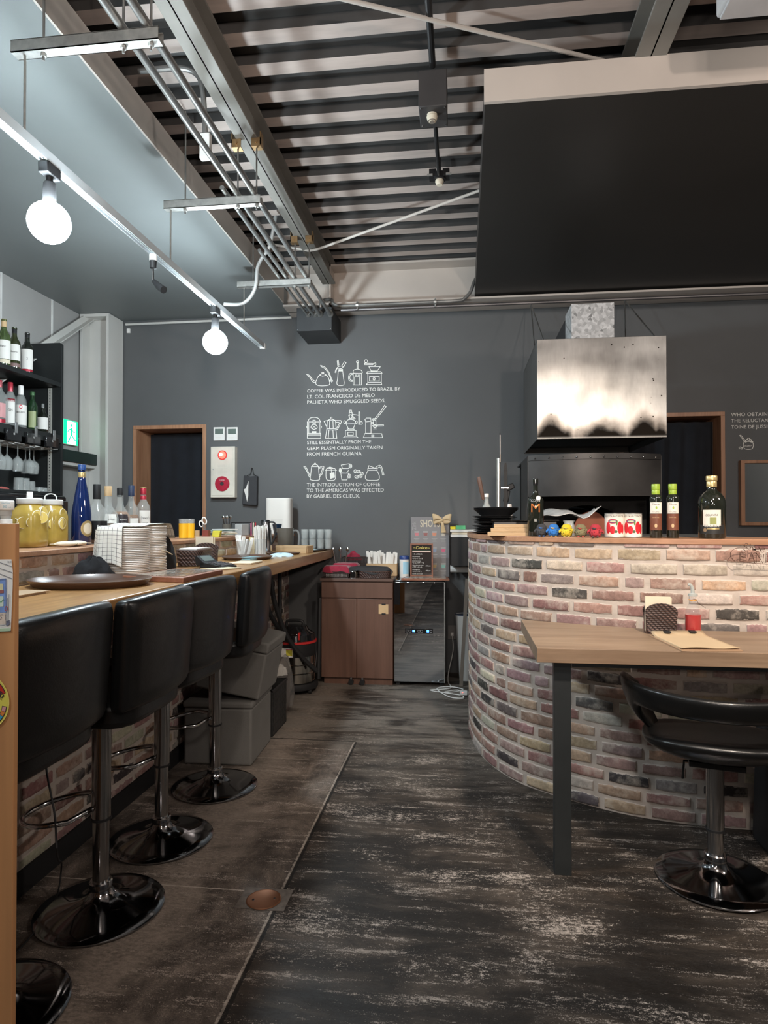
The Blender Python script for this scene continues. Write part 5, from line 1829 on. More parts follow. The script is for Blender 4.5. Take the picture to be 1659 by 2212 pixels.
# wine fridge with a mirror-dark glass door
FX0, FX1, FY = -0.545, -0.14, 5.11
FT = 0.828
t = Thing('wine_fridge', 'small black wine fridge with a mirror-dark glass door and blue display', 'fridge', (-0.34, 5.3, 0))
t.w('body', MB().box(FX0, FX1, FY + 0.03, 5.56, 0.02, FT), MAT['black_gloss'], bevel=0.004)
MAT['fridge_glass'] = M('fridge_glass', (0.52, 0.56, 0.60), 0.02, 1.0, var=0)
dr = t.w('door', MB().box(FX0 + 0.003, FX1 - 0.003, FY, FY + 0.028, 0.03, FT - 0.012), MAT['fridge_glass'], bevel=0.003)
t.w('frame_strip', MB().box(FX1 - 0.008, FX1 - 0.002, FY - 0.003, FY + 0.001, 0.03, FT - 0.012), MAT['galv'], parent=dr, smooth=0)
t.w('hinge_panel', MB().box(FX0 + 0.004, FX0 + 0.05, FY - 0.006, FY, FT - 0.19, FT - 0.014), MAT['black_gloss'], parent=dr, bevel=0.004)
dp = t.w('display', MB().box(-0.455, -0.235, FY - 0.004, FY - 0.0004, 0.413, 0.450), MAT['black_gloss'], bevel=0.0035, seg=3)
BL = M('blue_led', (0.05, 0.18, 1.0), 0.4, var=0, emit=6.0, ecol=(0.05, 0.2, 1.0))
for i, xx in enumerate((-0.44, -0.415, -0.387, -0.365, -0.345, -0.323, -0.305, -0.275, -0.25)):
    if i in (2, 7 - 0):
        t.w('digit', MB().box(xx - 0.009, xx + 0.009, FY - 0.0050, FY - 0.0044, 0.423, 0.440), BL, parent=dp, smooth=0)
    elif i not in (3, 6):
        mb = MB()
        stroke(mb, [(xx - 0.008, 0.423), (xx + 0.008, 0.423), (xx + 0.008, 0.440), (xx - 0.008, 0.440)], 0.0022, True, FY - 0.0048)
        t.w('button', mb, M('button_grey', (0.5, 0.5, 0.52), 0.4), parent=dp, smooth=0)
for xx in (FX0 + 0.03, FX1 - 0.03):
    t.w('foot', MB().box(xx - 0.015, xx + 0.015, FY + 0.03, FY + 0.06, 0, 0.02), MAT['matte_black'], smooth=0)

# --- on the cabinet
def slat_basket(label, x0, x1, y0, y1, z0, h, mat, cells=True):
    t = Thing('plastic_basket', label, 'basket', ((x0 + x1) / 2, (y0 + y1) / 2, z0))
    mb = MB().box(x0, x1, y0, y0 + 0.004, z0 + h - 0.012, z0 + h)
    mb.box(x0, x1, y1 - 0.004, y1, z0 + h - 0.012, z0 + h).box(x0, x0 + 0.004, y0, y1, z0 + h - 0.012, z0 + h).box(x1 - 0.004, x1, y0, y1, z0 + h - 0.012, z0 + h)
    mb.box(x0, x1, y0, y0 + 0.004, z0, z0 + 0.008).box(x0, x1, y1 - 0.004, y1, z0, z0 + 0.008).box(x0, x0 + 0.004, y0, y1, z0, z0 + 0.008).box(x1 - 0.004, x1, y0, y1, z0, z0 + 0.008)
    n = int((x1 - x0) / 0.011)
    for k in range(n + 1):
        x = x0 + (x1 - x0 - 0.004) * k / n
        mb.box(x, x + 0.004, y0, y0 + 0.003, z0, z0 + h)
        mb.box(x, x + 0.004, y1 - 0.003, y1, z0, z0 + h)
    for zz in (0.33, 0.66):
        mb.box(x0, x1, y0 + 0.0005, y0 + 0.0025, z0 + h * zz - 0.0015, z0 + h * zz + 0.0015)
    t.w('lattice', mb, mat, smooth=0)
    t.w('bottom', MB().box(x0 + 0.003, x1 - 0.003, y0 + 0.003, y1 - 0.003, z0, z0 + 0.003), mat, smooth=0)
    return t
CT2 = CTOP + 0.0005
slat_basket('low brown lattice basket at the front left of the cabinet top', -1.115, -0.905, 5.10, 5.26, CT2, 0.05, M('brown_plastic', (0.035, 0.022, 0.019), 0.4))
single('white_cutlery', MB().box(-1.095, -0.925, 5.12, 5.24, CT2 + 0.006, CT2 + 0.035), MAT['white_plastic'], 'white items inside the low brown basket under the red cloth', 'packets', bevel=0.004)
def slab_cloth(name, x0, x1, y0, y1, z, h, mat, label, seed, droop=0.012, cat='cloth'):
    rnd = random.Random(seed)
    ph = [rnd.uniform(0, 6) for _ in range(6)]
    nu, nv = 26, 16
    mb = MB()
    def top(u, v):
        x = x0 + (x1 - x0) * u; y = y0 + (y1 - y0) * v
        e = min(u, 1 - u, v, 1 - v)
        k = min(1, e / 0.12)
        zz = z + h * math.sqrt(max(0, 1 - (1 - k) ** 2)) + 0.004 * sin(7 * u + ph[0]) * sin(5 * v + ph[1]) - droop * (1 - k) * (0.5 + 0.5 * sin(9 * u + ph[2] + 4 * v))
        return (x + 0.004 * sin(6 * v + ph[3]), y + 0.004 * sin(8 * u + ph[4]), zz)
    mb.grid(top, nu, nv)
    mb2 = MB().grid(lambda u, v: (top(1 - u, v)[0], top(1 - u, v)[1], min(top(1 - u, v)[2], z - 0.0) - 0.001), nu, nv)
    mb.join(mb2)
    return single(name, mb, mat, label, cat, smooth=60)
M('crimson', (0.26, 0.012, 0.035), 0.85, var=0.2, scale=30, sheen=0.3)
slab_cloth('folded_napkins', -1.125, -0.90, 5.10, 5.25, CT2 + 0.052, 0.042, MAT['crimson'], 'folded crimson cloth lying on the low brown basket', 1)
slab_cloth('folded_napkins', -1.08, -0.86, 5.27, 5.42, CT2 + 0.065, 0.04, MAT['crimson'], 'second crimson cloth behind the first, a little higher', 6)
slat_basket('dark lattice basket standing behind the crimson cloths', -1.02, -0.77, 5.43, 5.53, CT2 + 0.0, 0.15, MAT['brown_plastic'])
lump('red_cloth_bundle', (-0.93, 5.48, CT2 + 0.12), (0.06, 0.035, 0.07), MAT['crimson'], 'bunched dark red cloth poking out of the dark lattice basket', 'cloth', 3)
# cutlery bundle at the worktop's end
for k, (dx, lean) in enumerate(((-0.02, -0.2), (0.01, -0.05), (0.035, 0.12))):
    t = Thing('serving_spoon', ('left', 'middle', 'right')[k] + ' steel spoon leaning between the worktop end and the red cloths', 'spoon', (-1.03 + dx, 5.37, CT2 + 0.09), group=None)
    mb = MB().tube([(0, 0, -0.085), (lean * 0.2, 0.03, 0.11)], 0.004, 8)
    t.part('handle', mb, MAT['chrome'])
    t.part('bowl', MB().ball((lean * 0.22, 0.033, 0.125), (0.014, 0.005, 0.022), 12, 8), MAT['chrome'])
# wicker basket with black cloth
t = basket('flat brown wicker basket at the front right of the cabinet top', (-0.70, 5.175, CT2), 0.135, 0.075, 0.055, 0.0)
slab_cloth('black_napkin', -0.92, -0.57, 5.10, 5.27, CT2 + 0.062, 0.026, M('charcoal_cloth', (0.03, 0.03, 0.032), 0.9, var=0.2), 'black cloth spread over the flat wicker basket', 4, 0.03)
single('steel_box', MB().box(-0.893, -0.848, 5.10, 5.2, CT2, CT2 + 0.055), MAT['chrome'], 'small shiny steel box between the two baskets', 'box', bevel=0.004)
# wooden box with white straws
t = Thing('napkin_box', 'light wooden box packed with white paper sleeves behind the black cloth', 'box', (-0.68, 5.42, CT2))
t.w('front', MB().box(-0.80, -0.545, 5.355, 5.365, CT2, CT2 + 0.10), MAT['light_wood'], bevel=0.001)
t.w('back', MB().box(-0.80, -0.545, 5.465, 5.475, CT2, CT2 + 0.10), MAT['light_wood'], bevel=0.001)
t.w('side', MB().box(-0.80, -0.79, 5.365, 5.465, CT2, CT2 + 0.10), MAT['light_wood'], bevel=0.001)
t.w('side', MB().box(-0.555, -0.545, 5.365, 5.465, CT2, CT2 + 0.10), MAT['light_wood'], bevel=0.001)
rnd = random.Random(12)
for k in range(24):
    x = -0.785 + 0.225 * (k % 12) / 11.0
    y_ = 5.385 + 0.05 * (k // 12)
    h = rnd.uniform(0.17, 0.20)
    b = MB().box(-0.011, 0.011, -0.004, 0.004, 0, h)
    b.xf(Matrix.Translation((x, y_, CT2 + 0.01)) @ Matrix.Rotation(rnd.uniform(-.12, .12), 4, 'Y') @ Matrix.Rotation(rnd.uniform(-.1, .1), 4, 'X'))
    t.w('paper_sleeve', b, MAT['paper_white'], smooth=0, bevel=0.001)
# tub with blue lid
cx, cy = -0.487, 5.40
t = Thing('wipes_tub', 'white cylindrical tub with a dark blue lid on the wine fridge', 'tub', (cx, cy, FT))
t.w('tub', MB().lathe([(0, 0), (0.038, 0), (0.040, 0.004), (0.040, 0.15), (0, 0.15)], 28, (cx, cy, FT)), MAT['white_plastic'], smooth=40)
t.w('lid', MB().lathe([(0, 0.15), (0.041, 0.15), (0.041, 0.172), (0.036, 0.18), (0, 0.182)], 28, (cx, cy, FT)), M('navy_lid', (0.02, 0.05, 0.2), 0.4), smooth=40)
t.w('label', MB().lathe([(0.0406, 0.03), (0.0406, 0.13)], 14, (cx, cy, FT), a0=radians(-100), a1=radians(-20)), M('sky_label', (0.35, 0.62, 0.78), 0.5), smooth=40)

# SHOTS board
t = Thing('shots_board', 'tall grey printed board of shot drinks leaning on the back wall', 'menu board', (-0.27, 5.5, FT))
bx0, bx1, bz0, bz1, by = -0.44, -0.115, FT, FT + 0.505, 5.50
M('board_grey', (0.25, 0.24, 0.245), 0.6, var=0.05)
t.w('board', MB().box(bx0, bx1, by, by + 0.008, bz0, bz1), MAT['board_grey'], smooth=0, bevel=0.001)
yy = by - 0.0012
def put(mb, x, z, y):
    mb.v = [(a + x, y, c + z) for a, _, c in mb.v]
    return mb
t.w('heading', put(text_mb('SHOTS', 0.062, 0.165, 'L', bold=0.01), bx0 + 0.08, bz1 - 0.085, yy), MAT['paper_cream'], smooth=0)
m_ = text_mb("Zink", 0.035, 0.07, 'C')
m_.v = [(z * -1 + bx0 + 0.045, yy, x + bz1 - 0.075) for x, _, z in m_.v]
t.w('side_lettering', m_, M('ink_dim', (0.38, 0.37, 0.37), 0.6), smooth=0)
cols = [(0.55, 0.2, 0.22), (0.32, 0.13, 0.12), (0.6, 0.25, 0.16), (0.55, 0.5, 0.42), (0.3, 0.33, 0.4), (0.5, 0.1, 0.14), (0.25, 0.32, 0.45), (0.55, 0.12, 0.2),
        (0.4, 0.3, 0.2), (0.2, 0.3, 0.3), (0.55, 0.4, 0.2), (0.25, 0.5, 0.45)]
for r in range(3):
    for c in range(4):
        x = bx0 + 0.05 + 0.075 * c; z = bz1 - 0.165 - 0.135 * r
        g = MB().prismY([(x - 0.021, z + 0.045), (x - 0.015, z), (x + 0.015, z), (x + 0.021, z + 0.045)], yy, yy + 0.0008)
        gg = t.w('printed_glass', g, M('glass_print', (0.36, 0.35, 0.35), 0.6), smooth=0)
        q = MB().prismY([(x - 0.018, z + 0.03), (x - 0.014, z + 0.004), (x + 0.014, z + 0.004), (x + 0.018, z + 0.03)], yy - 0.0004, yy)
        t.w('printed_drink', q, M('print_%d' % (r * 4 + c), cols[r * 4 + c], 0.6), parent=gg, smooth=0)
        s = MB()
        for k in range(3):
            ww = (0.022, 0.014, 0.018)[k]
            stroke(s, [(x - ww, z - 0.02 - 0.011 * k), (x + ww, z - 0.02 - 0.011 * k)], 0.0028 if k else 0.006, y=yy)
        t.w('caption_lines', s, MAT['ink_dim'], parent=gg, smooth=0)
# ribbon bow
t = Thing('ribbon_bow', 'gold satin ribbon bow pinned to the shots board', 'bow', (-0.17, 5.47, 1.27))
M('satin', (0.60, 0.45, 0.26), 0.32, var=0.1, sheen=0.3)
bc = aY(955, 1124, 5.47)
def loop(dx, dz, tw):
    mb = MB()
    def fn(u, v):
        a = u * 2 * pi
        r = 0.5 - 0.5 * cos(a)
        x = dx * r; z = dz * r + 0.018 * sin(a)
        w = 0.025 * (0.45 + 0.7 * r)
        return (bc.x + x + tw * w * (v - 0.5) * 2 * 0.5, bc.y - 0.006 - 0.012 * sin(a) * r, bc.z + z + w * (v - 0.5) * 2)
    return mb.grid(fn, 28, 4)
t.w('loop', loop(-0.078, 0.020, -0.4), MAT['satin'], smooth=80, solid=0.001)
t.w('loop', loop(0.075, 0.018, 0.4), MAT['satin'], smooth=80, solid=0.001)
for dx, dz, w in ((-0.075, -0.02, 0.016), (0.012, -0.105, 0.022)):
    mb = MB()
    def fn(u, v, dx=dx, dz=dz, w=w):
        d = Vector((dx, dz)); n = Vector((-d.y, d.x)).normalized()
        p = d * u + n * (v - 0.5) * 2 * w * (0.3 + 0.7 * u)
        return (bc.x + p.x, bc.y - 0.006 - 0.006 * sin(u * 5), bc.z + p.y)
    t.w('tail', mb.grid(fn, 12, 4), MAT['satin'], smooth=80, solid=0.001)
t.w('knot', MB().ball((bc.x, bc.y - 0.012, bc.z), (0.012, 0.008, 0.012), 12, 8), MAT['satin'], smooth=80)

# Dolce board
t = Thing('dessert_board', 'small wood-framed glossy blackboard of desserts on the wine fridge', 'menu board', (-0.34, 5.33, FT))
dx0, dx1, dz0, dz1, dy = -0.432, -0.245, FT + 0.012, FT + 0.285, 5.34
fr = MB().box(dx0, dx1, dy, dy + 0.014, dz0, dz0 + 0.012).box(dx0, dx1, dy, dy + 0.014, dz1 - 0.012, dz1).box(dx0, dx0 + 0.011, dy, dy + 0.014, dz0 + 0.012, dz1 - 0.012).box(dx1 - 0.011, dx1, dy, dy + 0.014, dz0 + 0.012, dz1 - 0.012)
t.w('frame', fr, MAT['frame_wood'], smooth=0)
t.w('blackboard', MB().box(dx0 + 0.011, dx1 - 0.011, dy + 0.004, dy + 0.012, dz0 + 0.012, dz1 - 0.012), M('gloss_board', (0.035, 0.028, 0.026), 0.12, var=0, coat=1.0), smooth=0)
yd = dy + 0.003
t.w('heading', put(text_mb('~Dolce~', 0.024, 0.135, 'C'), (dx0 + dx1) / 2, dz1 - 0.046, yd), M('chalk_yellow', (0.78, 0.66, 0.18), 0.6), smooth=0)
for k, mm in enumerate((M('chalk_green', (0.1, 0.4, 0.2), 0.6), MAT['ink_white'], M('chalk_red', (0.6, 0.08, 0.07), 0.6))):
    s = MB(); stroke(s, [(dx0 + 0.018, dz1 - 0.061 - 0.0045 * k), (dx1 - 0.02, dz1 - 0.061 - 0.0045 * k)], 0.0042, y=yd)
    t.w('stripe', s, mm, smooth=0)
rows = [('\u30fb\u30c6\u30a3\u30e9\u30df\u30b9', 0.08), ('(tiramisu)', 0.06), ('\u30fb\u30d1\u30f3\u30ca\u30b3\u30c3\u30bf', 0.085), ('(pannacotta)', 0.07), ('\u30fb\u30b7\u30e7\u30b3\u30e9\u30c6\u30ea\u30fc\u30cc', 0.095),
        ('(chocolate terrine)', 0.09), ('\u30fb\u30a2\u30d5\u30a9\u30ac\u30fc\u30c8', 0.08), ('(affogato)', 0.06), ('\u30fb\u30d0\u30cb\u30e9\u30a2\u30a4\u30b9', 0.075), ('(vanilla ice cream)', 0.085)]
for k, (s_, ww) in enumerate(rows):
    h = 0.0105 if k % 2 == 0 else 0.007
    t.w('chalk_lettering', put(text_mb(s_, h, ww, 'L'), dx0 + 0.018, dz1 - 0.094 - 0.0178 * k, yd), MAT['ink_white'], smooth=0)
for s_, z in (('600yen', 0.085), ('400yen', 0.045)):
    t.w('price', put(text_mb(s_, 0.009, 0.04, 'L'), dx1 - 0.06, dz0 + z, yd), MAT['ink_white'], smooth=0)
# framed tray in front
t = Thing('framed_tray', 'flat wood-framed menu lying on the wine fridge in front of the boards', 'board', (-0.30, 5.2, FT))
t.w('frame', MB().prism([(-0.485, 5.10), (-0.105, 5.10), (-0.125, 5.30), (-0.46, 5.30)], FT + 0.001, FT + 0.018), MAT['frame_wood'], bevel=0.002)
t.w('print', MB().prism([(-0.46, 5.12), (-0.13, 5.12), (-0.145, 5.285), (-0.44, 5.285)], FT + 0.018, FT + 0.0195), MAT['newsprint'], smooth=0)
# --- beyond the fridge
t = Thing('wall_shelf_box', 'matt black box shelf on the back wall behind the curved counter', 'shelf', (0.05, 5.5, 0.93))
t.w('shelf', MB().box(-0.095, 0.35, 5.30, BW - 0.002, 0.93, 1.165), MAT['matte_black'], smooth=0, bevel=0.002)
for k, (dx, m_, lab) in enumerate(((0, MAT['paper_white'], 'lower'), (0.008, MAT['paper_cream'], 'middle'), (-0.004, MAT['paper_white'], 'upper'))):
    single('booklet', MB().box(-0.10 + dx, 0.12, 5.32 + dx, 5.46, 1.166 + 0.021 * k, 1.186 + 0.021 * k), m_, '%s pale booklet on the black wall shelf behind the plates' % lab, 'booklet', 'booklets on the black wall shelf', bevel=0.002)
single('yellow_tab', MB().box(-0.102, -0.06, 5.32, 5.36, 1.2305, 1.252), M('tab_yellow', (0.75, 0.62, 0.02), 0.6), 'yellow sticky tab on the booklets', 'tab', smooth=0)
single('green_tab', MB().box(-0.058, 0.02, 5.33, 5.37, 1.2305, 1.262), M('tab_green', (0.12, 0.5, 0.22), 0.6), 'green booklet edge on top of the booklets', 'tab', smooth=0)
single('paper_roll', MB().tube([(-0.105, 5.45, 0.898), (0.35, 5.45, 0.898)], 0.031, 24), MAT['white_plastic'], 'white roll fixed under the black wall shelf', 'roll', smooth=40)
t = Thing('umbrella_bin', 'tall narrow white tapered bin between wine fridge and brick counter', 'bin', (0.02, 5.36, 0))
t.w('bin', MB().lathe([(0, 0), (0.052, 0), (0.085, 0.53), (0.081, 0.535), (0.078, 0.53), (0.048, 0.01), (0, 0.01)], 28, (0.02, 5.36, 0.001)), MAT['white_plastic'], smooth=40)
t.w('liner', MB().lathe([(0.0775, 0.515), (0.086, 0.538), (0.087, 0.53)], 28, (0.02, 5.36, 0.001)), M('liner_blue', (0.05, 0.07, 0.12), 0.5), smooth=40)
a = aZ(996, 1483, 0.0); b = aY(1009, 1250, 5.22)
mb = MB()
d = Vector((b.x - a.x, b.y - a.y, b.z))
for p_ in ((a.x - 0.016, a.y, 0.001), (a.x + 0.016, a.y, 0.001)):
    pass
mb.add([(a.x - .014, a.y, .001), (a.x + .014, a.y, .001), (a.x + .014, a.y + .01, .001), (a.x - .014, a.y + .01, .001),
        (b.x - .014, b.y, b.z), (b.x + .014, b.y, b.z), (b.x + .014, b.y + .01, b.z), (b.x - .014, b.y + .01, b.z)],
       [(3, 2, 1, 0), (4, 5, 6, 7), (0, 1, 5, 4), (1, 2, 6, 5), (2, 3, 7, 6), (3, 0, 4, 7)])
single('wooden_post', mb, M('grey_wood', (0.16, 0.13, 0.105), 0.6), 'thin grey-brown wooden strip standing in front of the white bin', 'post', smooth=0)
t = Thing('wall_outlet', 'wall socket with a white plug between wine fridge and white bin', 'outlet', (-0.1, BW, 0.33))
t.w('plate', MB().box(-0.13, -0.06, BW - 0.008, BW - 0.0005, 0.285, 0.405), M('outlet_grey', (0.2, 0.19, 0.18), 0.5), bevel=0.002)
t.w('plug', MB().box(-0.105, -0.08, BW - 0.035, BW - 0.0085, 0.315, 0.345), MAT['white_plastic'], bevel=0.003)
cab = catmull([(-0.092, BW - 0.04, 0.325), (-0.085, BW - 0.06, 0.2), (-0.12, 5.4, 0.05), (-0.12, 5.25, 0.006), (-0.10, 5.05, 0.006), (-0.25, 4.98, 0.006), (-0.12, 4.92, 0.006), (-0.0, 5.02, 0.006), (-0.10, 5.07, 0.012), (-0.2, 5.0, 0.012),
               (-0.1, 4.8, 0.006), (0.0, 4.78, 0.006), (-0.02, 4.86, 0.006), (-0.14, 4.9, 0.012), (-0.04, 4.98, 0.012), (0.0, 4.9, 0.006)], 8)
single('power_cord', MB().tube(cab, 0.0042, 8), MAT['white_plastic'], 'white power cord coiled on the floor beside the brick counter', 'cord')
t = Thing('cord_socket', 'small white extension socket with a red light on the floor cord', 'socket', (0.005, 4.86, 0))
t.w('housing', MB().box(-0.025, 0.03, 4.83, 4.87, 0.0135, 0.04), MAT['white_plastic'], bevel=0.003)
t.w('pilot_light', MB().ball((-0.005, 4.829, 0.034), 0.003, 8, 6), M('red_led', (1, 0.1, 0.08), 0.4, var=0, emit=3), smooth=60)
wc = catmull([(-1.14, 5.5, 0.62), (-1.2, 5.5, 0.5), (-1.205, 5.5, 0.4), (-1.24, 5.5, 0.25), (-1.26, 5.5, 0.10), (-1.26, 5.45, 0.005)], 6)
single('power_cord', MB().tube(wc, 0.0035, 8), MAT['white_plastic'], 'thin white cord hanging beside the left of the brown cabinet', 'cord')

# ------------------------------------------------------------ vacuum cleaner
vx, vy = -1.275, 4.86
t = Thing('vacuum_cleaner', 'drum vacuum cleaner with a red band and black hose under the bar', 'vacuum cleaner', (vx, vy, 0))
t.w('drum', MB().lathe([(0, 0.08), (0.14, 0.08), (0.148, 0.085), (0.148, 0.15), (0.152, 0.155), (0.148, 0.16), (0.148, 0.215), (0.152, 0.22), (0.148, 0.225), (0.148, 0.28), (0, 0.28)], 40, (vx, vy, 0)),
    M('steel_dull', (0.42, 0.40, 0.36), 0.16, 1.0, var=0), smooth=30)
t.w('red_band', MB().lathe([(0.15, 0.375), (0.162, 0.378), (0.162, 0.392), (0.15, 0.395)], 40, (vx, vy, 0)), M('vac_red', (0.55, 0.03, 0.03), 0.35), smooth=30)
t.w('collar', MB().lathe([(0, 0.28), (0.15, 0.28), (0.153, 0.3), (0.153, 0.375), (0, 0.375)], 40, (vx, vy, 0)), MAT['matte_black'], smooth=30)
t.w('motor_head', MB().lathe([(0, 0.395), (0.153, 0.395), (0.145, 0.44), (0.10, 0.47), (0.085, 0.50), (0, 0.505)], 40, (vx, vy, 0)), MAT['black_gloss'], smooth=30)
hd = t.w('handle', MB().tube(catmull([(vx - 0.06, vy - 0.02, 0.49), (vx - 0.055, vy - 0.02, 0.535), (vx + 0.055, vy - 0.02, 0.535), (vx + 0.06, vy - 0.02, 0.49)], 5), 0.011, 8), MAT['matte_black'])
t.w('switch', MB().box(vx + 0.0, vx + 0.05, vy - 0.135, vy - 0.115, 0.42, 0.455), MAT['chrome'], bevel=0.003)
t.w('latch', MB().box(vx + 0.055, vx + 0.068, vy - 0.14, vy - 0.11, 0.41, 0.465), MAT['vac_red'], bevel=0.002)
t.w('base', MB().lathe([(0, 0.035), (0.17, 0.035), (0.175, 0.05), (0.17, 0.078), (0, 0.079)], 40, (vx, vy, 0)), MAT['matte_black'], smooth=30)
for k in range(5):
    a = radians(-100 + 72 * k)
    t.w('wheel', MB().tube([(vx + 0.15 * cos(a) - 0.01, vy + 0.15 * sin(a), 0.02), (vx + 0.15 * cos(a) + 0.01, vy + 0.15 * sin(a), 0.02)], 0.0195, 14), MAT['matte_black'], smooth=40)
lbp = t.w('label', MB().lathe([(0.1545, 0.285), (0.1545, 0.352)], 14, (vx, vy, 0), a0=radians(-118), a1=radians(-82)), MAT['paper_white'], smooth=40)
t.w('label_yellow', MB().lathe([(0.155, 0.295), (0.155, 0.338)], 8, (vx, vy, 0), a0=radians(-102), a1=radians(-84)), MAT['acid_yellow'], parent=lbp, smooth=40)
t.w('label_red', MB().lathe([(0.1553, 0.338), (0.1553, 0.345)], 8, (vx, vy, 0), a0=radians(-102), a1=radians(-84)), MAT['vac_red'], parent=lbp, smooth=40)
hp = catmull([(vx - 0.10, vy - 0.02, 0.44), (-1.44, 4.72, 0.62), (-1.45, 4.62, 0.86), (-1.42, 4.52, 0.95), (-1.36, 4.48, 0.90), (-1.34, 4.52, 0.72), (-1.28, 4.60, 0.48), (-1.18, 4.67, 0.30), (-1.08, 4.74, 0.18)], 10)
t.w('hose', MB().tube(hp, [0.017 + 0.0012 * (i % 2) for i in range(len(hp))], 10), MAT['matte_black'], smooth=20)
t.w('wand', MB().tube([(-1.10, 4.88, 0.09), (-1.105, 4.95, 0.70)], 0.015, 12), MAT['matte_black'])
t.w('wand', MB().tube([(-1.42, 4.95, 0.1), (-1.47, 5.1, 0.9)], 0.016, 12), MAT['matte_black'])

# plastic bag, black basket, grey boxes
def softbox(name, c, dims, rot, mat, label, cat, lid=None, bevel=0.012, lidh=0.08, group=None):
    t = Thing(name, label, cat, c, group=group)
    t.o.rotation_euler = rot
    x, y, z = dims
    mb = MB()
    n = 6
    for nm, z0, z1, g in (('body', 0, z - lidh, 0.0), ('lid', z - lidh, z, 0.006)):
        b = MB().box(-x / 2 - g, x / 2 + g, -y / 2 - g, y / 2 + g, z0 + (0.001 if g else 0), z1)
        t.part(nm, b, mat, bevel=bevel, seg=3)
    return t
M('grey_fabric', (0.155, 0.15, 0.14), 0.9, var=0.08, scale=6, bumps=0.25, bscale=300)
softbox('storage_box', (-1.305, 3.53, 0.001), (0.37, 0.40, 0.335), (0, 0, radians(2)), MAT['grey_fabric'], 'dark grey fabric storage box standing on the floor under the bar', 'storage box', lidh=0.035)
softbox('storage_box', (-1.27, 3.55, 0.372), (0.36, 0.38, 0.31), (radians(0), radians(10.5), radians(2)), MAT['grey_fabric'], 'grey fabric storage box tilted on top of the other one', 'storage box', lidh=0.06)
t = Thing('black_crate', 'black woven crate on the floor behind the grey storage boxes', 'crate', (-1.26, 4.0, 0))
cr = MB().box(-1.42, -1.14, 3.80, 3.812, 0.001, 0.27).box(-1.42, -1.14, 4.108, 4.12, 0.001, 0.27).box(-1.42, -1.408, 3.812, 4.108, 0.001, 0.27).box(-1.152, -1.14, 3.812, 4.108, 0.001, 0.27)
t.w('walls', cr, M('crate_black', (0.02, 0.02, 0.02), 0.45, bumps=0.6, bscale=70), smooth=0, bevel=0.002)
sl = MB()
for k in range(6):
    for j in range(5):
        y_ = 3.82 + 0.05 * k; z = 0.03 + 0.048 * j
        sl.box(-1.1395, -1.137, y_, y_ + 0.035, z, z + 0.03)
sl.box(-1.1397, -1.1390, 3.83, 4.10, 0.02, 0.26)
t.w('weave', sl, MAT['crate_black'], smooth=0, bevel=0.001)
t.w('bottom', MB().box(-1.408, -1.152, 3.812, 4.108, 0.001, 0.01), MAT['matte_black'], smooth=0)
t.w('rim', MB().tube([(-1.42, 3.80, 0.27), (-1.14, 3.80, 0.27), (-1.14, 4.12, 0.27), (-1.42, 4.12, 0.27)], 0.009, 8, closed=True), MAT['crate_black'])
def bagfn(u, v):
    a = 2 * pi * u
    h = v
    r = 0.098 * (1 + 0.10 * sin(5 * a + 3 * v) + 0.07 * sin(9 * a - 5 * v)) * (0.85 + 0.25 * sin(pi * min(1, h * 1.1)) - 0.15 * h)
    return (-1.26 + r * 0.95 * cos(a), 4.36 + r * sin(a), 0.02 + 0.34 * h + 0.012 * sin(7 * a) * h)
single('plastic_bag', MB().grid(bagfn, 48, 16), M('bag_film', (0.72, 0.70, 0.68), 0.12, trans=0.8, var=0, ior=1.12, alpha=0.55), 'crumpled clear plastic bag lining a bin behind the black crate', 'bag', smooth=40)
t = Thing('waste_bin', 'dark round waste bin inside the clear plastic bag', 'bin', (-1.26, 4.36, 0.0))
t.w('bin', MB().lathe([(0, 0), (0.07, 0), (0.08, 0.24), (0.076, 0.24), (0.066, 0.006), (0, 0.006)], 24, (-1.26, 4.36, 0.001)), M('bin_brown', (0.06, 0.045, 0.04), 0.6), smooth=40)
for k, (x, y_) in enumerate(((-1.275, 4.335), (-1.235, 4.355), (-1.265, 4.395))):
    lump('waste_paper', (x, y_, 0.24), (0.03, 0.028, 0.06), MAT['paper_white'], ('left', 'right', 'rear')[k] + ' crumpled white tissue in the waste bin', 'tissue', 20 + k, 0.3)

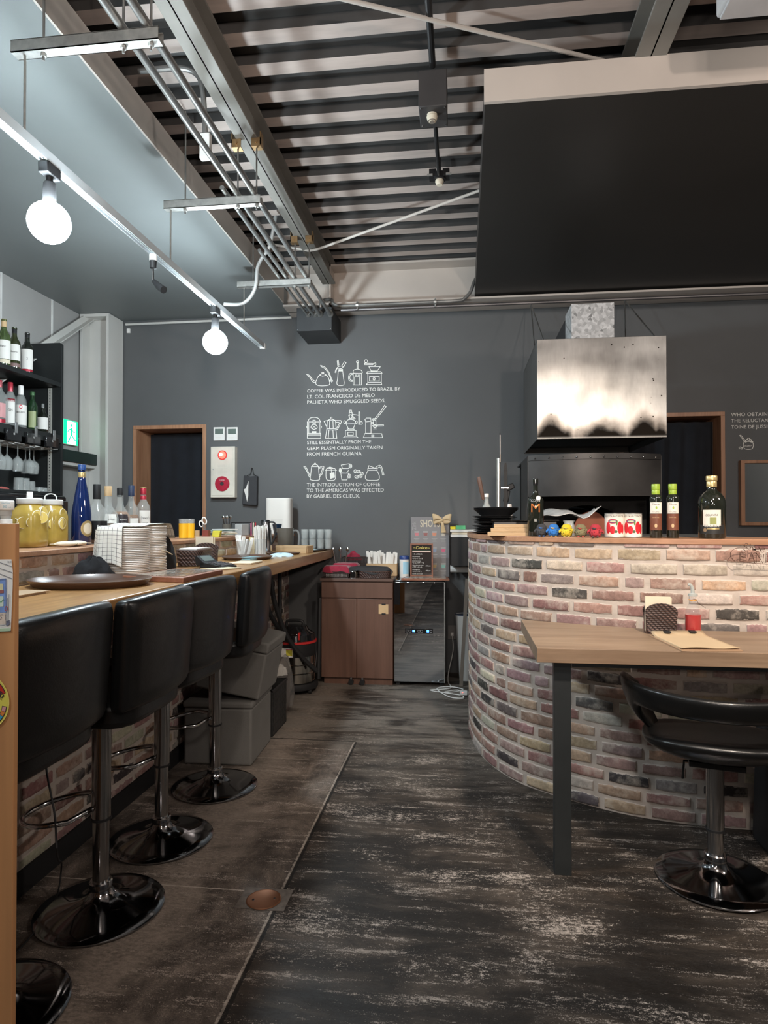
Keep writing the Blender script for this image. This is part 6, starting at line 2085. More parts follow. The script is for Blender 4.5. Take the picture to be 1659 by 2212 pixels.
# ============================================================ right: oven, hood and counter things
def hood_mat():
    m, nt, b = nodes_of('stained_steel')
    tc = nt.nodes.new('ShaderNodeTexCoord')
    sep = nt.nodes.new('ShaderNodeSeparateXYZ')
    nt.links.new(tc.outputs['Object'], sep.inputs[0])
    X, Z = sep.outputs[0], sep.outputs[2]
    n = noise(nt, 3.5, 4, 0.55)
    n2 = noise(nt, 60, 3, 0.6, (1, 1, 0.2))
    dots = nt.nodes.new('ShaderNodeTexVoronoi'); dots.inputs['Scale'].default_value = 26
    nt.links.new(tc.outputs['Object'], dots.inputs['Vector'])
    spots = math_n(nt, 'LESS_THAN', dots.outputs['Distance'], 0.11)
    spots = math_n(nt, 'MULTIPLY', spots, ramp(nt, noise(nt, 5, 2), [(0.52, 0), (0.56, 1)]))
    base = ramp(nt, n, [(0.3, (0.34, 0.33, 0.315)), (0.7, (0.50, 0.49, 0.47))])
    base = mixc(nt, 0.4, base, ramp(nt, n2, [(0.3, 0.8), (0.7, 1.1)]), 'MULTIPLY')
    # soot in three lobes that rise from the lower edge
    edge = None
    for c_, wd, h_ in ((0.085, 0.09, 0.12), (0.17, 0.05, 0.05), (0.40, 0.15, 0.085), (0.63, 0.09, 0.135), (0.72, 0.06, 0.09)):
        g = math_n(nt, 'DIVIDE', math_n(nt, 'SUBTRACT', X, c_), wd)
        g = math_n(nt, 'MULTIPLY', math_n(nt, 'EXPONENT', math_n(nt, 'MULTIPLY', math_n(nt, 'MULTIPLY', g, g), -1.0)), h_)
        edge = g if edge is None else math_n(nt, 'MAXIMUM', edge, g)
    edge = math_n(nt, 'ADD', edge, math_n(nt, 'MULTIPLY', math_n(nt, 'SUBTRACT', noise(nt, 9, 4, 0.6), 0.5), 0.09))
    d = math_n(nt, 'SUBTRACT', edge, Z)
    sd = math_n(nt, 'ADD', math_n(nt, 'MULTIPLY', d, 4.5), 0.5)
    soot = ramp(nt, sd, [(0.22, 0.0), (0.5, 0.55), (0.70, 1.0)])
    soot = math_n(nt, 'MULTIPLY', soot, ramp(nt, Z, [(0.002, 0.35), (0.016, 1.0)]))
    col = mixc(nt, soot, base, ramp(nt, sd, [(0.35, (0.30, 0.225, 0.165)), (0.66, (0.02, 0.016, 0.013))]))
    col = mixc(nt, spots, col, (0.02, 0.015, 0.012))
    nt.links.new(col, b.inputs['Base Color'])
    b.inputs['Metallic'].default_value = 0.97
    rr = mixc(nt, soot, ramp(nt, n, [(0.3, 0.3), (0.7, 0.42)]), (0.8, 0.8, 0.8))
    nt.links.new(rr, b.inputs['Roughness'])
    bump(nt, b, noise(nt, 2.2, 2), 0.5, 0.04)
    return m
MAT['hood'] = hood_mat()

HX0, HX1, HY0, HY1, HZ0, HZ1 = 0.453, 1.213, 4.05, 4.93, 1.80, 2.412
t = Thing('range_hood', 'boxy brushed steel extractor hood stained with soot along its lower edge', 'extractor hood', (HX0, HY0, HZ0))
mb = MB()
mb.box(HX0, HX1, HY0, HY0 + 0.004, HZ0, HZ1)
t.w('front_panel', mb, MAT['hood'], smooth=0, bevel=0.0015)
mb = MB().box(HX0, HX0 + 0.003, HY0 + 0.004, HY1, HZ0, HZ1).box(HX1 - 0.003, HX1, HY0 + 0.004, HY1, HZ0, HZ1).box(HX0, HX1, HY1 - 0.003, HY1, HZ0, HZ1).box(HX0, HX1, HY0 + 0.004, HY1, HZ1 - 0.003, HZ1)
t.w('casing', mb, M('hood_side', (0.12, 0.115, 0.11), 0.45, 0.7), smooth=0)
t.w('inner_filter', MB().box(HX0 + 0.004, HX1 - 0.004, HY0 + 0.006, HY1 - 0.004, HZ0 + 0.04, HZ0 + 0.05), MAT['matte_black'], smooth=0)
def spangle():
    m, nt, b = nodes_of('duct_spangle')
    tc = nt.nodes.new('ShaderNodeTexCoord')
    v = nt.nodes.new('ShaderNodeTexVoronoi'); v.inputs['Scale'].default_value = 55; v.inputs['Randomness'].default_value = 1
    nt.links.new(tc.outputs['Object'], v.inputs['Vector'])
    s = nt.nodes.new('ShaderNodeSeparateColor'); nt.links.new(v.outputs['Color'], s.inputs[0])
    c = ramp(nt, s.outputs[0], [(0.0, 0.18), (0.07, 0.38), (0.5, 0.5), (1.0, 0.66)])
    nt.links.new(c, b.inputs['Base Color'])
    b.inputs['Metallic'].default_value = 0.3
    b.inputs['Roughness'].default_value = 0.5
    return m
MAT['spangle'] = spangle()
DX0, DX1 = 0.705, 0.975
single('duct_box', MB().box(DX0, DX1, 4.33, 4.58, HZ1 + 0.001, 2.715), MAT['spangle'], 'mottled grey square duct rising from the top of the hood', 'duct', smooth=0, bevel=0.001)
single('duct_elbow', MB().box(DX0, DX1, 4.581, BW - 0.002, HZ1 + 0.02, 2.69), M('duct_dark', (0.03, 0.03, 0.032), 0.5), 'dark duct running from the grey duct back to the wall', 'duct', smooth=0)
for k, (p0_, p1_, lab) in enumerate((((0.545, 5.27, 3.03), (0.50, 4.10, 2.415), 'thin steel rod slanting from the ceiling pipe to the hood, front left'),
                                    ((0.545, 5.29, 3.03), (0.545, 4.91, 2.415), 'thin steel rod dropping to the rear left of the hood'),
                                    ((1.27, 5.27, 3.03), (1.165, 4.10, 2.415), 'thin steel rod slanting from the ceiling pipe to the hood, front right'),
                                    ((1.27, 5.29, 3.03), (1.19, 4.91, 2.415), 'thin steel rod dropping to the rear right of the hood'))):
    single('hanger_rod', MB().tube([p0_, p1_], 0.005, 8), MAT['conduit'], lab, 'rod', 'steel rods holding the hood')

# oven
M('oven_black', (0.028, 0.026, 0.025), 0.4, 0.4, var=0.5, scale=3.5)
M('soot', (0.008, 0.0075, 0.007), 0.85, var=0.2)
t = Thing('pizza_oven', 'black steel pizza oven with a riveted curved hood band over its mouth', 'oven', (0.79, 4.5, 0))
OX0, OX1 = 0.398, 1.178
def bow(x, amp=0.10):
    u = (x - OX0) / (OX1 - OX0)
    return 4.05 - amp * (1 - (2 * u - 1) ** 2)
N_ = 24
xs = [OX0 + (OX1 - OX0) * i / N_ for i in range(N_ + 1)]
mb = MB().prism([(x, bow(x)) for x in xs] + [(x, bow(x) + 0.012) for x in xs[::-1]], 1.45, 1.69)
t.w('front_band', mb, MAT['oven_black'], smooth=50)
for zz in (1.678, 1.458):
    b_ = MB().prism([(x, bow(x) - 0.006) for x in xs] + [(x, bow(x) - 0.0002) for x in xs[::-1]], zz - 0.012, zz + 0.012)
    rim = t.w('rim_strip', b_, MAT['oven_black'], smooth=50)
    for k in range(10):
        x = OX0 + (OX1 - OX0) * (k + 0.5) / 10
        if zz > 1.6:
            t.w('rivet', MB().ball((x, bow(x) - 0.007, zz), 0.006, 10, 6), MAT['dark_chrome'], parent=rim, smooth=60)
t.w('top_plate', MB().prism([(x, bow(x) + 0.001) for x in xs] + [(OX1, 4.85), (OX0, 4.85)], 1.69, 1.70), MAT['oven_black'], smooth=40)
t.w('side_panel', MB().box(OX0 - 0.003, OX0, 4.05, 4.5, 0.9, 1.69), MAT['oven_black'], smooth=0)
t.w('side_panel', MB().box(OX1, OX1 + 0.003, 4.05, 4.5, 0.9, 1.69), MAT['oven_black'], smooth=0)
# arched mouth behind the band
arc_pts = [(OX0 + 0.02, 0.95), (OX1 - 0.02, 0.95), (OX1 - 0.02, 1.69), (OX0 + 0.02, 1.69)]
hole = [(0.79 + 0.26 * cos(radians(a)), 1.20 + 0.20 * sin(radians(a))) for a in range(0, 181, 12)]
mb = MB()
outer = [(0.79 + 0.37 * cos(radians(a)) / max(abs(cos(radians(a))), abs(sin(radians(a)))), 1.20 + 0.45 * sin(radians(a)) / max(abs(cos(radians(a))), abs(sin(radians(a))))) for a in range(0, 181, 12)]
for i in range(len(hole) - 1):
    mb.quad((hole[i][0], 4.30, hole[i][1]), (outer[i][0], 4.30, outer[i][1]), (outer[i + 1][0], 4.30, outer[i + 1][1]), (hole[i + 1][0], 4.30, hole[i + 1][1]))
    mb.quad((hole[i][0], 4.30, hole[i][1]), (hole[i + 1][0], 4.30, hole[i + 1][1]), (hole[i + 1][0], 4.85, hole[i + 1][1]), (hole[i][0], 4.85, hole[i][1]))
mb.box(0.42, 1.16, 4.3, 4.9, 0.9, 1.2)
mb.box(0.42, 1.16, 4.86, 4.9, 1.2, 1.69)
t.w('oven_mouth', mb, MAT['soot'], smooth=0)
t.w('base', MB().box(OX0, OX1, 4.05, 4.9, 0.0, 0.9), MAT['matte_black'], smooth=0)
t.w('oven_door', MB().prismY([(0.80 + 0.115 * cos(radians(a)), 1.20 + 0.16 * sin(radians(a))) for a in range(0, 181, 12)], 4.20, 4.23), M('terracotta', (0.24, 0.07, 0.035), 0.7), smooth=0)
t.w('shelf', MB().box(OX0, OX1, 4.05, 4.29, 1.14, 1.16), MAT['matte_black'], smooth=0)

# mirror on the right and wall drawings come later
mx0, mz0, mz1 = 2.235, 1.262, 1.79
t = Thing('wall_mirror', 'wood-framed mirror on the back wall at the right edge', 'mirror', (2.6, BW - 0.02, mz0))
fr = MB().box(mx0, mx0 + 0.75, BW - 0.05, BW - 0.001, mz0, mz0 + 0.028).box(mx0, mx0 + 0.75, BW - 0.05, BW - 0.001, mz1 - 0.024, mz1).box(mx0, mx0 + 0.03, BW - 0.05, BW - 0.001, mz0 + 0.028, mz1 - 0.024).box(mx0 + 0.72, mx0 + 0.75, BW - 0.05, BW - 0.001, mz0 + 0.028, mz1 - 0.024)
t.w('frame', fr, MAT['trim_wood'], smooth=0, bevel=0.001)
t.w('mirror_glass', MB().box(mx0 + 0.03, mx0 + 0.72, BW - 0.02, BW - 0.015, mz0 + 0.028, mz1 - 0.024), M('mirror_glass', (0.8, 0.82, 0.8), 0.01, 1.0, var=0), smooth=0)

# ------------------------------------------------------------ things on the curved counter top
KT = 1.2225
def onk(px, Y): return (aY(px, 1157, Y).x, Y, KT)
# black plates stack
rnd = random.Random(21)
q = (0.19, 3.90)
BPL = [(0, 0), (0.085, 0), (0.095, 0.004), (0.138, 0.010), (0.139, 0.012), (0.095, 0.0085), (0.08, 0.005), (0, 0.005)]
bp = None
for k in range(13):
    if bp is None:
        bp = o = single('black_plate', MB().lathe(BPL, 36), M('black_stone', (0.014, 0.014, 0.015), 0.45, var=0.2), 'x', 'plate', 'black plates stacked on the brick counter', loc=(0, 0, 0), smooth=40)
    else:
        o = bp.copy(); scn.collection.objects.link(o)
    big = 1.1 if k == 0 else (0.88 + 0.06 * rnd.random())
    o.scale = (big, big, 1)
    o.location = (q[0] + rnd.uniform(-.012, .012), q[1] + rnd.uniform(-.012, .012), KT + k * 0.0078)
    o['label'] = 'widest black plate at the bottom of the stack on the brick counter' if k == 0 else ('topmost flat black plate, just below the deep black dishes' if k == 12 else 'black plate %d counted up from the bottom of the counter stack' % (k + 1))
for k in range(2):
    zb = KT + 13 * 0.0078 + 0.004 + k * 0.008
    single('black_dish', MB().lathe([(0, 0), (0.085, 0), (0.13, 0.038), (0.133, 0.04), (0.128, 0.042), (0.083, 0.005), (0, 0.005)], 6 if False else 36), MAT['black_stone'], ('lower', 'upper')[k] + ' deep black dish on top of the black plate stack', 'dish',
           'deep black dishes on the plate stack', loc=(q[0] + 0.004, q[1], zb), smooth=40)
zt = KT + 13 * 0.0078 + 0.004 + 0.008 + 0.006
cx, cy = q[0] - 0.05, q[1]
t = Thing('oil_flask', 'small clear flask standing in the upper black dish', 'flask', (cx, cy, zt))
t.w('flask', MB().lathe([(0, 0), (0.045, 0), (0.045, 0.01), (0.014, 0.06), (0.012, 0.095), (0.015, 0.098), (0.012, 0.10), (0.009, 0.095), (0.01, 0.062), (0.04, 0.012), (0, 0.006)], 28, (cx, cy, zt)), MAT['glass'], smooth=50)
t.w('stopper', MB().lathe([(0, 0.098), (0.0125, 0.098), (0.013, 0.118), (0, 0.12)], 16, (cx, cy, zt)), MAT['white_plastic'], smooth=40)
# tools leaning behind
a = aY(1052, 1120, 4.15); b = aY(1034, 1030, 4.15)
t = Thing('pizza_cutter', 'wooden-handled blade leaning behind the black plates', 'kitchen tool', (a.x, 4.15, 1.21))
md = a.lerp(b, 0.45)
t.w('handle', MB().tube([md, md.lerp(b, 0.3), md.lerp(b, 0.8), b], [0.009, 0.013, 0.015, 0.011], 10), MAT['walnut'])
t.w('blade', MB().tube([Vector((a.x + 0.02, a.y, 1.2235)), md], 0.010, 8, flat=0.3), MAT['chrome'])
def stand(px, ytop, Y, r, mat, name, label, cat, flat=1.0, zb=None):
    p_ = aY(px, ytop, Y)
    return single(name, MB().tube([(p_.x, Y, zb or 1.2235), (p_.x, Y, p_.z)], r, 12, flat=flat), mat, label, cat, smooth=40)
# the pizza peels stand in a rack
t = Thing('pizza_peel', 'tall steel pizza peel standing upright behind the counter', 'pizza peel', (0.32, 4.2, 0.3))
p1 = aY(1077, 990, 4.2)
t.w('handle', MB().tube([(p1.x - 0.01, 4.2, 0.001), (p1.x, 4.2, p1.z)], 0.0125, 14), M('bright_steel', (0.78, 0.76, 0.7), 0.25, 0.9, var=0.04))
p2 = aY(1084, 935, 4.2)
t.w('blade', MB().prismX([(4.195 - 0.045, p1.z - 0.03), (4.195 + 0.045, p1.z - 0.03), (4.195 + 0.06, p1.z + 0.02), (4.195 + 0.05, p2.z - 0.02), (4.195, p2.z), (4.195 - 0.05, p2.z - 0.02), (4.195 - 0.06, p1.z + 0.02)], p1.x + 0.004, p1.x + 0.010), MAT['chrome'], smooth=0)
p3 = aY(1092, 1000, 4.25)
t = Thing('oven_brush', 'black flat-handled oven tool standing beside the steel peel', 'oven tool', (p3.x, 4.25, 0.3))
t.w('handle', MB().box(p3.x - 0.012, p3.x + 0.012, 4.245, 4.255, 0.001, p3.z - 0.05), MAT['matte_black'], bevel=0.002)
t.w('tip', MB().prismY([(p3.x - 0.012, p3.z - 0.051), (p3.x + 0.012, p3.z - 0.051), (p3.x + 0.006, p3.z), (p3.x - 0.006, p3.z)], 4.246, 4.254), MAT['matte_black'], smooth=0)
t.w('bracket', MB().box(p3.x - 0.03, p3.x + 0.02, 4.236, 4.244, p3.z - 0.165, p3.z - 0.157), MAT['chrome'], smooth=0)
p4 = aY(1101, 1050, 4.35)
t = Thing('ir_thermometer', 'black pistol-shaped thermometer hanging beside the oven tools', 'thermometer', (p4.x, 4.35, 1.3))
t.w('head', MB().prismY([(p4.x - 0.035, p4.z + 0.0), (p4.x + 0.02, p4.z + 0.02), (p4.x + 0.035, p4.z - 0.01), (p4.x + 0.02, p4.z - 0.02), (p4.x - 0.03, p4.z - 0.04)], 4.335, 4.365), MAT['matte_black'], bevel=0.006)
t.w('grip', MB().prismY([(p4.x - 0.03, p4.z - 0.03), (p4.x + 0.005, p4.z - 0.03), (p4.x - 0.01, p4.z - 0.11), (p4.x - 0.045, p4.z - 0.10)], 4.34, 4.36), MAT['matte_black'], bevel=0.006)
t.w('hook', MB().tube([(p4.x - 0.02, 4.35, p4.z - 0.1), (p4.x - 0.02, 4.35, 1.0), (p4.x - 0.02, 4.35, 0.001)], 0.003, 6), MAT['chrome'])
p5 = aY(1090, 1100, 4.3)
single('plastic_sleeve', MB().tube([(p5.x - 0.0, 4.32, 1.0), (p5.x + 0.005, 4.32, 1.15), (p5.x + 0.03, 4.32, 1.36), (p5.x + 0.035, 4.32, 1.41)], [0.02, 0.03, 0.026, 0.012], 12), M('film_white', (0.6, 0.58, 0.57), 0.3), 'wrinkled pale plastic sleeve hanging by the oven tools', 'bag', smooth=40)

# boards, pan
for k, (x0, dep, lab) in enumerate(((0.335, 0, 'lowest'), (0.358, 0.01, 'middle'), (0.38, 0.02, 'topmost'))):
    z0 = KT + k * 0.0205
    mb = MB().box(0, 0.24 - 0.02 * k, 0, 0.16 - dep, 0, 0.019)
    single('cutting_board', mb, MAT['light_wood'], '%s pale wooden cutting board behind the tall black bottle' % lab, 'cutting board', 'stacked wooden cutting boards', loc=(aY((1053, 1060, 1067)[k], 1140, 3.36 + 0.01 * k).x, 3.36 + 0.01 * k, z0), rotz=radians(-4), bevel=0.0015)
t = Thing('baking_pan', 'black baking pan lying on the counter behind the cutting boards', 'pan', (0.5, 3.7, KT))
x0, x1 = aY(1066, 1120, 3.65).x, aY(1200, 1120, 3.65).x
t.w('pan', MB().box(x0, x1, 3.60, 3.84, KT, KT + 0.075).box(x0 - 0.012, x1 + 0.012, 3.588, 3.852, KT + 0.0755, KT + 0.083), M('pan_black', (0.015, 0.014, 0.014), 0.28), bevel=0.004)
# foil / flour bag
def foil(u, v):
    x = 0.40 + 0.35 * u
    y_ = 3.65 + 0.2 * v
    z = KT + 0.088 + 0.062 * sin(pi * min(1, u * 1.25)) * (0.4 + 0.6 * v) + 0.10 * max(0, u - 0.72) * 2.2 + 0.008 * sin(14 * u + 5 * v)
    return (x, y_, z)
single('foil_sheet', MB().grid(foil, 40, 10), M('foil', (0.55, 0.55, 0.54), 0.35, 0.35, var=0.25, scale=12), 'crumpled silver-white wrapping sheet rising behind the tall black bottle', 'wrapping', smooth=60, solid=0.002)
# tall black wine bottle
MAG = [(0, 0), (0.044, 0), (0.047, 0.006), (0.047, 0.215), (0.044, 0.24), (0.03, 0.262), (0.017, 0.275), (0.0145, 0.30), (0.014, 0.35), (0.0165, 0.351), (0.0165, 0.372), (0, 0.372)]
t = bottle('tall black wine bottle with a large orange letter M', onk(1157, 3.32), MAG, MAT['glass_dark'], 'wine bottle', 'wine_bottle', h=0.285, wr=0.85,
           cap=[(0.255, 0.289, 0.0135, MAT['black_gloss'])], texts=[('ICONO', 0.172, 0.012, M('ink_mid', (0.35, 0.35, 0.35), 0.5), 0.046), ('M', 0.12, 0.045, M('copper', (0.75, 0.22, 0.06), 0.3, 0.6), 0.044),
                                                              ('\u2261', 0.07, 0.022, MAT['ink_white'], 0.012)])
fc = face_to_cam(t.loc[0], t.loc[1]) + 0.35
t.part('round_sticker', ovl(0.0115, 0.0115, 0.19, 0.0412, fc), MAT['ink_white'])

# crocheted birds
def crochet_mat(name, col):
    m, nt, b = nodes_of(name)
    tc = nt.nodes.new('ShaderNodeTexCoord')
    v = nt.nodes.new('ShaderNodeTexVoronoi'); v.inputs['Scale'].default_value = 130; v.inputs['Randomness'].default_value = 0.35
    nt.links.new(tc.outputs['Object'], v.inputs['Vector'])
    c = ramp(nt, v.outputs['Distance'], [(0.0, tuple(x * 0.12 for x in col)), (0.33, tuple(x * 0.35 for x in col)), (0.45, col)])
    nt.links.new(c, b.inputs['Base Color'])
    b.inputs['Roughness'].default_value = 0.9
    bump(nt, b, v.outputs['Distance'], 1.0, 0.004)
    MAT[name] = m
    return m
birds = ((1170, 'charcoal', (0.05, 0.05, 0.055), (0.05, 0.15, 0.4), 'blue feet, nearest the tall bottle'), (1196, 'blue', (0.03, 0.18, 0.55), (0.55, 0.36, 0.12), 'tan feet'),
         (1224, 'yellow', (0.75, 0.55, 0.03), (0.5, 0.4, 0.1), 'in the middle of the row'), (1254.5, 'olive', (0.22, 0.19, 0.10), (0.4, 0.07, 0.06), 'dark red feet'),
         (1286, 'red', (0.45, 0.035, 0.05), (0.06, 0.06, 0.06), 'next to the tomato cans'))
for px, nm, col, fcx, extra in birds:
    loc = onk(px, 3.06 + (1286 - px) * 0.0015)
    face = face_to_cam(loc[0], loc[1])
    t = Thing('crochet_bird', 'small %s crocheted bird figure with %s' % (nm, extra), 'crocheted figure', loc, rotz=face + pi / 2, group='crocheted figures on the counter')
    m1 = crochet_mat('yarn_' + nm, col)
    m2 = M('yarn_trim_' + nm, fcx, 0.9)
    t.part('body', MB().lathe([(0, 0.003), (0.018, 0.003), (0.025, 0.009), (0.0275, 0.022), (0.0265, 0.036), (0.021, 0.042), (0, 0.043)], 24), m1, smooth=60)
    hp = t.part('hood', MB().lathe([(0.0235, 0.038), (0.0245, 0.042), (0.022, 0.052), (0.014, 0.060), (0, 0.0625)], 24), M('yarn_solid_' + nm, tuple(c * 0.85 for c in col), 0.9, bumps=0.6, bscale=300), smooth=60)
    t.part('beak', MB().tube([(-0.012, -0.022, 0.044), (-0.004, -0.027, 0.041), (0.004, -0.026, 0.042)], [0.003, 0.0042, 0.002], 8), m2)
    for s_ in (-1, 1):
        t.part('wing', MB().tube([(s_ * 0.024, -0.004, 0.036), (s_ * 0.032, -0.008, 0.028), (s_ * 0.034, -0.010, 0.021)], [0.006, 0.005, 0.003], 8), m1, smooth=60)
        t.part('foot', MB().ball((s_ * 0.010, -0.022, 0.0035), (0.006, 0.008, 0.0034), 10, 6), m2, smooth=60)
q = onk(1229, 3.32)
single('glass_jar', MB().lathe([(0, 0), (0.026, 0), (0.029, 0.004), (0.029, 0.055), (0.024, 0.062), (0.0245, 0.072), (0.029, 0.074), (0.029, 0.078), (0.022, 0.076), (0.0215, 0.062), (0.026, 0.052), (0.026, 0.006), (0, 0.005)], 24), MAT['glass'],
       'small open glass jar behind the yellow crocheted bird', 'jar', loc=q, smooth=50)

# tomato cans
CAN = [(0, 0), (0.041, 0), (0.0425, 0.002), (0.0415, 0.004), (0.0415, 0.108), (0.0425, 0.111), (0.0425, 0.113), (0.0405, 0.113), (0.040, 0.110), (0, 0.110)]
for px, lab in ((1327, 'left tomato can with a white and red label'), (1366, 'right tomato can with a white and red label')):
    loc = onk(px, 3.10)
    face = face_to_cam(loc[0], loc[1])
    t = Thing('tomato_can', lab, 'can', loc, group='tomato cans on the counter')
    t.part('can', MB().lathe(CAN, 36), MAT['galv'], smooth=40)
    lb = t.part('label', MB().lathe([(0.0421, 0.005), (0.0421, 0.107)], 36), M('label_ivory', (0.72, 0.68, 0.60), 0.45), smooth=60)
    for dx, dz, rx, rz in ((-0.028, 0.045, 0.011, 0.026), (-0.008, 0.035, 0.013, 0.018), (0.025, 0.046, 0.012, 0.028), (0.040, 0.040, 0.009, 0.022)):
        t.part('printed_tomato', ovl(rx, rz, dz, 0.0424, face + dx / 0.042), M('tomato_red', (0.55, 0.02, 0.03), 0.4), parent=lb, smooth=60)
    t.part('printed_leaf', ovl(0.004, 0.012, 0.068, 0.0427, face + 0.25), M('leaf_green', (0.1, 0.2, 0.03), 0.5), parent=lb, smooth=60)
    t.part('emblem', ovl(0.022, 0.011, 0.075, 0.0426, face - 0.15), M('emblem_red', (0.45, 0.03, 0.05), 0.4), parent=lb, smooth=60)
    t.part('emblem_centre', ovl(0.018, 0.007, 0.075, 0.0429, face - 0.15), M('emblem_blue', (0.06, 0.10, 0.22), 0.4), parent=lb, smooth=60)
    t.part('emblem_bar', ovl(0.014, 0.0028, 0.075, 0.0432, face - 0.15), M('emblem_gold', (0.7, 0.62, 0.35), 0.4), parent=lb, smooth=60)
    t.part('green_seal', ovl(0.0065, 0.0065, 0.028, 0.0427, face + 0.18), M('seal_green', (0.06, 0.1, 0.04), 0.5), parent=lb, smooth=60)
    t.part('lettering', text_on_cyl('PEELED ITALIAN TOMATOES', 0.009, 0.0426, 0.094, face, 0.098), MAT['ink'], parent=lb, smooth=0)
# truffle oil bottles
OIL = [(0, 0), (0.0255, 0), (0.0275, 0.005), (0.0275, 0.185), (0.025, 0.195), (0.016, 0.205), (0.014, 0.21), (0.014, 0.24), (0, 0.24)]
M('lime_cap', (0.28, 0.40, 0.04), 0.35)
M('label_brown', (0.16, 0.055, 0.03), 0.5)
for px, lab in ((1417, 'slim dark oil bottle with a lime green cap, left of the pair'), (1453.5, 'slim dark oil bottle with a lime green cap, right of the pair')):
    t = bottle(lab, onk(px, 3.06), OIL, MAT['glass_dark'], 'oil bottle', 'oil_bottle', 'dark oil bottles with lime caps', h=0.23, wr=0.95,
               cap=[(0.196, 0.216, 0.0175, MAT['lime_cap']), (0.217, 0.243, 0.0185, MAT['lime_cap'])], bands=[(0.110, 0.160, MAT['label_ivory'], 62), (0.035, 0.109, MAT['label_brown'], 62)],
               texts=[('Ciboria', 0.149, 0.007, MAT['ink'], 0.032), ('Truffle', 0.115, 0.006, MAT['ink_mid'], 0.03), ('OLIVE OIL', 0.09, 0.005, MAT['cork'], 0.03)])
    fc = face_to_cam(t.loc[0], t.loc[1])
    t.part('printed_drop', ovl(0.004, 0.007, 0.136, 0.0275, fc + 0.1), MAT['lime_cap'])
    t.part('printed_drop', ovl(0.006, 0.009, 0.055, 0.0275, fc), MAT['cork'])
# big olive oil
BIG = [(0, 0), (0.056, 0), (0.060, 0.008), (0.060, 0.13), (0.0615, 0.14), (0.0605, 0.155), (0.056, 0.175), (0.042, 0.195), (0.024, 0.208), (0.0195, 0.22), (0.0195, 0.26), (0, 0.26)]
t = bottle('large dark olive oil bottle with a gold cap and cream label', onk(1538, 3.02), BIG, MAT['glass_dark'], 'oil bottle', 'oil_bottle', h=0.262, wr=0.93,
           cap=[(0.226, 0.252, 0.0215, MAT['gold_foil']), (0.254, 0.276, 0.0235, MAT['gold_foil'])], bands=[(0.055, 0.125, MAT['label_ivory'], 38), (0.02, 0.06, M('label_charcoal', (0.02, 0.02, 0.019), 0.5), 55)],
           texts=[('COLAVITA', 0.098, 0.009, MAT['ink'], 0.05), ('EXTRA VIRGIN OLIVE OIL', 0.050, 0.006, MAT['ink_white'], 0.06)])
fc = face_to_cam(t.loc[0], t.loc[1])
R_ = 0.0572
def patch(x0, x1, z0, z1, R, mat, name='printed_patch', n=8):
    return t.part(name, MB().lathe([(R, z0), (R, z1)], n, a0=fc + x0 / R, a1=fc + x1 / R), mat, smooth=60)
patch(-0.008, 0.018, 0.062, 0.092, R_, M('label_sage', (0.28, 0.30, 0.10), 0.5))
patch(-0.02, 0.03, 0.040, 0.0455, R_, MAT['gold_foil'])
t.part('printed_seal', ovl(0.008, 0.008, 0.037, R_, fc - 0.5), M('label_bronze', (0.25, 0.17, 0.1), 0.5))

# wire sign on the bricks
def wallpt(px, py, Y): return aY(px, py, Y)
def wire(pts, r=0.0012):
    P = []
    for (u, v) in pts:
        q = aY(1560 + u / 16.76, 1160 + v / 16.76, 2.875)
        P.append((q.x, 2.87, q.z))
    return P
t = Thing('wire_sign', 'thin copper-brown wire sign with script letters hung on the bricks', 'wire sign', (1.2, 2.87, 1.1))
CW = M('wire_brown', (0.10, 0.055, 0.04), 0.4, 0.6)
lets = {
    'letter_s': [(935, 300), (900, 245), (840, 235), (780, 265), (775, 320), (840, 365), (920, 410), (925, 460), (870, 498), (800, 480), (755, 430)],
    'letter_h': [(998, 245), (990, 380), (990, 500), (992, 420), (1040, 360), (1090, 390), (1100, 490)],
    'letter_e': [(1190, 450), (1320, 450), (1310, 380), (1240, 355), (1185, 400), (1190, 480), (1250, 520), (1320, 500)],
    'letter_e_': [(1370, 455), (1510, 455), (1500, 400), (1440, 380), (1370, 410), (1375, 500), (1430, 550), (1500, 520)],
    'outline': [(930, 400), (740, 390), (520, 395), (380, 460), (290, 560), (290, 700), (380, 820), (500, 895), (850, 920), (1500, 975), (1900, 1000)],
    'letter_b': [(620, 880), (625, 560), (760, 560), (860, 600), (850, 680), (640, 715), (840, 740), (855, 850), (630, 885)],
    'letter_a': [(940, 850), (1055, 575), (1155, 940)], 'letter_a_bar': [(985, 780), (1115, 780)],
    'letter_n': [(1215, 930), (1215, 570), (1455, 950), (1485, 620)], 'letter_n_': [(1560, 930), (1565, 600), (1800, 950), (1830, 600)],
}
for k_, P_ in lets.items():
    w_ = wire(P_)
    if k_ in ('letter_s', 'letter_h', 'letter_e', 'letter_e_', 'outline'):
        w_ = catmull(w_, 5)
    t.w('wire_outline' if k_ == 'outline' else 'wire_letter', MB().tube(w_, 0.0013, 6), CW)
t.w('nail', MB().tube([(aY(1628, 1187, 2.875).x, 2.865, aY(1628, 1187, 2.875).z), (aY(1628, 1187, 2.875).x, 2.885, aY(1628, 1187, 2.875).z)], 0.0035, 8), MAT['chrome'])

# ============================================================ table, stools, floor things
TZ = 0.84
back = []
for i in range(26):
    s_ = 1.05 + (CL[-1] - 1.35) * i / 25.0
t = Thing('counter_table', 'pale wood-grain table with one dark metal leg against the brick counter', 'table', (1.0, 2.7, 0))
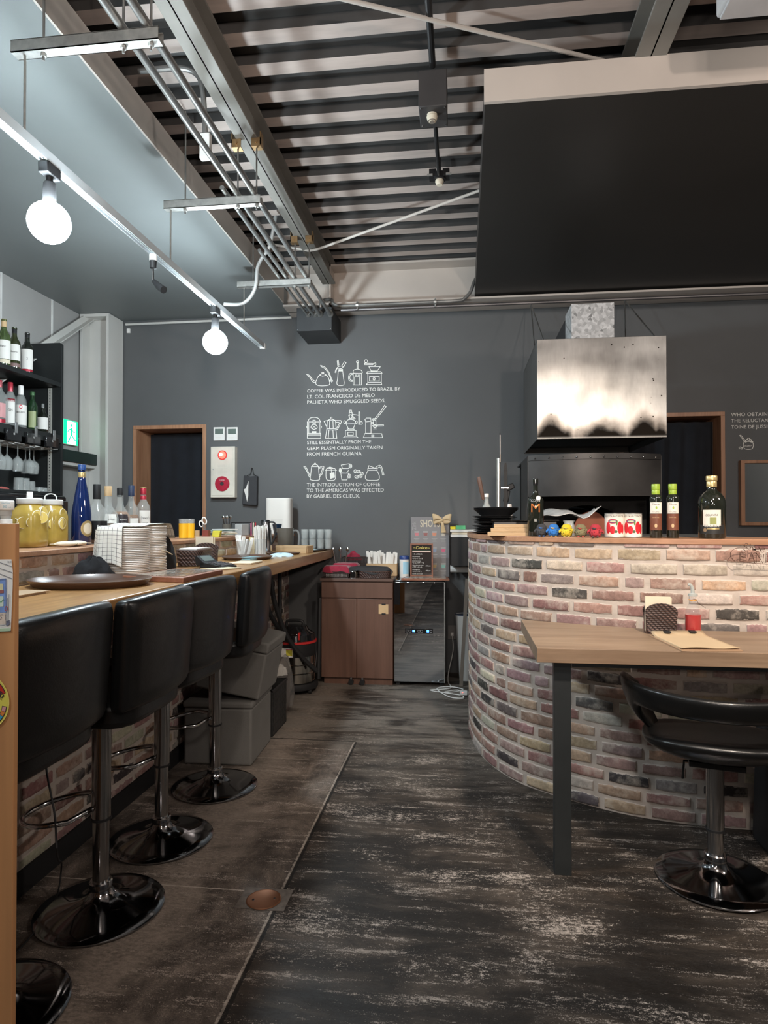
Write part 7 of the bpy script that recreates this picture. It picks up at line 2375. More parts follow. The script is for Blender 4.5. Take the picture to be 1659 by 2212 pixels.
# the back edge follows the brick face
front_y = 2.398
xs_ = [0.268, 0.42, 0.6, 0.775, 0.955, 1.228, 1.5, 2.3]
ys_ = [3.085, 3.018, 2.945, 2.884, 2.862, 2.868, 2.87, 2.862]
pts = [(0.265, front_y), (2.3, front_y)] + [(x, y_ - 0.004) for x, y_ in zip(xs_[::-1], ys_[::-1])]
t.w('tabletop', MB().prism(pts, TZ - 0.052, TZ), MAT['table_wood'], smooth=0, bevel=0.0015)
t.w('leg', MB().box(0.333, 0.393, 2.455, 2.50, 0.0, TZ - 0.053), M('table_metal', (0.045, 0.05, 0.052), 0.4, 0.5, var=0.08), smooth=0, bevel=0.001)
t.w('leg', MB().box(2.1, 2.16, 2.455, 2.50, 0.0, TZ - 0.053), MAT['table_metal'], smooth=0, bevel=0.001)
t.w('support_bar', MB().box(0.40, 2.1, 2.47, 2.5, TZ - 0.08, TZ - 0.053), MAT['table_metal'], smooth=0)

napkin_holder('woven napkin holder with peach napkins on the wooden table by the bricks', (0.80, 2.775, TZ + 0.0005), radians(-4), 0.125, 0.125, 0.15)
cx, cy = 0.925, 2.765
t = Thing('chili_oil_bottle', 'clear bottle of red chili oil with a grey pourer on the table', 'oil bottle', (cx, cy, TZ))
z_ = TZ + 0.0005
t.w('glass', MB().lathe([(0, 0), (0.028, 0), (0.0305, 0.004), (0.0305, 0.085), (0.027, 0.10), (0.0145, 0.125), (0.0125, 0.135), (0.0125, 0.155), (0.011, 0.155), (0.011, 0.134), (0.025, 0.1), (0.029, 0.085), (0.029, 0.003), (0, 0.002)], 28, (cx, cy, z_)), M('thin_glass', (0.5, 0.5, 0.5), 0.02, var=0, alpha=0.07, coat=1.0), smooth=50)
t.w('oil', MB().lathe([(0, 0.003), (0.0295, 0.003), (0.0302, 0.08), (0, 0.08)], 28, (cx, cy, z_)), M('chili_red', (0.42, 0.012, 0.01), 0.12, var=0.1, coat=0.5), smooth=40)
t.w('stopper', MB().lathe([(0, 0.154), (0.018, 0.154), (0.018, 0.163), (0.011, 0.166), (0, 0.167)], 20, (cx, cy, z_)), M('pourer_grey', (0.40, 0.42, 0.40), 0.4), smooth=40)
t.w('spout', MB().tube(catmull([(cx, cy, z_ + 0.165), (cx - 0.002, cy, z_ + 0.185), (cx - 0.010, cy, z_ + 0.2), (cx - 0.018, cy, z_ + 0.198)], 5), [0.008 - 0.0002 * k for k in range(16)], 10), MAT['pourer_grey'])
t.w('neck_tie', MB().tube([(cx + 0.0145 * cos(a * pi / 8), cy + 0.0145 * sin(a * pi / 8), z_ + 0.138 + 0.002 * sin(a)) for a in range(16)], 0.0022, 6, closed=True), M('amber', (0.6, 0.25, 0.03), 0.4))
t.w('wire_tail', MB().tube(catmull([(cx + 0.012, cy - 0.006, z_ + 0.138), (cx + 0.02, cy - 0.012, z_ + 0.125), (cx + 0.045, cy - 0.012, z_ + 0.108)], 5), 0.0008, 6), MAT['ink'])
# menu clipboard on the table
c_ = [aZ(px, py, TZ + 0.004) for px, py in ((1402, 1372), (1515, 1371), (1604, 1405), (1472, 1405))]
t = Thing('menu_clipboard', 'kraft paper menu clipped on a board lying on the wooden table', 'menu', (c_[0].x, c_[0].y, TZ))
t.w('board', MB().prism([(p.x, p.y) for p in c_], TZ + 0.0005, TZ + 0.005), M('menu_board', (0.40, 0.26, 0.16), 0.6), smooth=0)
cc = sum(c_, Vector((0, 0, 0))) / 4
P = [cc + (p - cc) * 0.96 for p in c_]
def kr(k):
    def fn(u, v):
        a = P[0].lerp(P[1], u); b = P[3].lerp(P[2], u)
        p = a.lerp(b, v * 0.98)
        curl = 0.014 * max(0, 1 - v * 5) ** 2 + 0.005 * max(0, (v - 0.85) / 0.15) ** 2 * (0.6 + 0.4 * sin(7 * u))
        return (p.x + 0.002 * k, p.y, TZ + 0.0056 + 0.0012 * k + curl)
    return fn
for k in range(3):
    t.w('kraft_sheet', MB().grid(kr(k), 14, 12), M('kraft_light', (0.50, 0.37, 0.23), 0.7, var=0.06), smooth=60, solid=0.0006)
for u in (0.3, 0.8):
    p = P[0].lerp(P[1], u)
    t.w('clip', MB().box(p.x - 0.012, p.x + 0.012, p.y - 0.03, p.y - 0.004, TZ + 0.018, TZ + 0.024), MAT['matte_black'], bevel=0.001)


# ------------------------------------------------------------ swivel stool base shared by both kinds
def add_base(t, z_top, z_split, foot_dir=None, foot_z=0.31, R=0.205):
    t.part('base', MB().lathe([(0, 0.002), (R - 0.006, 0.002), (R, 0.006), (R, 0.010), (R - 0.006, 0.0145), (R * 0.8, 0.021), (R * 0.5, 0.032), (R * 0.3, 0.046), (R * 0.2, 0.062), (0.036, 0.075), (0, 0.076)], 64), MAT['base_chrome'], smooth=40)
    t.part('collar', MB().lathe([(0.0, 0.07), (0.034, 0.07), (0.037, 0.075), (0.037, 0.096), (0.033, 0.10), (0, 0.1)], 32), MAT['chrome'], smooth=40)
    t.part('pole', MB().lathe([(0, 0.09), (0.0265, 0.09), (0.0265, z_split + 0.01), (0, z_split + 0.01)], 28), MAT['pole_chrome'], smooth=40)
    t.part('ring', MB().lathe([(0.026, z_split - 0.004), (0.0325, z_split - 0.004), (0.0325, z_split + 0.004), (0.026, z_split + 0.004)], 28), MAT['matte_black'], smooth=40)
    t.part('sleeve', MB().lathe([(0, z_split + 0.004), (0.0305, z_split + 0.004), (0.0305, z_top), (0, z_top)], 28), MAT['pole_chrome'], smooth=40)
M('base_chrome', (0.30, 0.30, 0.31), 0.09, 1.0, var=0)
M('pole_chrome', (0.36, 0.36, 0.36), 0.16, 1.0, var=0)


def backpanel(w, h, th, x0, z0):
    """upright cushion panel, thickness along x, slightly wrapped around the sitter; rounded edges"""
    mb = MB()
    nu, nv = 16, 10
    def P(u, v, side):
        a = (u - 0.5) * 2
        e = max(abs(a), abs((v - 0.5) * 2))
        puff = th / 2 * (1 - 0.0 * e)
        edge = min(1, (1 - abs(a)) / 0.10 if abs(a) > 0.9 else 1, (1 - abs(2 * v - 1)) / 0.12 if abs(2 * v - 1) > 0.88 else 1)
        t_ = th / 2 * math.sqrt(max(0.0, 1 - (1 - edge) ** 2)) * 0.3 + th / 2 * 0.7
        bend = -0.035 * a * a
        cr = 1.0
        ww = w / 2 * (1 - 0.05 * (1 - v))
        yy = a * ww
        return (x0 + bend + side * t_ + 0.02 * (v - 0.3), yy, z0 + h * v - 0.012 * a * a * v)
    A = [[P(i / nu, j / nv, 1) for i in range(nu + 1)] for j in range(nv + 1)]
    B = [[P(i / nu, j / nv, -1) for i in range(nu + 1)] for j in range(nv + 1)]
    vs = [p for r in A for p in r] + [p for r in B for p in r]
    o = (nu + 1) * (nv + 1)
    id_ = lambda i, j, s: j * (nu + 1) + i + (o if s else 0)
    fs = []
    for j in range(nv):
        for i in range(nu):
            fs.append((id_(i, j, 0), id_(i + 1, j, 0), id_(i + 1, j + 1, 0), id_(i, j + 1, 0)))
            fs.append((id_(i, j, 1), id_(i, j + 1, 1), id_(i + 1, j + 1, 1), id_(i + 1, j, 1)))
    for i in range(nu):
        fs.append((id_(i, 0, 0), id_(i, 0, 1), id_(i + 1, 0, 1), id_(i + 1, 0, 0)))
        fs.append((id_(i, nv, 0), id_(i + 1, nv, 0), id_(i + 1, nv, 1), id_(i, nv, 1)))
    for j in range(nv):
        fs.append((id_(0, j, 0), id_(0, j + 1, 0), id_(0, j + 1, 1), id_(0, j, 1)))
        fs.append((id_(nu, j, 0), id_(nu, j, 1), id_(nu, j + 1, 1), id_(nu, j + 1, 0)))
    return mb.add(vs, fs)


def high_stool(loc, rz, label):
    """sits facing -x; backrest on the +x side"""
    t = Thing('bar_stool', label, 'bar stool', loc, rz, group='black padded bar stools along the bar')
    add_base(t, 0.655, 0.305)
    t.part('backrest', backpanel(0.47, 0.35, 0.07, 0.215, 0.722), MAT['leather'], smooth=50, bevel=0.016, seg=4)
    mb = MB().tube([(0.228 - 0.0, y_, z) for y_, z in ((-0.2, 0.75), (-0.2, 1.03), (0.2, 1.03), (0.2, 0.75))], 0.0016, 6)
    seat = MB()
    pts = []
    for k in range(40):
        a = 2 * pi * k / 40
        e = 5
        q = (abs(cos(a)) ** e + abs(sin(a)) ** e) ** (-1 / e)
        pts.append((0.205 * q * cos(a) - 0.0, 0.215 * q * sin(a)))
    seat.prism(pts, 0.665, 0.745)
    t.part('seat', seat, MAT['leather'], smooth=40, bevel=0.022, seg=4)
    t.part('seat_plate', MB().box(-0.09, 0.09, -0.08, 0.08, 0.650, 0.666), MAT['black_metal'], smooth=0, bevel=0.002)
    t.part('lever', MB().tube([(0.02, -0.03, 0.645), (0.04, -0.14, 0.64), (0.05, -0.20, 0.63)], 0.005, 8), MAT['chrome'])
    fp = [(-0.028, 0.012, 0.325), (-0.03, 0.13, 0.325)] + [(-0.13 - 0.13 * sin(radians(a)), 0.13 * cos(radians(a)), 0.325 - 0.02 * sin(radians(a))) for a in range(0, 181, 12)] + [(-0.03, -0.13, 0.325), (-0.028, -0.012, 0.325)]
    fp = [(-0.03, 0.0, 0.335), (-0.06, 0.10, 0.33)] + [(-0.12 - 0.14 * sin(radians(a)), 0.13 * cos(radians(a)), 0.33 - 0.02 * sin(radians(a))) for a in range(0, 181, 12)] + [(-0.06, -0.10, 0.33), (-0.03, 0.0, 0.335)]
    t.part('footrest', MB().tube(fp, 0.009, 10), MAT['chrome'], smooth=50)
    return t
high_stool((-1.25, 1.585, 0), radians(0), 'bar stool nearest the camera, half hidden by the wooden panel')
high_stool((-1.205, 2.055, 0), radians(0), 'second bar stool from the camera, its whole back in view')
high_stool((-1.222, 2.53, 0), radians(-4), 'third bar stool from the camera, mostly hidden behind the second')
high_stool((-1.205, 3.06, 0), radians(6), 'farthest bar stool, turned so that its back shows edge-on')

# low-back swivel stool on the right
loc = (0.905, 2.49, 0)
t = Thing('swivel_stool', 'black low-back swivel stool with chrome foot under the wooden table', 'stool', loc, radians(-14))
add_base(t, 0.43, 0.185)
st = MB()
def seatfn(c=None):
    mb = MB()
    n, m = 44, 14
    vs = []
    for i in range(m + 1):
        th = -pi / 2 + pi * i / m
        for k in range(n):
            a = 2 * pi * k / n
            e = 2.8
            q = (abs(cos(a)) ** e + abs(sin(a)) ** e) ** (-1 / e)
            r = cos(th)
            x = 0.245 * q * r * cos(a); y_ = 0.22 * q * r * sin(a)
            z = 0.487 + 0.052 * sin(th)
            rear = max(0, -y_ / 0.22)
            side = (x / 0.245) ** 2
            z += 0.045 * rear ** 2 + 0.02 * side * 1.0
            vs.append((x, y_, z))
    fs = [(i * n + k, i * n + (k + 1) % n, (i + 1) * n + (k + 1) % n, (i + 1) * n + k) for i in range(m) for k in range(n)]
    return mb.add(vs, fs)
t.part('seat', seatfn(), MAT['leather'], smooth=70)
def bandfn():
    mb = MB()
    nph, nc = 60, 16
    vs = []
    for i in range(nph + 1):
        u = -1 + 2 * i / nph
        ph = radians(118) * u
        rx, ry = 0.270, 0.235
        cxp, cyp = rx * sin(ph), -ry * cos(ph)
        nx, ny = sin(ph), -cos(ph)
        au = abs(u)
        ztop = 0.715 + 0.012 * au - 0.06 * max(0, (au - 0.78) / 0.22) ** 1.5
        zbot = 0.635 if au < 0.55 else 0.635 - 0.125 * min(1, (au - 0.55) / 0.25)
        zc_, hz = (ztop + zbot) / 2, (ztop - zbot) / 2
        th_ = 0.021 * (1 - 0.45 * max(0, (au - 0.7) / 0.3))
        inn = 0.035 * min(1, max(0, (0.64 - zbot) / 0.12))
        for k in range(nc):
            a = 2 * pi * k / nc
            e = 3.0
            q = (abs(cos(a)) ** e + abs(sin(a)) ** e) ** (-1 / e)
            dz = hz * q * sin(a); dn = th_ * q * cos(a)
            lean = 0.035 * (zc_ + dz - 0.60) / 0.1 - inn * max(0, 0.62 - (zc_ + dz)) / 0.12
            vs.append((cxp + nx * (dn + lean), cyp + ny * (dn + lean), zc_ + dz))
    fs = [(i * nc + k, i * nc + (k + 1) % nc, (i + 1) * nc + (k + 1) % nc, (i + 1) * nc + k) for i in range(nph) for k in range(nc)]
    fs += [tuple(range(nc - 1, -1, -1)), tuple(nph * nc + k for k in range(nc))]
    return mb.add(vs, fs)
t.part('backrest', bandfn(), MAT['leather'], smooth=60)
t.part('seat_plate', MB().box(-0.09, 0.09, -0.08, 0.08, 0.425, 0.442), MAT['black_metal'], smooth=0)
t.part('lever', MB().tube([(-0.03, 0, 0.42), (-0.10, 0.02, 0.41), (-0.105, 0.02, 0.345)], 0.009, 8, flat=0.5), MAT['matte_black'])
t2 = Thing('black_bag', 'black bag standing on the floor at the right edge behind the stool', 'bag', (1.28, 2.72, 0))
t2.w('body', MB().prismX([(2.62, 0.001), (2.84, 0.001), (2.80, 0.50), (2.68, 0.50)], 1.17, 1.45), MAT['matte_black'], bevel=0.02, seg=3)

# ------------------------------------------------------------ wooden panel in the near left corner
pa = aY(38.5, 1131, 1.1)
t = Thing('partition_panel', 'tall orange-brown wooden partition at the left photo edge', 'partition', (-1.1, 1.1, 0))
t.w('board', MB().box(-1.75, pa.x - 0.005, 1.1, 1.112, 0.0, pa.z), MAT['panel_wood'], smooth=0, bevel=0.0015)
# watercolour drawing
y0 = 1.0985
def pp(px, py): q = aY(px, py, y0); return (q.x, q.z)
def ppoly(t, pts, mat, dy=0.0, name='painted_patch', parent=None):
    P = [pp(*p) for p in pts]
    mb = MB().prismY(P, y0 - dy - 0.0004, y0 - dy)
    return t.w(name, mb, mat, parent=parent, smooth=0)
# zoom crop coordinates: x = u/5.4, y = 1190 + v/5.395
def zc2(u, v): return (u / 5.4, 1190 + v / 5.395)
t = Thing('shop_drawing', 'childlike watercolour of a blue shopfront taped to the wooden partition', 'drawing', (-0.95, 1.098, 1.1))
sheet = ppoly(t, [zc2(*p) for p in ((-520, 108), (135, 98), (152, 240), (150, 420), (128, 930), (-520, 960))], MAT['paper_white'], 0.0003, 'sheet')
ppoly(t, [zc2(*p) for p in ((-400, 340), (78, 320), (82, 715), (-400, 740))], M('wc_blue', (0.17, 0.27, 0.55), 0.7, var=0.25, scale=30), 0.001)
ppoly(t, [zc2(*p) for p in ((-60, 380), (45, 380), (45, 455), (-60, 455))], M('wc_yellow', (0.62, 0.58, 0.38), 0.7), 0.0016)
ppoly(t, [zc2(*p) for p in ((-60, 460), (52, 455), (52, 490), (-60, 495))], M('wc_red', (0.32, 0.12, 0.11), 0.7), 0.0016)
ppoly(t, [zc2(*p) for p in ((8, 530), (48, 528), (48, 645), (8, 648))], M('wc_mint', (0.6, 0.7, 0.6), 0.7), 0.0016)
ppoly(t, [zc2(*p) for p in ((-400, 730), (72, 720), (72, 850), (-400, 860))], M('wc_peach', (0.62, 0.52, 0.44), 0.7, var=0.15, scale=60), 0.001)
ppoly(t, [zc2(*p) for p in ((-520, 925), (128, 900), (127, 932), (-520, 962))], M('wc_green', (0.40, 0.52, 0.36), 0.7), 0.001)
WK = M('wc_pencil', (0.14, 0.14, 0.17), 0.7)
sk = MB()
for pts in (((0, 130), (145, 180)), ((0, 200), (150, 250)), ((0, 262), (150, 322)), ((78, 320), (82, 850)), ((0, 340), (78, 322)), ((100, 550), (92, 830)), ((118, 505), (108, 830)), ((0, 870), (75, 860)),
            ((84, 820), (118, 810), (122, 850), (100, 870), (82, 860), (84, 820)), ((72, 740), (74, 800)), ((0, 745), (40, 740)), ((12, 760), (30, 775), (12, 800))):
    stroke(sk, [pp(*zc2(*p)) for p in pts], 0.0009, y=y0 - 0.0022)
t.w('pencil_lines', sk, WK, smooth=0)
ppoly(t, [zc2(*p) for p in ((86, 815), (120, 805), (122, 855), (100, 868), (82, 862))], M('wc_slate', (0.16, 0.17, 0.24), 0.7), 0.0016)
rg = MB()
stroke(rg, [pp(*zc2(84 + 18 * cos(a * pi / 8), 670 + 26 * sin(a * pi / 8))) for a in range(16)], 0.0012, True, y0 - 0.0022)
t.w('red_ring', rg, M('wc_scarlet', (0.55, 0.06, 0.06), 0.7), smooth=0)
q = text_mb('2018', 0.003, 0.008, 'L'); a_ = pp(*zc2(95, 135)); q.v = [(x + a_[0], y0 - 0.0022, z + a_[1]) for x, _, z in q.v]
t.w('lettering', q, WK, smooth=0)
q = text_mb('\u2713', 0.010, None, 'C'); a_ = pp(*zc2(28, 610)); q.v = [(x + a_[0], y0 - 0.0024, z + a_[1]) for x, _, z in q.v]
t.w('lettering', q, M('wc_leaf', (0.08, 0.3, 0.14), 0.7), smooth=0)
# round yellow sticker
t = Thing('round_sticker', 'round yellow sticker ringed with coloured segments on the wooden partition', 'sticker', (-0.9, 1.098, 0.97))
cu, cv = pp(-37, 1516)
R0 = pp(21, 1516)[0] - cu
def ring(r0, r1, a0, a1, dy, n=24):
    mb = MB()
    A = [(cu + r1 * cos(radians(a0 + (a1 - a0) * i / n)), cv + r1 * sin(radians(a0 + (a1 - a0) * i / n))) for i in range(n + 1)]
    B = [(cu + r0 * cos(radians(a0 + (a1 - a0) * i / n)), cv + r0 * sin(radians(a0 + (a1 - a0) * i / n))) for i in range(n + 1)]
    for i in range(n):
        mb.quad((B[i][0], y0 - dy, B[i][1]), (A[i][0], y0 - dy, A[i][1]), (A[i + 1][0], y0 - dy, A[i + 1][1]), (B[i + 1][0], y0 - dy, B[i + 1][1]))
    return mb
t.w('disc', ring(0.0, R0, 0, 360, 0.0008, 64), M('sticker_yellow', (0.68, 0.60, 0.10), 0.45), smooth=0)
t.w('rim_line', ring(R0 * 0.965, R0 * 1.0, 0, 360, 0.0012, 64), M('sticker_gold', (0.75, 0.62, 0.16), 0.45), smooth=0)
seg = [(22, 70, (0.50, 0.03, 0.02)), (-20, -9, (0.62, 0.30, 0.30)), (-31, -21, (0.65, 0.22, 0.05)), (-42, -32, (0.06, 0.33, 0.50)), (-53, -43, (0.35, 0.55, 0.06))]
for k, (a0_, a1_, c_) in enumerate(seg):
    t.w('segment_outline', ring(R0 * 0.74, R0 * 0.925, a0_ - 1, a1_ + 1, 0.0012), MAT['ink'], smooth=0)
    t.w('segment', ring(R0 * 0.765, R0 * 0.90, a0_, a1_, 0.0016), M('sticker_c%d' % k, c_, 0.45), smooth=0)
q = text_mb('AS!', 0.012, 0.026, 'R', bold=0.02)
q.v = [((x * cos(0.9) - z * sin(0.9)) * -0 + x * 0.62 + z * 0.55 + pp(4, 1500)[0], y0 - 0.0018, -x * 0.75 + z * 0.75 + pp(4, 1500)[1] - 0.01) for x, _, z in q.v]
t.w('lettering', q, MAT['ink'], smooth=0)

# black cable hanging near the first stool
cb = catmull([aX(105, 1615, -1.18), aX(100, 1660, -1.18), aX(118, 1760, -1.12), aX(124, 1850, -1.08), aZ(133, 1870, 0.10), aZ(118, 1950, 0.012), aZ(60, 2030, 0.012), aZ(10, 2080, 0.012)], 8)
single('black_cable', MB().tube(cb, 0.0028, 8), MAT['matte_black'], 'thin black cable hanging beside the near stool and running over the floor', 'cable')
# brass floor cleanout
q = aZ(570, 1945, 0)
t = Thing('floor_cap', 'round copper-coloured floor cap set in a square patch of concrete', 'floor cap', (q.x, q.y, 0))
t.w('surround', MB().box(q.x - 0.085, q.x + 0.085, q.y - 0.055, q.y + 0.07, 0.0003, 0.0022), M('patch_grey', (0.13, 0.11, 0.095), 0.7, var=0.3, scale=40), smooth=0)
t.w('cap', MB().lathe([(0, 0.002), (0.058, 0.002), (0.060, 0.004), (0.056, 0.006), (0.052, 0.0045), (0, 0.0045)], 40, (q.x, q.y, 0)), M('copper_cap', (0.24, 0.10, 0.05), 0.35, 0.6), smooth=40)
for s_ in (-1, 1):
    t.w('screw', MB().lathe([(0, 0.004), (0.005, 0.004), (0.004, 0.006), (0, 0.006)], 12, (q.x + s_ * 0.035, q.y + s_ * 0.008, 0)), MAT['chrome'], smooth=40)

# ============================================================ back wall: lettering, drawings, panels
YW = BW - 0.0015
M('decal_white', (0.86, 0.85, 0.80), 0.6, var=0)


def wp(px, py):
    q = aY(px, py, YW)
    return (q.x, q.z)


def cw(u, v):
    """zoom crop (640..880, 760..1100) at 6.504 px per px"""
    return wp(640 + u / 6.504, 760 + v / 6.504)


def line_text(s_, u0, v0, u1, vtop):
    a = cw(u0, v0); b = cw(u1, v0); h = cw(u0, vtop)[1] - a[1]
    mb = text_mb(s_, h, b[0] - a[0], 'L')
    mb.v = [(x + a[0], YW, z + a[1]) for x, _, z in mb.v]
    return mb
blocks = [
    ('white wall lettering about coffee reaching Brazil, below the top row of drawings', [('COFFEE WAS INTRODUCED TO BRAZIL BY', 153, 572, 1462, 524), ('LT. COL FRANCISCO DE MELO', 153, 655, 1102, 605), ('PALHETA WHO SMUGGLED SEEDS,', 153, 733, 1250, 682)]),
    ('white wall lettering about French Guiana, below the middle row of drawings', [('STILL ESSENTIALLY FROM THE', 153, 1298, 1052, 1250), ('GERM PLASM ORIGINALLY TAKEN', 150, 1380, 1210, 1332), ('FROM FRENCH GUIANA.', 150, 1462, 930, 1412)]),
    ('white wall lettering about coffee in the Americas, below the bottom row of drawings', [('THE INTRODUCTION OF COFFEE', 147, 1892, 1178, 1843), ('TO THE AMERICAS WAS EFFECTED', 147, 1970, 1230, 1921), ('BY GABRIEL DES CLIEUX,', 147, 2052, 892, 2003)]),
]
for lab, lines in blocks:
    t = Thing('wall_lettering', lab, 'wall lettering', (cw(153, 700)[0], YW, cw(lines[-1][1], lines[-1][2])[1]))
    for (s_, u0, v0, u1, vt) in lines:
        t.w('text_line', line_text(s_, u0, v0, u1, vt), MAT['decal_white'], smooth=0)
t = Thing('wall_lettering', 'white wall lettering cut off at the right photo edge beside the doorway', 'wall lettering', (2.2, YW, 2.0))
for s_, yb, yt, w_ in (('WHO OBTAINED', 899.5, 891.5, 0.55), ('THE RELUCTANT AN-', 912.5, 905, 0.66), ('TOINE DE JUSSIEU', 926, 918.5, 0.62)):
    a = wp(1579.5, yb); h = wp(1579.5, yt)[1] - a[1]
    mb = text_mb(s_, h, None, 'L', sp=1.05)
    mb.v = [(x * 0.98 + a[0], YW, z + a[1]) for x, _, z in mb.v]
    t.w('text_line', mb, MAT['decal_white'], smooth=0)

LW = 0.0055


def drawing(label, strokes, cat='wall drawing', name='wall_drawing', w=LW, fills=()):
    mb = MB()
    for st in strokes:
        pts, closed = (st[0], st[1]) if isinstance(st[1], bool) else (st, False)
        stroke(mb, [cw(*p) for p in pts], w, closed, YW)
    for f in fills:
        P = [cw(*p) for p in f]
        mb.add([(x, YW, z) for x, z in P], [tuple(range(len(P)))])
    return single(name, mb, MAT['decal_white'], label, cat, 'white coffee drawings on the dark wall', smooth=0)


def E_(cx, cy, rx, ry, a0=0, a1=360, n=20):
    return [(cx + rx * cos(radians(a0 + (a1 - a0) * i / n)), cy - ry * sin(radians(a0 + (a1 - a0) * i / n))) for i in range(n + 1)]
def cat2(p): return [(v.x, v.y) for v in catmull([(a, b, 0) for a, b in p], 5)]
drawing('white line drawing of a gooseneck kettle, left of the top row', [
    cat2([(285, 400), (272, 440), (300, 470), (370, 478), (450, 468), (470, 445), (462, 395), (440, 345), (405, 315), (372, 308), (335, 320), (300, 360), (285, 400)]),
    cat2([(142, 318), (175, 325), (215, 370), (250, 405), (285, 410)]), cat2([(155, 330), (190, 360), (230, 420), (278, 435)]), E_(373, 296, 14, 10), [(335, 330), (372, 342), (412, 330)],
    cat2([(340, 190), (400, 215), (455, 280), (485, 350), (500, 400)]), cat2([(345, 205), (400, 235), (445, 290), (475, 355), (488, 400)]), [(462, 400), (510, 400), (510, 415), (462, 415)], [(498, 415), (500, 435)]])
drawing('white line drawing of a cream whipper, second in the top row', [
    cat2([(590, 270), (580, 380), (570, 440), (590, 470), (655, 470), (672, 440), (665, 380), (652, 270)]), [(590, 270), (652, 270)], [(598, 245), (650, 245), (650, 262), (598, 262), (598, 245)],
    [(575, 130), (590, 122), (600, 185), (582, 190), (575, 130)], [(640, 195), (675, 140), (700, 152), (665, 215), (640, 195)], cat2([(545, 290), (560, 240), (600, 205), (650, 200)]), cat2([(555, 295), (575, 235), (630, 235), (655, 215)])])
drawing('white line drawing of a french press, third in the top row', [
    [(800, 300), (800, 465), (915, 465), (915, 300)], [(820, 350), (820, 465)], [(892, 350), (892, 465)], cat2([(800, 300), (805, 260), (860, 243), (915, 262), (920, 300), (800, 300)]), [(825, 325), (850, 325)], [(865, 325), (892, 325)],
    [(825, 350), (892, 350)], [(855, 150), (855, 240)], [(867, 150), (867, 240)], E_(861, 142, 17, 14), cat2([(800, 305), (755, 305), (735, 350), (740, 395), (765, 415), (800, 415)]), cat2([(800, 322), (768, 322), (752, 355), (758, 388), (775, 400), (800, 400)])])
drawing('white line drawing of a hand coffee mill, right of the top row', [
    [(1005, 300), (1195, 300), (1195, 430), (1005, 430), (1005, 300)], [(990, 300), (1000, 278), (1190, 278), (1205, 300), (990, 300)], [(985, 460), (1005, 430), (1195, 430), (1200, 460), (985, 460)], [(1030, 345), (1165, 345), (1165, 410), (1030, 410), (1030, 345)],
    E_(1093, 380, 15, 17), cat2([(1020, 210), (1050, 265)]), cat2([(1180, 210), (1140, 265)]), [(1018, 208), (1182, 208)], [(1050, 268), (1140, 268)], [(958, 165), (958, 180), (1075, 182), (1085, 165), (960, 160)], E_(980, 132, 22, 20), [(970, 150), (965, 165)], [(1085, 165), (1115, 155), (1120, 180), (1095, 200)]])
drawing('white line drawing of a boxy coffee roaster, left of the middle row', [
    [(155, 985), (155, 1215), (345, 1215), (345, 985), (155, 985)], cat2([(160, 985), (190, 935), (250, 920), (310, 935), (342, 985)]), [(175, 1000), (175, 1140)], [(325, 1000), (325, 1140)], [(155, 1145), (345, 1145)], [(155, 1168), (345, 1168)], E_(250, 1062, 44, 40, 0, 180), [(206, 1065), (225, 1085)],
    [(294, 1065), (275, 1085)], E_(250, 1072, 18, 18), [(222, 1120), (278, 1120), (278, 1135), (222, 1135), (222, 1120)], [(235, 960), (265, 960), (268, 1010), (235, 1010), (235, 960)], [(145, 1050), (150, 1070)], [(355, 1050), (350, 1070)]])
drawing('white line drawing of a stovetop moka pot, second in the middle row', [
    [(437, 965), (550, 965), (560, 1080), (430, 1080), (437, 965)], [(430, 1080), (410, 1215), (570, 1215), (555, 1080)], [(390, 975), (437, 965)], [(390, 975), (430, 1060)], cat2([(437, 965), (490, 945), (550, 965)]), E_(492, 930, 12, 14), [(470, 970), (468, 1075)], [(515, 970), (520, 1075)], [(460, 1100), (450, 1215)], [(515, 1100), (522, 1215)],
    [(555, 965), (625, 965), (635, 985), (580, 1090), (560, 1085)], [(560, 990), (600, 990), (605, 1005), (570, 1070)], [(435, 1098), (552, 1098)]])
drawing('white line drawing of an antique coffee grinder with a wheel, third in the middle row', [
    [(690, 1105), (840, 1105), (840, 1185), (690, 1185), (690, 1105)], [(660, 1205), (690, 1185), (840, 1185), (868, 1205), (660, 1205)], [(725, 1130), (800, 1130), (800, 1172), (725, 1172), (725, 1130)], cat2([(700, 1000), (715, 1045), (735, 1080)]), cat2([(828, 1000), (815, 1045), (795, 1080)]), [(715, 1085), (812, 1085), (812, 1100), (715, 1100), (715, 1085)],
    cat2([(700, 1000), (720, 960), (764, 950), (810, 960), (828, 1000), (700, 1000)]), [(745, 940), (745, 850), (785, 850), (785, 940)], [(752, 850), (752, 820), (776, 820), (776, 850)], [(790, 880), (870, 890)], [(790, 900), (830, 940), (810, 945), (800, 905)], [(878, 845), (878, 1020), (892, 1020), (892, 845), (878, 845)], E_(680, 990, 14, 22), E_(845, 990, 12, 20), E_(912, 1000, 18, 20), [(735, 900), (745, 885)], E_(764, 910, 20, 26)])
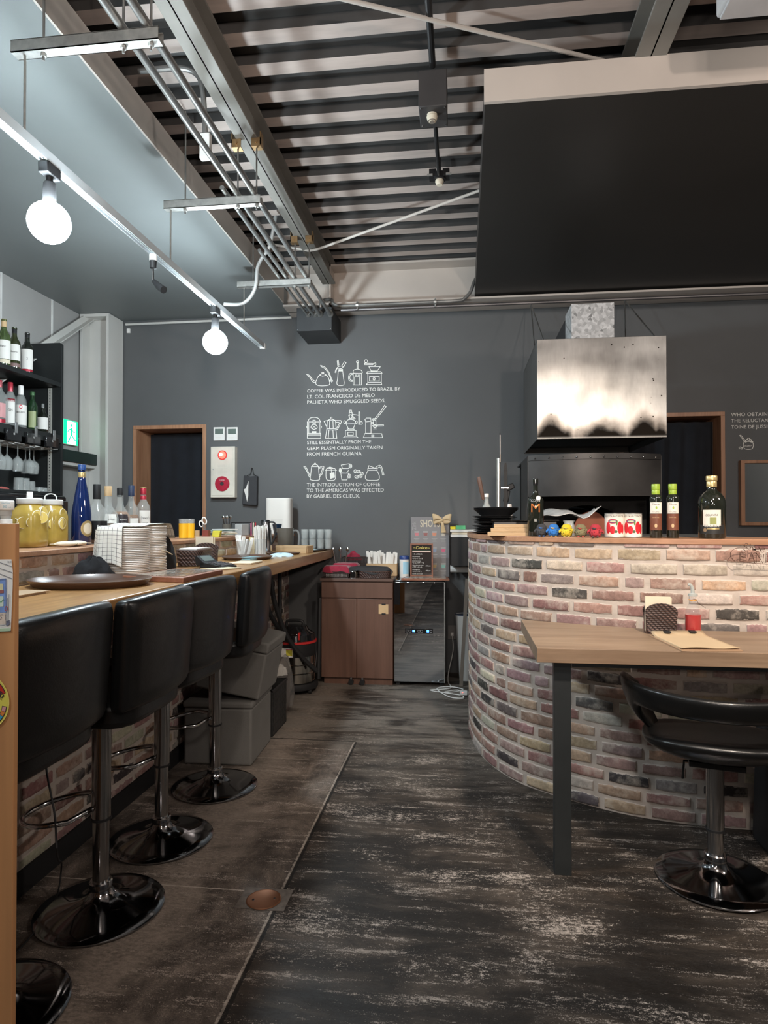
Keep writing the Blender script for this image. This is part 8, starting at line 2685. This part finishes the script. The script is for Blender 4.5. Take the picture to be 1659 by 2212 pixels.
drawing('white line drawing of a lever espresso machine, right of the middle row', [
    [(975, 980), (975, 1145), (1050, 1145), (1050, 985)], [(945, 1205), (960, 1150), (1200, 1150), (1212, 1205), (945, 1205)], [(1060, 1170), (1090, 1170), (1090, 1192), (1060, 1192), (1060, 1170)], [(965, 950), (985, 930), (1045, 930), (1050, 975), (975, 985), (965, 950)], [(1050, 990), (1080, 990), (1080, 1010), (1050, 1010)],
    [(1085, 1025), (1085, 940), (1115, 935), (1120, 1025), (1085, 1025)], [(1120, 1030), (1225, 1025), (1225, 1042), (1120, 1045)], [(1070, 1035), (1140, 1035), (1120, 1060), (1090, 1060), (1070, 1035)], [(1095, 1062), (1090, 1090)], [(1112, 1062), (1118, 1090)], [(1090, 955), (1190, 830), (1240, 750), (1262, 768), (1215, 830), (1105, 965)], E_(1085, 950, 14, 14)])
drawing('white line drawing of a tall coffee pot, left of the bottom row', [
    cat2([(215, 1615), (205, 1700), (195, 1780), (210, 1800), (265, 1808), (318, 1800), (328, 1780), (318, 1700), (312, 1615)]), [(212, 1612), (315, 1612)], cat2([(215, 1610), (235, 1590), (264, 1582), (295, 1590), (312, 1610)]), E_(264, 1574, 11, 10), cat2([(103, 1615), (135, 1620), (165, 1680), (185, 1725), (205, 1735)]), cat2([(115, 1625), (150, 1680), (175, 1740), (200, 1775)]),
    cat2([(318, 1625), (380, 1605), (385, 1640), (360, 1720), (325, 1755)]), cat2([(322, 1640), (362, 1628), (365, 1650), (345, 1710), (326, 1730)])])
drawing('white line drawing of a lidded mug with a tea bag, second in the bottom row', [
    cat2([(418, 1670), (418, 1760), (435, 1800), (485, 1806), (535, 1800), (552, 1760), (552, 1670)]), [(410, 1665), (430, 1640), (540, 1640), (565, 1665), (410, 1665)], E_(475, 1628, 12, 9), [(440, 1640), (445, 1625), (505, 1625), (520, 1640)], [(490, 1640), (495, 1700)]], fills=[[(470, 1705), (535, 1690), (545, 1765), (480, 1785)]])
drawing('white line drawing of three stacked cups, third in the bottom row', [
    [(632, 1590), (745, 1572), (740, 1640), (650, 1640), (632, 1590)], [(625, 1640), (615, 1700), (705, 1705), (735, 1665)], [(625, 1705), (640, 1800), (710, 1800), (735, 1705), (625, 1705)], E_(762, 1605, 18, 28), E_(765, 1605, 9, 16), E_(618, 1665, 16, 28), E_(618, 1668, 8, 16), E_(742, 1745, 24, 28, -120, 120), E_(740, 1745, 12, 16)])
drawing('white line drawing of scattered coffee beans, fourth in the bottom row', [
    E_(828, 1678, 18, 24), E_(875, 1682, 24, 18), E_(922, 1712, 20, 24), E_(850, 1755, 30, 20), E_(905, 1745, 22, 22), [(822, 1660), (832, 1695)], [(860, 1692), (890, 1672)], [(910, 1730), (935, 1698)], [(828, 1762), (872, 1748)], [(893, 1735), (918, 1755)]])
drawing('white line drawing of a glass coffee carafe, right of the bottom row', [
    cat2([(1010, 1665), (985, 1710), (970, 1760), (990, 1800), (1070, 1806), (1150, 1800), (1168, 1760), (1155, 1710), (1130, 1665)]), [(1005, 1640), (1135, 1640), (1135, 1665), (1005, 1665), (1005, 1640)], [(1020, 1600), (1010, 1640)], [(1020, 1600), (1120, 1638)], [(1015, 1600), (1030, 1602)], cat2([(1110, 1630), (1150, 1600), (1190, 1600), (1210, 1650), (1232, 1725)]),
    cat2([(1135, 1640), (1170, 1618), (1190, 1640), (1205, 1690), (1212, 1730), (1232, 1728)])])


def sw(u, v): return wp(1380 + u / 5.821, 860 + v / 5.821)
mb = MB()
for P, c in ((cat2([(1325, 545), (1312, 590), (1330, 635), (1378, 645), (1425, 635), (1440, 590), (1428, 545)]), False), ([(1318, 545), (1435, 548)], False), (E_(1360, 530, 14, 14), True), (E_(1380, 515, 14, 12), True), (E_(1400, 530, 14, 14), True), (E_(1345, 545, 10, 10), True), (E_(1415, 545, 10, 10), True),
             ([(1268, 470), (1282, 465), (1345, 540), (1335, 552), (1268, 470)], False), ([(1260, 618), (1280, 612), (1285, 635), (1262, 638), (1260, 618)], True), ([(1285, 622), (1302, 618), (1302, 640), (1286, 642)], True)):
    stroke(mb, [sw(*p) for p in P], 0.0048, c, YW)
q = text_mb('Sugar', 0.013, 0.06, 'C', shear=0.3)
a = sw(1375, 608)
q.v = [(x + a[0], YW, z + a[1]) for x, _, z in q.v]
mb.join(q)
single('wall_drawing', mb, MAT['decal_white'], 'white line drawing of a sugar pot at the right edge, above the mirror', 'wall drawing', 'white coffee drawings on the dark wall', smooth=0)

# thermostats
for x0, lab in ((462.5, 'left white thermostat panel above the fire alarm'), (490.5, 'right white thermostat panel above the fire alarm')):
    a = wp(x0, 952); b = wp(x0 + 24, 923)
    t = Thing('thermostat', lab, 'thermostat', (a[0], BW, a[1]), group='thermostats on the back wall')
    t.w('plate', MB().box(a[0], b[0], BW - 0.018, BW - 0.0005, a[1], b[1]), MAT['white_plastic'], bevel=0.003)
    w_ = b[0] - a[0]; h_ = b[1] - a[1]
    t.w('screen', MB().box(a[0] + w_ * 0.14, b[0] - w_ * 0.14, BW - 0.0195, BW - 0.0182, a[1] + h_ * 0.48, b[1] - h_ * 0.13), M('lcd_green', (0.13, 0.17, 0.15), 0.25), smooth=0)
    t.w('button_row', MB().box(a[0] + w_ * 0.2, b[0] - w_ * 0.35, BW - 0.0195, BW - 0.0182, a[1] + h_ * 0.18, a[1] + h_ * 0.22), MAT['cream_plastic'], smooth=0)
# fire alarm
a = wp(461, 1075.5); b = wp(513, 966)
t = Thing('fire_alarm', 'cream fire alarm box with a glowing red lamp above a round red button', 'fire alarm', (a[0], BW, a[1]))
t.w('box', MB().box(a[0], b[0], BW - 0.07, BW - 0.0005, a[1], b[1]), M('alarm_cream', (0.70, 0.66, 0.57), 0.4), bevel=0.004)
t.w('door', MB().box(a[0] + 0.016, b[0] - 0.016, BW - 0.0735, BW - 0.0702, a[1] + 0.018, b[1] - 0.018), MAT['alarm_cream'], bevel=0.0015)
xm = (a[0] + b[0]) / 2
def discY(r, y, th, z, n=36): return MB().tube([(xm, y, z), (xm, y - th, z)], r, n)
zl = wp(487, 985)[1]; zr = wp(487, 1046)[1]
lp = t.w('lamp_bezel', discY(0.042, BW - 0.0738, 0.006, zl), MAT['vac_red'], smooth=40)
mb = MB().ball((xm, BW - 0.08, zl), (0.034, 0.022, 0.034), 20, 12)
t.w('lamp', mb, M('alarm_glow', (1.0, 0.08, 0.05), 0.4, var=0, emit=3.5, ecol=(1.0, 0.07, 0.05)), parent=lp, smooth=60)
t.w('lamp_core', MB().ball((xm - 0.004, BW - 0.097, zl + 0.002), (0.015, 0.008, 0.015), 14, 8), M('alarm_core', (1.0, 0.8, 0.4), 0.4, var=0, emit=9, ecol=(1, 0.75, 0.4)), parent=lp, smooth=60)
bt = t.w('call_button', discY(0.066, BW - 0.0738, 0.008, zr), M('button_red', (0.42, 0.02, 0.045), 0.3, coat=0.4), smooth=40)
t.w('button_ring', discY(0.056, BW - 0.082, 0.003, zr), MAT['button_red'], parent=bt, smooth=40)
t.w('push_point', discY(0.017, BW - 0.0852, 0.003, zr), MAT['ink'], parent=bt, smooth=40)
q = text_mb('\u706b\u707d\u5831\u77e5\u6a5f', 0.008, 0.045, 'C'); q.v = [(x + xm, BW - 0.0856, z + zr + 0.028) for x, _, z in q.v]
t.w('lettering', q, MAT['ink_white'], parent=bt, smooth=0)
mb = MB()
for i in range(11):
    for j in range(10):
        mb.box(xm - 0.042 + i * 0.0082, xm - 0.040 + i * 0.0082, BW - 0.0745, BW - 0.0738, zl - 0.175 + j * 0.0105, zl - 0.173 + j * 0.0105)
t.w('speaker_holes', mb, MAT['grille_grey'], smooth=0)
t.w('key_lock', MB().tube([(a[0] + 0.026, BW - 0.0738, (zl + zr) / 2 + 0.0), (a[0] + 0.026, BW - 0.077, (zl + zr) / 2)], 0.006, 12), MAT['galv'])
# hanging tissue cover
pts = [(530, 1027), (543, 1030), (559, 1028), (558.5, 1060), (558, 1093), (543, 1092), (526, 1090), (528.5, 1055)]
P = [wp(*p) for p in pts]
t = Thing('tissue_holder', 'dark grey hanging tissue cover with a white tissue showing', 'tissue holder', (P[0][0], BW, P[5][1]))
t.w('cover', MB().prismY(P, BW - 0.05, BW - 0.004), M('cover_grey', (0.045, 0.046, 0.05), 0.85, var=0.15), smooth=0, bevel=0.01, seg=3)
ts = [wp(*p) for p in ((541, 1040), (535, 1056), (531, 1058), (536, 1075), (538, 1084), (540.5, 1072), (540.5, 1055))]
t.w('tissue', MB().prismY(ts, BW - 0.056, BW - 0.0505), MAT['paper_white'], smooth=0)
hk = [wp(*p) for p in ((533, 1029), (543, 1024), (545, 1012), (547, 1012), (549, 1024), (556, 1029))]
t.w('strap', MB().tube([(x, BW - 0.02, z) for x, z in hk], 0.003, 6), MAT['matte_black'])
x_, z_ = wp(546, 1011)
t.w('hook', MB().tube([(x_, BW - 0.001, z_), (x_, BW - 0.03, z_), (x_, BW - 0.03, z_ + 0.008)], 0.003, 8), MAT['chrome'])
